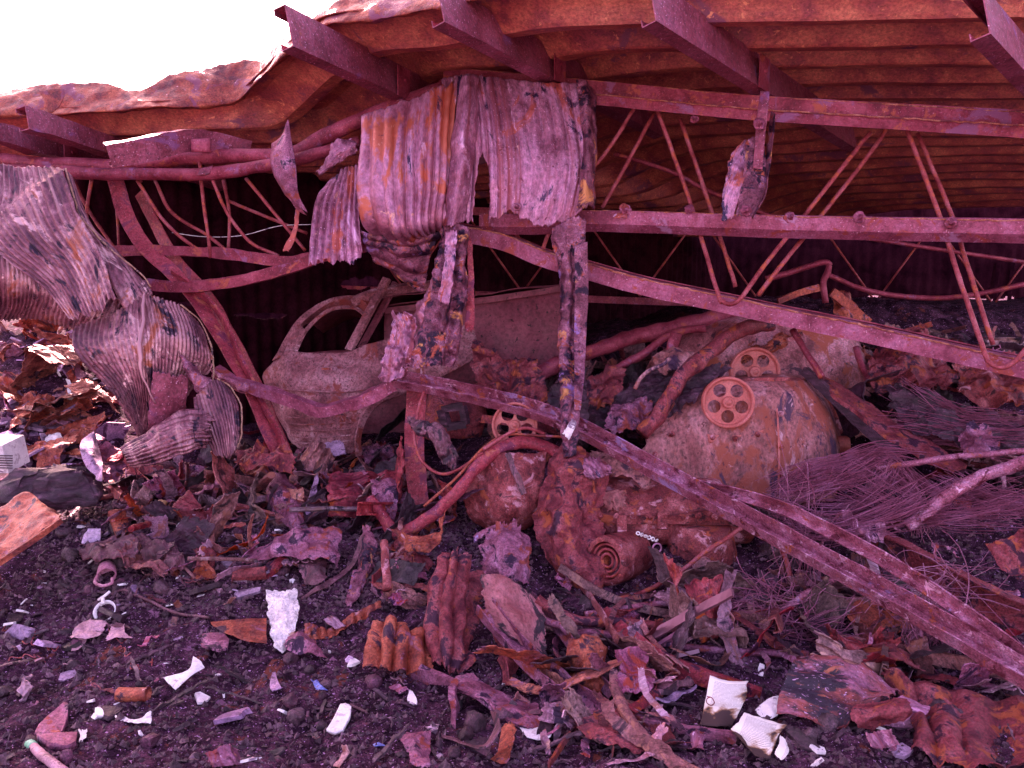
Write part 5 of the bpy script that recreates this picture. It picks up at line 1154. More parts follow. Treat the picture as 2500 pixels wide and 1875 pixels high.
scrap('right_scrap', [[(2400, 1330, 4.0), (2450, 1310, 3.95), (2540, 1250, 3.9)], [(2430, 1380, 3.9), (2480, 1370, 3.86), (2540, 1340, 3.8)], [(2470, 1410, 3.85), (2500, 1410, 3.82), (2540, 1400, 3.8)]], 'scrap_r', 'rust-red scrap sticking up at the right edge above the girder', ground=False)

scrap('buckled_sheet', [[(1075, 1335, 4.45), (1110, 1330, 4.42), (1140, 1350, 4.45), (1190, 1420, 4.55)], [(1040, 1440, 4.32), (1090, 1440, 4.24), (1140, 1450, 4.30), (1175, 1470, 4.40)], [(1030, 1520, 4.22), (1080, 1520, 4.12), (1130, 1530, 4.16), (1160, 1540, 4.25)], [(1050, 1635, 4.0), (1090, 1640, 3.92), (1125, 1642, 3.94), (1155, 1635, 4.02)]], 'scrap_r', 'tall buckled rust-red sheet with deep vertical folds in the lower centre', res=(90, 110), corr=(4, .026, 's', 1.2), crum=(.018, 6), seed=6)
scrap('buckled_sheet', [[(912, 1520, 4.08), (960, 1505, 4.06), (1000, 1530, 4.10), (1060, 1540, 4.16)], [(895, 1580, 3.98), (950, 1575, 3.92), (1000, 1580, 3.96), (1060, 1600, 4.02)], [(882, 1635, 3.90), (940, 1640, 3.84), (1000, 1645, 3.86), (1060, 1645, 3.92)]], 'scrap_o', 'low buckled orange-edged sheet left of the tall red one', res=(80, 70), corr=(4.5, .024, 's', 1.2), crum=(.016, 6), seed=9)
scrap('flaked_plate', [[(1165, 1400, 4.48), (1220, 1395, 4.46), (1280, 1430, 4.44), (1330, 1470, 4.4)], [(1175, 1470, 4.34), (1230, 1490, 4.26), (1290, 1520, 4.24), (1340, 1560, 4.2)], [(1190, 1520, 4.26), (1240, 1560, 4.16), (1300, 1600, 4.1), (1340, 1640, 4.06)]], 'machine', 'pale plate with black flaking scabs right of the tall buckled sheet', 'metal plate', res=(70, 60), crum=(.014, 6), seed=12)
bpy.data.objects['flaked_plate'].data.materials[0] = metal('pale plate black scabs', [(.30, .11, .08), (.42, .2, .16), (.5, .28, .22)], [((.025, .012, .02), 5, .52)], 5, uv=True, bump=1.0)
t = thing('bent_channel', 'long bent channel offcut slanting down from the flaked plate to the papers', 'beam', W(1400, 1700, 3.7))
bar('channel_body', rest([[(1185, 1480, 4.24), (1250, 1560, 4.08), (1320, 1630, 3.92), (1400, 1690, 3.76), (1480, 1750, 3.6), (1530, 1790, 3.5)]])[0], [(-.04, -.03), (.05, -.035), (.055, .03), (.048, .03), (.044, -.028), (-.034, -.022), (-.036, .035), (-.042, .035)], M['scrap_m'], t, up=(.2, -.5, 1), sub=10, jit=.014, js=9)
scrap('rust_tube_offcut', [[(1205, 1540, 4.12), (1225, 1530, 4.06), (1250, 1560, 4.1)], [(1210, 1600, 4.0), (1235, 1600, 3.92), (1265, 1620, 3.98)], [(1222, 1672, 3.86), (1245, 1680, 3.78), (1270, 1670, 3.84)]], 'scrap_r', 'dark folded offcut standing below the flaked plate', rag=(.08, .03, .04, .03))
scrap('folded_scrap', [[(1395, 1570, 4.1), (1440, 1555, 4.06), (1470, 1600, 4.02)], [(1375, 1630, 3.96), (1440, 1640, 3.86), (1490, 1640, 3.9)], [(1400, 1680, 3.86), (1460, 1700, 3.76), (1500, 1640, 3.86)]], 'scrap_o', 'creased orange-brown scrap right of the bent channel', crum=(.03, 6))
scrap('gusset_scrap', [[(935, 1270, 4.85), (970, 1300, 4.78), (1080, 1290, 4.8), (1090, 1240, 4.86)], [(960, 1310, 4.78), (1010, 1330, 4.7), (1060, 1320, 4.72), (1085, 1290, 4.78)], [(1000, 1340, 4.72), (1030, 1352, 4.66), (1060, 1345, 4.66), (1075, 1330, 4.7)]], 'scrap_o', 'orange crumpled gusset under the hook of the bent pipe', crum=(.03, 7), ground=False)
scrap('bark_strip', [[(880, 1270, 4.6), (905, 1275, 4.58), (912, 1290, 4.58)], [(876, 1360, 4.48), (900, 1360, 4.44), (912, 1370, 4.46)], [(850, 1430, 4.32), (875, 1440, 4.28), (890, 1440, 4.3)], [(840, 1480, 4.22), (850, 1485, 4.2), (858, 1480, 4.2)]], 'strip', 'flaky upright strip standing left of the short tube and white tile', 'metal strip', crum=(.02, 9))
scrap('curved_strip', [[(880, 1310, 4.5), (890, 1295, 4.5)], [(850, 1380, 4.42), (868, 1375, 4.42)], [(790, 1425, 4.3), (805, 1435, 4.28)], [(730, 1455, 4.2), (738, 1462, 4.18)]], 'wood', 'long curved dark strip arching behind the foil packet', 'strip', crum=(.012, 8), rag=(.02, .1, .02, .1), res=(12, 60))
pipe('short_tube', [(938, 1325, 4.42), (940, 1360, 4.34), (945, 1440, 4.16)], .024, 'mach_r', 'short rusted tube standing upright beside the pale tile', 'tube')
scrap('pale_tile', [[(960, 1350, 4.4), (985, 1325, 4.42), (1010, 1345, 4.42)], [(960, 1400, 4.28), (985, 1395, 4.28), (1008, 1390, 4.3)], [(962, 1430, 4.2), (978, 1425, 4.2), (1000, 1415, 4.22)]], 'machine', 'pale tile shard standing between the short tube and the tall buckled sheet', 'tile', crum=(.006, 6))
scrap('stubby_rod', [[(1152, 1310, 4.72), (1185, 1290, 4.76), (1225, 1284, 4.8)], [(1155, 1326, 4.70), (1190, 1305, 4.74), (1232, 1295, 4.78)]], 'chan', 'short encrusted bar poking out below the rusted shell plate', 'bar', th=.03, crum=(.01, 14), ground=False)

scrap('bent_flap', [[(655, 1160, 4.95), (690, 1150, 4.92), (720, 1180, 4.95)], [(658, 1220, 4.82), (690, 1210, 4.74), (735, 1205, 4.8)], [(680, 1270, 4.68), (705, 1265, 4.62), (740, 1260, 4.66)], [(715, 1300, 4.6), (735, 1300, 4.56), (752, 1280, 4.6)]], 'scrap_m', 'bent pinkish flap of sheet standing at the foot of the bent column')
scrap('blue_shred', [[(768, 1160, 4.9), (778, 1150, 4.9)], [(755, 1210, 4.8), (775, 1205, 4.8)], [(745, 1245, 4.7), (770, 1245, 4.7)], [(760, 1290, 4.6), (770, 1285, 4.6)]], 'grey', 'blue grey shred hanging right of the bent flap', 'metal shred', res=(20, 50), crum=(.012, 9))
scrap('folded_gutter', [[(590, 1345, 4.42), (680, 1310, 4.44), (740, 1285, 4.46), (800, 1280, 4.5), (830, 1310, 4.46)], [(560, 1370, 4.36), (660, 1340, 4.34), (740, 1320, 4.34), (800, 1320, 4.36), (828, 1350, 4.34)], [(610, 1375, 4.34), (690, 1360, 4.3), (750, 1370, 4.24), (800, 1380, 4.22), (830, 1390, 4.24)]], 'scrap_m', 'twisted folded gutter piece lying behind the curved strip', crum=(.025, 6))
scrap('gutter_end', [[(700, 1340, 4.3), (760, 1335, 4.3), (790, 1350, 4.3)], [(730, 1400, 4.18), (770, 1400, 4.14), (800, 1400, 4.16)], [(745, 1430, 4.12), (775, 1430, 4.1), (800, 1415, 4.12)]], 'wood', 'dark bent plate under the folded gutter', crum=(.02, 6))
scrap('fringed_strip', [[(740, 1525, 4.02), (800, 1520, 4.04), (870, 1490, 4.1), (935, 1465, 4.16)], [(740, 1560, 3.96), (800, 1560, 3.96), (870, 1525, 4.04), (935, 1490, 4.12)]], 'scrap_o', 'orange corrugated strip with fringed edge right of the foil packet', 'metal strip', corr=(9, .010, 's', 1), rag=(.2, .05, .35, .05), res=(90, 24))
scrap('slate_slab', [[(1090, 1650, 3.8), (1150, 1640, 3.84), (1230, 1690, 3.74), (1330, 1720, 3.66)], [(1110, 1680, 3.7), (1180, 1700, 3.62), (1250, 1730, 3.56), (1330, 1760, 3.5)], [(1200, 1720, 3.58), (1240, 1760, 3.46), (1290, 1780, 3.42), (1320, 1775, 3.44)]], 'scrap_m', 'flat mauve slab half sunk in the soil below the flaked plate', 'slab', crum=(.012, 5), th=.014)
scrap('curled_band', [[(1075, 1790, 3.44), (1140, 1815, 3.32), (1180, 1818, 3.26), (1205, 1780, 3.3), (1200, 1735, 3.38)], [(1078, 1796, 3.38), (1140, 1822, 3.24), (1185, 1826, 3.18), (1216, 1785, 3.22), (1212, 1738, 3.30)]], 'wood', 'curled brown band forming a half hoop at bottom centre', 'band', crum=(.006, 7), rag=(.02, .02, .02, .02), th=.006)
scrap('angle_offcut', [[(1225, 1775, 3.32), (1250, 1765, 3.34), (1262, 1785, 3.3)], [(1205, 1830, 3.18), (1235, 1835, 3.12), (1255, 1800, 3.22)], [(1190, 1850, 3.12), (1225, 1855, 3.06), (1240, 1850, 3.06)]], 'scrap_o', 'glossy orange angle offcut standing inside the curled band', crum=(.01, 8))
scrap('forked_scrap', [[(975, 1805, 3.3), (1010, 1790, 3.32), (1055, 1775, 3.36)], [(990, 1840, 3.16), (1025, 1840, 3.14), (1050, 1850, 3.12)], [(1000, 1875, 3.04), (1020, 1885, 3.0), (1050, 1880, 3.02)]], 'scrap_m', 'forked mauve scrap at the bottom edge left of the curled band', crum=(.02, 8))
scrap('crusted_lump', [[(1405, 1765, 3.52), (1470, 1745, 3.54), (1530, 1735, 3.56), (1545, 1790, 3.44)], [(1415, 1790, 3.42), (1480, 1790, 3.36), (1540, 1780, 3.38), (1580, 1820, 3.3)], [(1450, 1825, 3.3), (1500, 1840, 3.24), (1560, 1840, 3.22), (1600, 1840, 3.22)]], 'scrap_r', 'crusted pinkish scrap at the foot of the bent channel', crum=(.03, 7))
t = thing('pale_rail_offcut', 'thin mauve rail offcut lying below the standing book page', 'rail', W(1660, 1800, 3.4))
bar('rail_body', rest([[(1530, 1745, 3.54), (1600, 1772, 3.46), (1680, 1785, 3.4), (1795, 1802, 3.32)]])[0], rect(.03, .045), M['scrap_m'], t, sub=6, jit=.014, js=12)
scrap('grey_shard_plate', [[(1680, 1800, 3.32), (1715, 1788, 3.34), (1722, 1800, 3.32)], [(1675, 1820, 3.24), (1700, 1830, 3.2), (1720, 1828, 3.2)]], 'sheet', 'small grey plate under the mauve rail offcut', crum=(.02, 9))
scrap('timber_bundle', [[(1560, 1690, 3.74), (1620, 1670, 3.76), (1690, 1655, 3.78)], [(1560, 1700, 3.7), (1625, 1690, 3.68), (1700, 1670, 3.72)]], 'wood', 'charred timber splinter lying left of the standing book page', 'splinter', th=.025)
scrap('purple_slat', [[(1555, 1712, 3.66), (1640, 1690, 3.68), (1700, 1668, 3.72)], [(1560, 1728, 3.6), (1640, 1705, 3.62), (1702, 1674, 3.68)]], 'grey', 'purple grey slat below the charred timber splinter', 'slat', th=.008)
for (pp, lb) in (([(960, 1628, 3.92), (1030, 1645, 3.84), (1120, 1672, 3.72)], 'pale grey plank lying in front of the buckled sheets'), ([(1105, 1670, 3.68), (1110, 1710, 3.56), (1105, 1780, 3.38)], 'upright pale splinter below the plank end'), ([(130, 1235, 4.9), (210, 1215, 4.95), (290, 1195, 5.0)], 'weathered plank on the rubble near the orange folded plate'), ([(285, 1212, 4.9), (380, 1195, 4.95), (440, 1200, 4.95)], 'thin split board lying end to end with the weathered plank')):
    o = bar('plank', rest([pp])[0], rect(.03, .075), M['wood' if 'pale' not in lb else 'scrap_m'], None, lb, 'plank', sub=6, jit=.03, js=12, taper=[.7, 1, 1.05, .8, .5])

# ------------------------------------------------------------------ litter one can name
def quad(name, pts, mat, label, cat, res=(24, 20), crum=(.008, 9), th=.002, rag=(.05, .05, .05, .05), **k):
    if k.pop('ground', True): pts = rest(pts)
    return tag(sheet(name, pts, M[mat], res=res, crum=crum, th=th, rag=rag, **k), label, cat)
def paper_mat(name, rows_, mark=True):
    m = bpy.data.materials.new(name); m.use_nodes = True
    nt = m.node_tree; N, L = nt.nodes, nt.links; b = N['Principled BSDF']
    tc = N.new('ShaderNodeTexCoord'); sx = N.new('ShaderNodeSeparateXYZ'); L.new(tc.outputs['UV'], sx.inputs[0])
    def mth(op, a, bb=None, c=None):
        n = N.new('ShaderNodeMath'); n.operation = op
        for i, q in enumerate((a, bb, c)):
            if q is None: continue
            if isinstance(q, (int, float)): n.inputs[i].default_value = q
            else: L.new(q, n.inputs[i])
        return n.outputs[0]
    ln = mth('LESS_THAN', mth('FRACT', mth('MULTIPLY', sx.outputs[1], rows_)), .45)
    mp = N.new('ShaderNodeMapping'); mp.inputs['Scale'].default_value = (190, rows_ * .98, 1); L.new(tc.outputs['UV'], mp.inputs[0])
    ns_ = N.new('ShaderNodeTexNoise'); ns_.inputs['Scale'].default_value = 1; ns_.inputs['Detail'].default_value = 1; L.new(mp.outputs[0], ns_.inputs[0])
    wd = mth('GREATER_THAN', ns_.outputs['Fac'], .37)
    inx = mth('MULTIPLY', mth('GREATER_THAN', sx.outputs[0], .028), mth('LESS_THAN', sx.outputs[0], .165))
    iny = mth('MULTIPLY', mth('GREATER_THAN', sx.outputs[1], .025), mth('LESS_THAN', sx.outputs[1], .19))
    ink = mth('MULTIPLY', mth('MULTIPLY', ln, wd), mth('MULTIPLY', inx, iny))
    n2 = N.new('ShaderNodeTexNoise'); n2.inputs['Scale'].default_value = 14; n2.inputs['Detail'].default_value = 6; L.new(tc.outputs['UV'], n2.inputs[0])
    r = _ramp(nt, [.40, .58, .68, .76], [(.82, .79, .74), (.76, .70, .62), (.35, .17, .09), (.05, .02, .02)])
    # scorched rim: the burn follows the sheet's right and lower edge
    ed = mth('ADD', n2.outputs['Fac'], mth('MULTIPLY', mth('MAXIMUM', mth('SUBTRACT', sx.outputs[0], .135), mth('SUBTRACT', sx.outputs[1], .17)), 4.0))
    L.new(ed, r.inputs[0])
    x = N.new('ShaderNodeMix'); x.data_type = 'RGBA'; L.new(mth('MULTIPLY', ink, .55), x.inputs[0]); L.new(r.outputs[0], x.inputs[6]); x.inputs[7].default_value = (.08, .06, .06, 1)
    L.new(x.outputs[2], b.inputs['Base Color']); b.inputs['Roughness'].default_value = .85
    return m
M['page'] = paper_mat('printed page', 120)
M['foil'] = metal('pale foil', [(.50, .42, .45), (.72, .64, .66), (.85, .8, .82)], [((.42, .2, .14), 6, .62)], 6, rough=.25, spec=.8, bump=.5, rust=False)
pgr = [[(1733, 1648, 3.74), (1775, 1662, 3.72), (1830, 1662, 3.74)], [(1722, 1710, 3.60), (1765, 1715, 3.57), (1818, 1716, 3.60)], [(1708, 1770, 3.46), (1755, 1775, 3.43), (1790, 1775, 3.46)]]
pf = rest(pgr)[0][0][2] / pgr[0][0][2]
pg = quad('book_page', pgr, 'page', 'upright printed book page with a scorched right edge and a round pen mark', 'paper', rag=(.02, .06, .02, .0), crum=(.005, 8), th=.0015)
pm = bar('pen_mark', [(a_, b_, c_ * pf - .006) for a_, b_, c_ in [(1726, 1700, 3.585), (1738, 1704, 3.57), (1744, 1716, 3.545), (1736, 1722, 3.545), (1726, 1716, 3.56), (1726, 1706, 3.575), (1734, 1702, 3.572)]], circ(.0022, 6), M['mach_r'], pg, sub=6, smooth=True)
quad('book_page', [[(1815, 1735, 3.50), (1840, 1745, 3.47), (1875, 1760, 3.46), (1925, 1772, 3.46)], [(1800, 1765, 3.40), (1835, 1775, 3.36), (1875, 1785, 3.34), (1905, 1790, 3.36)], [(1785, 1780, 3.36), (1830, 1815, 3.26), (1865, 1830, 3.22), (1890, 1825, 3.24)], [(1810, 1800, 3.3), (1845, 1845, 3.16), (1870, 1852, 3.14), (1880, 1850, 3.16)]], 'page', 'curled printed book page with browned corners, leaning in front of the dark scrap', 'paper', rag=(.02, .04, .05, .03), th=.0015, res=(40, 40))
quad('book_page', [[(1840, 1735, 3.52), (1880, 1705, 3.56), (1905, 1700, 3.58)], [(1850, 1745, 3.48), (1880, 1735, 3.48), (1905, 1725, 3.5)], [(1870, 1758, 3.44), (1885, 1755, 3.44), (1900, 1750, 3.46)]], 'white', 'blank crumpled page tucked behind the curled printed one', 'paper', th=.0015)
quad('book_page', [[(1905, 1790, 3.34), (1918, 1800, 3.32), (1926, 1815, 3.3)], [(1900, 1820, 3.24), (1918, 1830, 3.22), (1925, 1840, 3.2)], [(1890, 1845, 3.18), (1905, 1858, 3.14), (1915, 1855, 3.14)]], 'page', 'narrow rolled leaf at the right side of the curled page', 'paper', th=.0015)
quad('paper_shred', [[(1855, 1620, 3.86), (1868, 1622, 3.85)], [(1850, 1635, 3.82), (1866, 1636, 3.81)], [(1852, 1650, 3.78), (1864, 1650, 3.77)]], 'white', 'tiny white paper shred above the standing book page', 'paper', crum=(.01, 16))

quad('foil_packet', [[(650, 1440, 4.06), (690, 1438, 4.04), (730, 1437, 4.06)], [(654, 1490, 3.96), (690, 1490, 3.92), (730, 1490, 3.95)], [(656, 1545, 3.84), (688, 1545, 3.80), (722, 1540, 3.84)], [(670, 1585, 3.74), (685, 1592, 3.70), (712, 1570, 3.76)]], 'foil', 'shiny crumpled silver foil packet standing upright on the soil', 'foil packet', res=(30, 44), crum=(.016, 12), ridge=2.0, smooth=False) if 'foil' in M else None
def lay(pts, gap=.02): return [(u, v, gdepth(u, v) - gap) for u, v, d in pts]
M['yellow'] = metal('yellow plastic', [(.5, .36, .08), (.62, .48, .14), (.7, .58, .25)], [], 6, bump=.2)
M['pinkware'] = metal('pink ware', [(.42, .2, .22), (.56, .34, .35), (.62, .42, .43)], [((.2, .06, .06), 14, .6)], 6, bump=.3)
M['beige'] = metal('scorched paper', [(.30, .2, .17), (.50, .38, .34), (.62, .5, .46)], [((.08, .04, .04), 9, .6)], 7, bump=.4)
M['green'] = metal('green stick', [(.06, .40, .24), (.10, .52, .32), (.3, .6, .45)], [], 8, bump=.3, rust=False)
scrap('folded_scrap', [[(700, 1560, 3.84), (740, 1545, 3.86), (770, 1560, 3.86)], [(690, 1585, 3.74), (740, 1580, 3.74), (785, 1590, 3.74)], [(710, 1600, 3.7), (750, 1598, 3.7), (805, 1605, 3.7)]], 'scrap_m', 'dull purple folded scrap at the foot of the foil packet')
scrap('triangular_plate', [[(512, 1516, 3.9), (580, 1512, 3.92), (652, 1508, 3.94)], [(520, 1530, 3.86), (590, 1545, 3.82), (652, 1548, 3.82)], [(545, 1545, 3.82), (600, 1568, 3.74), (652, 1574, 3.74)]], 'scrap_o', 'triangular orange rusted plate beside the foil packet', 'metal plate', rag=(.02, .02, .04, .02), crum=(.006, 5))
scrap('dark_tile', [[(490, 1550, 3.8), (540, 1548, 3.82), (560, 1562, 3.78)], [(488, 1578, 3.72), (530, 1590, 3.68), (555, 1582, 3.7)]], 'scrap_m', 'flat dark tile lying below the triangular plate', 'tile', th=.012, crum=(.005, 8))
quad('paper_bow', [[(472, 1602, 3.68), (488, 1612, 3.66), (501, 1630, 3.64)], [(458, 1638, 3.6), (462, 1646, 3.58), (468, 1650, 3.58)], [(398, 1656, 3.56), (412, 1672, 3.52), (428, 1688, 3.5)]], 'white', 'white bow-tie shaped card lying on the dark soil', 'card', res=(30, 50), rag=(.02, .02, .02, .02), crum=(.004, 8), th=.004)
quad('plate_shard', [[(832, 1722, 3.46), (846, 1720, 3.46), (858, 1728, 3.44)], [(812, 1760, 3.36), (834, 1762, 3.35), (855, 1752, 3.37)], [(796, 1784, 3.3), (815, 1792, 3.28), (838, 1785, 3.29)]], 'white', 'big white crockery shard lying on the soil, bottom centre left', 'shard', crum=(.003, 6), th=.014, rag=(.03, .03, .03, .03))
quad('plate_shard', [[(1000, 1685, 3.66), (1006, 1688, 3.65)], [(994, 1710, 3.58), (1018, 1708, 3.57)], [(1000, 1722, 3.54), (1018, 1722, 3.53)]], 'white', 'small white pointed shard near the upright splinter', 'shard', crum=(.003, 8), th=.008)
quad('plate_shard', [[(1265, 1775, 3.34), (1310, 1774, 3.34), (1352, 1788, 3.3)], [(1285, 1800, 3.26), (1315, 1805, 3.24), (1345, 1802, 3.25)]], 'white', 'white card scrap right of the orange angle offcut', 'card', crum=(.008, 8), th=.004)
quad('plate_shard', [[(665, 1640, 3.62), (672, 1640, 3.62)], [(660, 1680, 3.52), (682, 1668, 3.54)], [(665, 1690, 3.48), (690, 1684, 3.5)]], 'grey', 'pale blue shard edge sticking up left of the blue plastic', 'shard', th=.006)
quad('glass_shard', [[(760, 1652, 3.6), (772, 1660, 3.58)], [(766, 1678, 3.52), (785, 1675, 3.52)], [(772, 1686, 3.5), (800, 1680, 3.5)]], 'blue', 'crumpled bright blue plastic scrap on the soil', 'plastic scrap', crum=(.015, 14))
quad('blue_flake', [[(910, 1818, 3.2), (925, 1812, 3.22)], [(915, 1824, 3.18), (942, 1822, 3.18)]], 'blue', 'small blue flake near the bottom edge', 'plastic scrap', th=.004)
# rusted cans
def can(name, a, b, r, mat, label, dent=.012, cat='can'):
    A, B = np.array(a), np.array(b)
    L_ = np.linalg.norm(B - A)
    t = thing(name, label, cat, (A[0], A[1], min(A[2], B[2]) - r))
    V, F = lathe([(0, .004), (r * .9, .004), (r * .93, 0), (r, .004), (r, .01), (r * .97, .016), (r * .97, L_ - .016), (r, L_ - .01), (r, L_ - .002), (r * .93, L_), (r * .88, L_ - .012), (0, L_ - .012)], A, B - A, 26)
    V = V + np.stack([fbm(V * 14 + k, 3) for k in (1, 20, 40)], -1) * dent
    mk('can_body', V, F, M[mat], t)
    return t
def can_px(name, p, q, r, mat, label, **k):
    (p, q), = rest([[p, q]], .01 + r * .8)
    return can(name, W(*p), W(*q), r, mat, label, **k)
can_px('rusted_can', (283, 1255, 4.36), (305, 1312, 4.26), .052, 'scrap_o', 'upright leaning rusted can left of the draped rag', dent=.015)
can_px('rusted_can', (285, 1698, 3.42), (362, 1696, 3.42), .034, 'scrap_o', 'rusted can lying on its side below the white bow card')
can_px('rusted_can', (568, 1408, 4.2), (652, 1398, 4.22), .040, 'mach_r', 'dull rusted can lying on its side above the triangular plate')
can_px('yellow_cup', (385, 1258, 4.7), (398, 1225, 4.76), .032, 'yellow', 'small yellow plastic cup on the rubble', cat='cup') if 'yellow' in M else None
# broken mug with a handle
KM = (gdepth(262, 1425) - .03) / 4.1
KC = (gdepth(256, 1520) - .02) / 3.9
t = thing('broken_mug', 'broken pink mug with a ring handle lying on its side', 'mug', W(268, 1425, 4.1 * KM))
V, F = lathe([(0, .0), (.045, .0), (.05, .006), (.052, .09), (.048, .09), (.046, .01), (0, .008)], W(262, 1385, 4.2 * KM), (.35, -.9, -.25), 26)
V = V + np.stack([fbm(V * 20 + k, 2) for k in (1, 20, 40)], -1) * .008
mk('mug_body', V, F, M['pinkware'], t)
bar('handle', [(a, b, c * KM) for a, b, c in [(238, 1405, 4.12), (232, 1422, 4.06), (250, 1430, 4.03), (272, 1424, 4.04), (274, 1412, 4.08)]], circ(.009, 8), M['pinkware'], t, sub=6, smooth=True)
t = thing('white_teacup', 'white broken teacup with rim and handle standing on the paper shreds', 'cup', W(255, 1510, 3.9 * KC))
o_, a_ = W(256, 1492, 3.95 * KC), (.05, -.75, .65)
V, F = lathe([(0, -.05), (.03, -.05), (.045, -.03), (.056, 0), (.06, .008), (.052, .006), (.042, -.03), (.028, -.042), (0, -.042)], o_, a_, 30)
mk('cup_body', V, F, M['white'], t)
V, F = lathe([(0, -.012), (.045, -.012)], o_, a_, 24)
mk('soil_fill', V, F, M['soil'], t)
bar('handle', [(251, 1462, 3.98 * KC), (252, 1474, 3.95 * KC)], circ(.010, 8), M['white'], t, sub=4, smooth=True)
bar('clay_stem', [(240, 1465, 4.0 * KC), (255, 1455, 4.0 * KC), (268, 1444, 4.02 * KC)], circ(.008, 8), M['white'], None, 'thin grey stick lying just above the teacup', 'stick', sub=4, smooth=True)
for (rows, lb) in (([[(205, 1512, 3.88), (240, 1508, 3.9), (270, 1520, 3.88)], [(170, 1548, 3.78), (215, 1550, 3.77), (255, 1545, 3.8)], [(168, 1562, 3.74), (215, 1562, 3.74), (250, 1560, 3.76)]], 'charred printed paper lying under the teacup'),
                   ([[(265, 1512, 3.88), (290, 1515, 3.88), (305, 1515, 3.88)], [(260, 1545, 3.8), (290, 1545, 3.8), (312, 1545, 3.8)], [(250, 1560, 3.76), (300, 1565, 3.75), (330, 1560, 3.77)]], 'folded beige paper right of the teacup'),
                   ([[(190, 1562, 3.74), (215, 1558, 3.75)], [(170, 1590, 3.66), (200, 1580, 3.68)]], 'small paper tongue sticking out below the charred paper')):
    quad('paper_shred', rows, 'beige', lb, 'paper', crum=(.02, 10), th=.002, rag=(.12, .15, .15, .12))
gs = lay([(72, 1815, 3.12), (95, 1836, 3.1), (110, 1850, 3.02), (160, 1885, 2.9)], .03)
t = thing('painted_stick', 'pale stick with a green painted end at the bottom left corner', 'stick', W(*gs[-1]))
V, F = sweep(gs, circ(.018, 10), sub=6, jit=.006, js=9); mk('stick_body', V, F, M['beige'], t)
V, F = sweep([gs[0], tuple(np.array(gs[0]) * .55 + np.array(gs[1]) * .45)], circ(.0195, 10), sub=3); mk('painted_tip', V, F, M['green'], t)
quad('bone_paper', [[(278, 1742, 3.38), (310, 1748, 3.36), (340, 1755, 3.35), (372, 1730, 3.4)], [(282, 1755, 3.34), (310, 1762, 3.32), (345, 1768, 3.31), (372, 1768, 3.31)]], 'white', 'torn white paper strip on the soil below the lying can', 'paper', crum=(.012, 12), rag=(.2, .05, .2, .05))
quad('white_lump', [[(235, 1732, 3.42), (248, 1730, 3.42)], [(234, 1746, 3.38), (256, 1746, 3.37)], [(240, 1752, 3.36), (254, 1752, 3.36)]], 'white', 'small rounded white lump left of the torn paper strip', 'shard', th=.02)
quad('white_flake', [[(188, 1782, 3.26), (216, 1778, 3.28)], [(196, 1800, 3.2), (214, 1800, 3.2)], [(194, 1818, 3.14), (202, 1815, 3.15)]], 'white', 'jagged white flake right of the brown angular stones', 'shard', th=.003, crum=(.012, 12), rag=(.2, .2, .3, .2))
quad('paper_star', [[(528, 1850, 3.06), (560, 1842, 3.08), (590, 1830, 3.1)], [(550, 1862, 3.03), (575, 1858, 3.04), (600, 1862, 3.02)], [(555, 1875, 2.98), (580, 1878, 2.97), (600, 1875, 2.98)]], 'white', 'shredded white paper at the bottom edge', 'paper', crum=(.02, 12), th=.002, rag=(.3, .3, .3, .3))
quad('wood_chip', [[(602, 1842, 3.08), (636, 1852, 3.05)], [(600, 1852, 3.06), (632, 1860, 3.03)]], 'beige', 'little beige chip right of the shredded paper', 'chip', th=.006, rag=(.03, .03, .03, .03))
for (rows, lb) in (([[(160, 1718, 3.42), (172, 1725, 3.40)], [(100, 1770, 3.28), (160, 1780, 3.26)], [(80, 1800, 3.2), (150, 1795, 3.22)]], 'brown angular stone slab right of the green ended stick'), ([[(85, 1800, 3.2), (150, 1795, 3.2), (190, 1795, 3.22)], [(120, 1820, 3.12), (160, 1830, 3.1), (185, 1815, 3.14)]], 'second brown stone slab lying flat below the angular one')):
    quad('stone_slab', rows, 'scrap_m', lb, 'stone', th=.03, crum=(.01, 8))
# orange folded plate at the left edge
t = thing('folded_plate', 'large orange folded plate jutting in from the left edge', 'metal plate', W(60, 1365, 4.3))
sheet('upper_face', [[(-80, 1300, 4.6), (0, 1240, 4.66), (62, 1200, 4.7), (100, 1225, 4.62), (148, 1262, 4.52)], [(-80, 1340, 4.42), (0, 1300, 4.46), (60, 1260, 4.5), (105, 1255, 4.46), (148, 1266, 4.44)], [(-80, 1420, 4.2), (0, 1370, 4.26), (60, 1330, 4.3), (110, 1295, 4.34), (148, 1268, 4.4)]], M['scrap_o'], parent=t, res=(60, 40), crum=(.018, 5), rag=(.03, .02, .02, 0), th=.006)
bar('folded_edge', [(-80, 1426, 4.18), (0, 1374, 4.24), (60, 1334, 4.28), (110, 1299, 4.32), (150, 1270, 4.38)], rect(.012, .03), M['scrap_o'], t, sub=6, jit=.004)
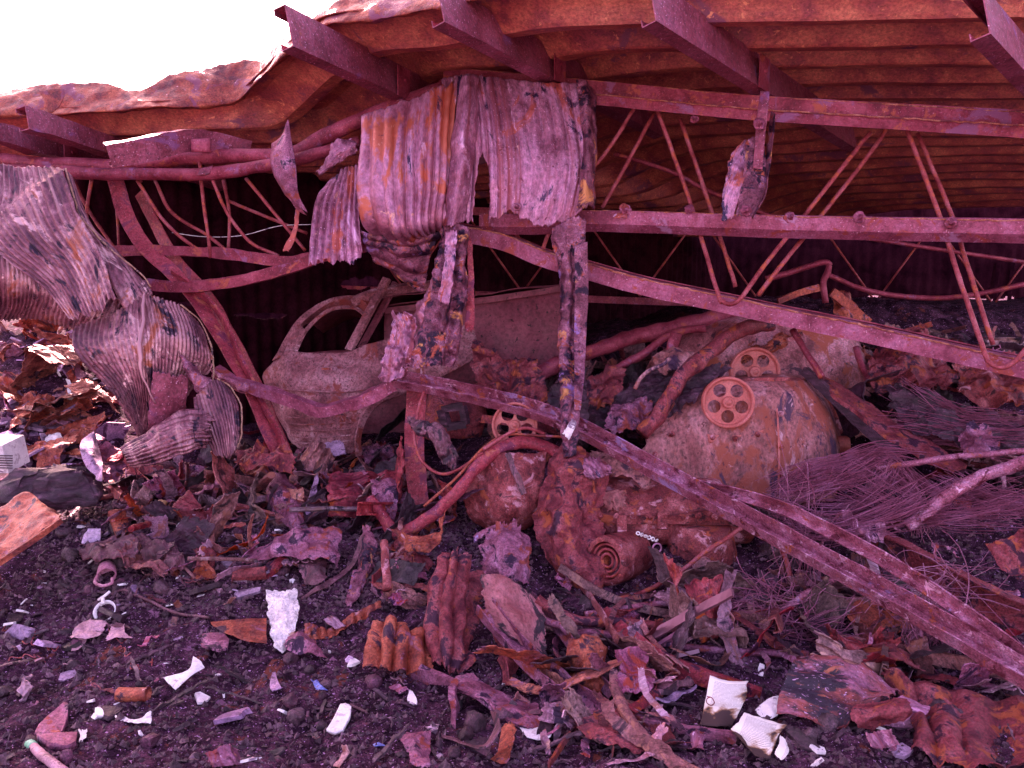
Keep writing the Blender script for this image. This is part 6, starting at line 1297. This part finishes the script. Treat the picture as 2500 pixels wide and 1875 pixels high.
# wires over the soil, and rusty zigzag springs
pipe('burnt_cable', lay([(330, 1455, 4.0), (340, 1425, 4.08), (360, 1405, 4.14), (400, 1398, 4.16), (440, 1410, 4.14), (500, 1420, 4.1), (545, 1405, 4.16), (570, 1375, 4.26), (610, 1360, 4.3)]), .006, 'wood', 'thin dark cable looping over the soil above the triangular plate', 'cable')
pipe('burnt_cable', lay([(272, 1452, 4.04), (300, 1440, 4.04), (330, 1452, 4.0), (380, 1475, 3.92), (430, 1497, 3.86), (510, 1508, 3.84)]), .008, 'wood', 'dark cord running from the teacup to the triangular plate', 'cable')
def spring(u, v, d, w, n, a, label):
    pts = []
    for k in range(n * 2 + 1):
        q = k / (n * 2)
        x = u + w * q
        p, dd = G(x + RNG.normal(0, 6), v + .6 * a * (1 if k % 2 else -1) * RNG.uniform(.4, 1.3) + 9 * math.sin(q * 5 + u), .008)
        pts.append(tuple(p))
    V, F = sweep(pts, circ(.003, 6), world=True, sub=5, jit=.02, js=9)
    return tag(mk('zigzag_spring', V, F, M['rod'], None, True), label, 'spring', 'rusty zigzag springs')
spring(5, 1545, 0, 140, 7, 14, 'rusty zigzag spring nearest the left edge of the soil')
spring(60, 1580, 0, 90, 4, 12, 'rusty zigzag spring just below the one at the left edge')
spring(15, 1612, 0, 120, 5, 8, 'lowest of the rusty zigzag springs, nearly flat in the soil')
spring(262, 1560, 0, 60, 3, 14, 'rusty zigzag spring poking out from the beige paper')
spring(320, 1628, 0, 62, 5, 12, 'tight rusty zigzag spring left of the white bow card')
spring(280, 1592, 0, 45, 4, 9, 'short rusty spring between the beige paper and the tight one')
# rag draped left of centre
scrap('draped_rag', [[(335, 1310, 4.3), (365, 1300, 4.3), (400, 1330, 4.28)], [(350, 1350, 4.18), (400, 1350, 4.12), (440, 1350, 4.16)], [(345, 1400, 4.06), (410, 1400, 4.02), (460, 1390, 4.06)]], 'wood', 'dark rag draped over a lump in the soil', 'rag', crum=(.03, 9))
scrap('bark_slab', [[(190, 1350, 4.3), (260, 1320, 4.34), (345, 1310, 4.34)], [(195, 1362, 4.2), (265, 1345, 4.2), (340, 1350, 4.2)], [(230, 1362, 4.2), (280, 1368, 4.14), (320, 1360, 4.16)]], 'wood', 'long dark slab of bark lying below the upright leaning can', 'bark', th=.012, crum=(.02, 9))

# ------------------------------------------------------------------ sunlit heap at the left, outside the gable
for k, (rows, m_, lb) in enumerate((
    ([[(180, 930, 6.6), (200, 918, 6.6), (235, 940, 6.55)], [(150, 975, 6.4), (180, 970, 6.36), (230, 985, 6.36)], [(140, 1010, 6.3), (190, 1000, 6.26), (240, 1000, 6.26)]], 'scrap_o', 'bright orange peaked sheet scrap catching the sun'),
    ([[(160, 920, 6.5), (172, 925, 6.5)], [(165, 960, 6.42), (190, 970, 6.4)], [(170, 985, 6.36), (208, 990, 6.34)]], 'white', 'white triangular shard standing against the bright peaked sheet'),
    ([[(110, 1050, 6.0), (180, 1030, 6.05), (262, 1010, 6.1)], [(110, 1070, 5.9), (180, 1060, 5.9), (265, 1020, 6.0)], [(115, 1085, 5.85), (180, 1080, 5.82), (230, 1050, 5.9)]], 'scrap_o', 'wavy orange strip lying across the sunlit heap'),
    ([[(65, 1080, 5.8), (100, 1075, 5.8), (138, 1085, 5.76)], [(68, 1110, 5.7), (105, 1110, 5.66), (138, 1110, 5.68)], [(80, 1130, 5.64), (110, 1132, 5.6), (134, 1125, 5.62)]], 'scrap_o', 'brown creased scrap below the wavy orange strip'),
    ([[(60, 960, 6.5), (100, 955, 6.5), (140, 965, 6.5)], [(30, 1040, 6.2), (60, 1020, 6.2), (120, 1000, 6.3)], [(20, 1060, 6.1), (40, 1050, 6.1), (60, 1030, 6.15)]], 'scrap_o', 'dark orange bent sheet at the left of the sunlit heap'),
    ([[(225, 965, 6.3), (270, 960, 6.3), (300, 975, 6.25)], [(220, 985, 6.2), (265, 990, 6.2), (300, 995, 6.2)]], 'scrap_r', 'red brown plate tucked under the curtain on the sunlit heap'),
    ([[(95, 1095, 5.7), (120, 1045, 5.8), (150, 1050, 5.8)], [(100, 1110, 5.65), (120, 1080, 5.7), (150, 1070, 5.7)]], 'white', 'crumpled white sheet shining in the sun beside the wavy strip'),
    ([[(80, 840, 7.4), (120, 838, 7.4), (172, 835, 7.4)], [(80, 855, 7.3), (130, 852, 7.3), (172, 855, 7.3)]], 'scrap_o', 'orange bar-like sheet below the wave-shaped cladding'))):
    scrap('sunlit_scrap', rows, m_, lb, crum=(.03, 6))
scrap('bent_flashing', [[(200, 1075, 5.4), (226, 1055, 5.42), (232, 1058, 5.42)], [(196, 1100, 5.3), (222, 1110, 5.26), (248, 1120, 5.3)], [(215, 1150, 5.2), (232, 1150, 5.18), (250, 1140, 5.2)], [(228, 1185, 5.1), (240, 1184, 5.1), (250, 1180, 5.1)]], 'grey', 'lavender grey bent flashing standing on its corner left of the heaped cladding', 'flashing', rag=(.02, .02, .04, .02), crum=(.006, 5), th=.006)
scrap('flashing_fold', [[(230, 1056, 5.44), (270, 1080, 5.42), (315, 1100, 5.4)], [(248, 1118, 5.32), (280, 1140, 5.3), (310, 1150, 5.3)], [(252, 1180, 5.12), (275, 1180, 5.12), (300, 1165, 5.16)]], 'scrap_m', 'dark folded sheet leaning behind the bent flashing', rag=(.02, .05, .1, .02))
bx = thing('vented_box', 'white plastic box with vent slots at the left edge of the sunlit heap', 'box', W(0, 1140, 5.4))
V, F = sweep([(-60, 1105, 5.5), (40, 1108, 5.45)], rect(.2, .20), sub=2, up=(0, -.2, 1))
mk('box_shell', V, F, M['white'], bx, False)
for k in range(6):
    V, F = sweep([(-10, 1112 + k * 6, 5.345), (30, 1113 + k * 6, 5.33)], rect(.008, .006), sub=1); mk('vent_slot', V, F, M['char'], bx, False)
V, F = loft([(125, 1225, 5.25, 120, .16), (120, 1195, 5.25, 128, .2), (128, 1165, 5.25, 100, .16), (150, 1150, 5.25, 60, .08)], 48, 2.2, .13, 8)
tag(mk('charred_log', V, F, M['char'], None), 'thick charred log lying below the bent flashing', 'log')
for (rows, m_, lb) in (
    ([[(520, 1140, 5.0), (560, 1135, 5.0), (640, 1130, 5.05), (690, 1140, 5.05)], [(500, 1160, 4.9), (560, 1160, 4.86), (640, 1150, 4.9), (690, 1150, 4.95)], [(520, 1180, 4.86), (570, 1185, 4.8), (620, 1180, 4.82), (660, 1190, 4.84)]], 'scrap_o', 'flattened orange brown sheet stretching from the heaped cladding to the bent column'),
    ([[(300, 1150, 5.0), (350, 1140, 5.0), (400, 1145, 5.0)], [(310, 1180, 4.9), (360, 1185, 4.84), (410, 1170, 4.88)], [(330, 1200, 4.84), (370, 1205, 4.8), (440, 1195, 4.82)]], 'scrap_r', 'glossy twisted red scrap under the heaped cladding'),
    ([[(420, 1140, 5.05), (470, 1130, 5.05), (520, 1140, 5.05)], [(410, 1165, 4.95), (460, 1165, 4.9), (510, 1160, 4.94)], [(440, 1180, 4.9), (480, 1182, 4.88), (500, 1175, 4.9)]], 'scrap_m', 'mauve bulging scrap between the red scrap and the flattened sheet'),
    ([[(440, 1265, 4.7), (470, 1245, 4.72), (495, 1235, 4.74)], [(450, 1268, 4.66), (475, 1262, 4.64), (490, 1265, 4.64)]], 'scrap_r', 'small red wedge of sheet on the dark soil'),
    ([[(700, 1140, 5.2), (780, 1150, 5.1), (850, 1155, 5.1), (890, 1165, 5.1)], [(720, 1165, 5.1), (790, 1185, 5.0), (850, 1195, 5.0), (900, 1190, 5.0)]], 'scrap_r', 'bent red rail-like scrap under the car'),
    ([[(880, 1095, 5.5), (920, 1085, 5.5), (960, 1090, 5.5)], [(890, 1140, 5.3), (930, 1140, 5.3), (965, 1130, 5.3)], [(905, 1165, 5.2), (930, 1175, 5.2), (960, 1180, 5.2)]], 'scrap_m', 'striped corrugated scrap wedged under the wheel arch'),
    ([[(905, 1170, 5.1), (940, 1165, 5.1), (970, 1175, 5.1)], [(915, 1230, 4.95), (940, 1240, 4.9), (970, 1260, 4.9)], [(935, 1270, 4.86), (950, 1290, 4.8), (975, 1310, 4.8)]], 'scrap_m', 'fluted sheet scrap leaning left of the post foot'),
    ([[(830, 1190, 5.0), (845, 1165, 5.0), (870, 1160, 5.0)], [(835, 1215, 4.9), (850, 1205, 4.9), (865, 1200, 4.9)], [(835, 1250, 4.8), (845, 1240, 4.8), (858, 1235, 4.8)]], 'beige', 'pale frayed paper-like scrap in the rubble under the car')):
    scrap('torn_scrap', rows, m_, lb, crum=(.03, 7))

# ------------------------------------------------------------------ countless-looking rubble: individuals by kind, then crumbs
M0 = dict(M)
for k_, v_ in (('scrap_r', .5), ('scrap_m', .5), ('scrap_o', .3), ('char', .35), ('wood', .4), ('grey', .35), ('clod', .35), ('sheet', .4), ('mach_r', .4), ('machine', .35)): M[k_] = varied(k_, v_)
def proto_sheet(name, mat, sz, corr=None):
    """torn bit of sheet metal: flat panels meeting in sharp creases, ragged rim"""
    nx = int(RNG.integers(2, 5))
    xs = np.linspace(-.6, .6, nx + 1) + RNG.normal(0, .05, nx + 1)
    zs = np.cumsum(np.concatenate([[0], RNG.normal(0, .28, nx)])) * np.diff(xs).mean() * 2.2
    hw = .22 + .2 * RNG.random()
    sk = RNG.normal(0, .25)
    P = []
    for y in (-hw, 0, hw):
        row = []
        for i in range(nx + 1):
            k = 1 + RNG.normal(0, .22)
            row.append((xs[i] * sz + y * sk * sz, y * k * sz, (zs[i] + RNG.normal(0, .03)) * sz))
        P.append(row)
    o = sheet(name, [[tuple(np.array(r[i]) * (1 - f) + np.array(r[i + 1]) * f) for i in range(nx) for f in (0, .25, .75)] + [r[-1]] for r in P], M[mat], res=(30, 18),
              corr=corr, crum=(.03 * sz, 4 / sz), ridge=1.2, rag=(.12, .12, .14, .12), rf=10, th=.004, world=True, seed=RNG.random() * 90, smooth=False)
    return o
def proto_shard(name, mat, sz, lng=1.0, th=.12):
    n = RNG.integers(5, 9)
    a = np.sort(RNG.random(n)) * 2 * math.pi
    r = .5 + .35 * RNG.random(n)
    x, y = r * np.cos(a) * lng * sz, r * np.sin(a) * sz / lng ** .5
    t = th * sz
    b = RNG.normal(0, .12, 2)
    V = [(x[i], y[i], t + x[i] * b[0] + RNG.normal(0, t * .3)) for i in range(n)] + [(x[i] * 1.04, y[i] * 1.04, x[i] * b[0] - t + RNG.normal(0, t * .3)) for i in range(n)]
    F = [list(range(n)), list(range(n, 2 * n))[::-1]] + [[i, n + i, n + (i + 1) % n, (i + 1) % n] for i in range(n)]
    return mk(name, V, F, M[mat], None, False, origin=(0, 0, 0))
def proto_clod(name, mat, sz):
    V, F = loft([(0, 0, -.4, .25, .22), (0, 0, -.2, .44, .4), (0, 0, .1, .46, .42), (0, 0, .35, .3, .28), (0, 0, .45, .08, .08)], 14, 2, 0, world=True)
    V = V * sz
    V = V + np.stack([fbm(V / sz * 1.9 + k + RNG.random() * 50, 4) for k in (1, 20, 40)], -1) * .34 * sz
    return mk(name, V, F, M[mat], None, True, origin=(0, 0, 0))
def proto_stick(name, mat, sz):
    m = 7
    pts = [(0 + RNG.normal(0, .01) * sz, (i / (m - 1) - .5) * sz, RNG.normal(0, .012) * sz) for i in range(m)]
    w = (.04 + .05 * RNG.random()) * sz
    V, F = sweep(pts, rect(w, w * (.3 + .5 * RNG.random())), world=True, sub=3, jit=.05 * sz, js=9 / sz, taper=[.4, .9, 1, .9, .8, .3])
    return mk(name, V, F, M[mat], None, False, origin=(0, 0, 0))
CLEAR = [(1020, 1300, 1350, 1660), (870, 1490, 1070, 1660), (740, 1260, 930, 1480), (490, 1490, 740, 1600), (1430, 1150, 1850, 1475), (1560, 920, 2070, 1215), (1630, 1640, 1960, 1900), (640, 1430, 740, 1600), (1120, 1100, 1335, 1300)]
def scatter(protos, n, region, label, cat, group, smin=.6, smax=1.4, tilt=.5, sink=.0, dense=None):
    """region: list of (u0, v0, u1, v1, weight); every piece is an object of its own resting on the ground"""
    Wt = np.array([r_[4] for r_ in region], float); Wt /= Wt.sum()
    first = set()
    for k in range(n):
        r_ = region[RNG.choice(len(region), p=Wt)]
        u, v = RNG.uniform(r_[0], r_[2]), RNG.uniform(r_[1], r_[3])
        if any(x0 < u < x1 and y0 < v < y1 for x0, y0, x1, y1 in CLEAR): u, v = RNG.uniform(300, 1000), RNG.uniform(1150, 1290)
        pt, d = G(u, v)
        p = protos[k % len(protos)]
        if p.name in first: o = p.copy(); C.objects.link(o)
        else: o = p; first.add(p.name)
        s = RNG.uniform(smin, smax) * RNG.choice([.7, 1, 1, 1.35])
        o.location = Vector(pt) + Vector((0, 0, sink * s))
        o.rotation_euler = (RNG.normal(0, tilt), RNG.normal(0, tilt), RNG.uniform(0, 6.28))
        o.scale = (s, s * RNG.uniform(.8, 1.2), s * RNG.uniform(.8, 1.2))
        tag(o, label, cat, group)
FRONT = [(0, 1420, 1250, 1870, 3), (1200, 1600, 2500, 1870, 2), (150, 1230, 900, 1450, 2), (0, 1300, 300, 1600, 1)]
MID = [(280, 1130, 900, 1420, 3), (840, 1180, 1250, 1480, 3), (1150, 1250, 1700, 1640, 3), (1700, 1400, 2200, 1640, 2), (2080, 1480, 2500, 1700, 1), (1300, 1650, 1700, 1860, 1)]
BANK = [(1130, 790, 1600, 960, 2), (2080, 820, 2500, 960, 2), (600, 1080, 1000, 1260, 2), (1330, 900, 1700, 1130, 2), (2050, 880, 2500, 1250, 3), (1600, 1200, 2000, 1450, 1), (560, 1050, 960, 1220, 1), (1150, 950, 1450, 1080, 1)]
SUNNY = [(0, 800, 280, 1150, 1)]
scatter([proto_clod('soil_clod', 'clod', .055) for _ in range(8)], 280, FRONT + MID[:3], 'dark crumbly clod of burnt soil on the ground', 'clod', 'clods of burnt soil', .5, 1.6, 1.5, .008)
scatter([proto_stick('charred_stick', 'char', .22) for _ in range(8)] + [proto_stick('charred_stick', 'wood', .2) for _ in range(6)], 240, FRONT + MID + MID, 'charred splinter of wood lying in the rubble', 'splinter', 'charred splinters in the rubble', .5, 1.5, .35, .012)
scatter([proto_sheet('rust_scrap', 'scrap_r', .22) for _ in range(5)] + [proto_sheet('rust_scrap', 'mach_r', .2) for _ in range(3)] + [proto_sheet('rust_scrap', 'scrap_r', .24, (4, .008, 't')) for _ in range(3)], 200, MID + BANK, 'crumpled scrap of rust-red sheet in the heap', 'metal scrap', 'rust-red sheet scraps', .5, 1.5, .7, .02)
scatter([proto_sheet('mauve_scrap', 'scrap_m', .2) for _ in range(5)] + [proto_sheet('mauve_scrap', 'scrap_m', .22, (5, .007, 't')) for _ in range(3)], 130, MID + BANK + SUNNY, 'crumpled scrap of mauve sheet in the heap', 'metal scrap', 'mauve sheet scraps', .5, 1.25, .7, .02)
scatter([proto_sheet('orange_scrap', 'scrap_o', .16) for _ in range(6)], 70, MID[:2] + SUNNY * 8, 'small crumpled scrap of orange rusted sheet', 'metal scrap', 'orange sheet scraps', .5, 1.2, .7, .02)
scatter([proto_sheet('char_scrap', 'char', .3) for _ in range(6)], 120, BANK + BANK + MID, 'blackened flake of burnt board in the heap', 'burnt flake', 'blackened board flakes', .5, 1.3, .6, .02)
scatter([proto_shard('stone_chip', 'char', .06, 1.3) for _ in range(7)] + [proto_shard('stone_chip', 'scrap_m', .045, 1.2) for _ in range(4)], 220, FRONT + MID[:3], 'small broken chip lying on the soil', 'chip', 'broken chips on the soil', .5, 1.5, .4, .006)
scatter([proto_shard('pale_chip', 'white', .035, 1.3) for _ in range(6)], 90, FRONT + MID[:1] + SUNNY, 'tiny white chip on the dark soil', 'chip', 'white chips on the soil', .5, 1.4, .4, .008)
scatter([proto_shard('grey_shard', 'grey', .04, 1.3) for _ in range(6)], 80, FRONT + SUNNY * 6 + MID[:1], 'blue grey glassy shard in the rubble', 'shard', 'blue grey shards in the rubble', .5, 1.5, .5, .01)
scatter([proto_shard('roof_slate', 'grey', .13, 1.0, .05) for _ in range(5)], 60, SUNNY, 'large grey flat piece on the sunlit heap', 'slab', 'grey pieces on the sunlit heap', .5, 1.3, .5, .02)

scatter([proto_sheet('sunlit_sheet', 'scrap_o', .42) for _ in range(5)], 16, SUNNY, 'big orange rusted sheet scrap on the sunlit heap', 'metal scrap', 'orange scraps on the sunlit heap', .6, 1.2, .5, .05)
def proto_bar(name, mat, sz):
    k = RNG.normal(0, .3, 3)
    t = np.linspace(-.5, .5, 5)
    kink = RNG.choice(5)
    pts = [tuple(np.array((x, k[0] * x * x + (.12 * k[1] if i > kink else 0), k[2] * .5 * x * x)) * sz) for i, x in enumerate(t)]
    pr = [circ(.012, 9), ang(.035, .035, .005), rect(.012, .04), circ(.018, 9), chan(.03, .06, .005)][int(RNG.integers(5))]
    V, F = sweep(pts, pr, world=True, sub=6, jit=.006, js=14, twist=RNG.normal(0, .5))
    return mk(name, V, F, M[mat], None, False, origin=(0, 0, 0))
scatter([proto_bar('steel_bar', m_, .75) for m_ in ('scrap_r', 'mach_r', 'scrap_m', 'scrap_r', 'sheet', 'mach_r') for _ in range(3)], 110, MID + BANK, 'bent length of rusted steel bar in the heap', 'steel bar', 'bent steel bars in the heap', .5, 1.3, .22, .05)
def proto_sliver(name, mat, sz):
    k = RNG.normal(0, .22, 3)
    w = (.05 + .06 * RNG.random()) * sz
    t = np.linspace(-.5, .5, 6)
    mid = [np.array((x, k[0] * x * x + .1 * math.sin(5 * x + k[1] * 9), abs(k[2]) * x * x * 1.5 + .03 * math.sin(7 * x))) * sz for x in t]
    a_ = RNG.normal(0, .6, 6).cumsum() * .4
    rows = [[tuple(m_ + s * w * np.array((0, math.cos(q), math.sin(q)))) for m_, q in zip(mid, a_)] for s in (-1, 0, 1)]
    return sheet(name, rows, M[mat], res=(36, 8), crum=(.012 * sz, 8 / sz), rag=(.35, .08, .35, .08), th=.003, world=True, seed=RNG.random() * 90, smooth=False)
scatter([proto_sliver('metal_sliver', m_, .34) for m_ in ('scrap_r', 'scrap_m', 'sheet', 'scrap_r', 'strip', 'mach_r', 'sheet', 'scrap_o') for _ in range(2)], 290, MID + BANK + MID, 'bent sliver of torn sheet metal in the heap', 'metal sliver', 'bent metal slivers in the heap', .5, 1.5, .5, .03)
scatter([proto_sheet('pale_flake', 'sheet', .09) for _ in range(6)] + [proto_sheet('pale_flake', 'machine', .08) for _ in range(3)], 170, MID + BANK + FRONT[:2], 'small pale flake of metal skin in the rubble', 'metal flake', 'pale metal flakes in the rubble', .5, 1.4, .6, .02)

# crumbs: far more than anyone could count, one object
n = 36000
uu = np.concatenate([RNG.uniform(-60, 2560, n), RNG.uniform(100, 1300, n // 2)])
vv = np.concatenate([RNG.uniform(1180, 1890, n), RNG.uniform(1150, 1500, n // 2)])
dd = np.array([G(u, v)[1] for u, v in zip(uu[::1][:0], vv[:0])])
# ray-march all at once on a coarse depth ladder
D_ = np.arange(2.0, 8, .03)
P0 = np.stack([W(u, v, 1.0) for u, v in zip(uu, vv)]) - np.array(EYE)
best = np.full(len(uu), np.nan)
for d in D_:
    q = np.array(EYE) + P0 * d
    hit = np.isnan(best) & (q[:, 2] < H(q[:, 0], q[:, 1], False))
    best[hit] = d
ok = ~np.isnan(best)
q = np.array(EYE) + P0[ok] * best[ok][:, None]
q[:, 2] = H(q[:, 0], q[:, 1])
oct_ = np.array([(1, 0, 0), (-1, 0, 0), (0, 1, 0), (0, -1, 0), (0, 0, 1), (0, 0, -1)], float)
of = np.array([(0, 2, 4), (2, 1, 4), (1, 3, 4), (3, 0, 4), (2, 0, 5), (1, 2, 5), (3, 1, 5), (0, 3, 5)])
m = len(q)
sz = (.003 + .017 * RNG.random(m) ** 5)[:, None, None]
V = q[:, None] + oct_[None] * sz * RNG.uniform(.5, 1.5, (m, 6, 3)) + RNG.normal(0, .3, (m, 6, 3)) * sz
F = (of[None] + 6 * np.arange(m)[:, None, None]).reshape(-1, 3)
tag(mk('crumbs', V.reshape(-1, 3), F, M['clod'], None, False, origin=(0, 0, 0)), 'fine crumbs of soil and cinder covering the ground', 'crumbs', kind='stuff')
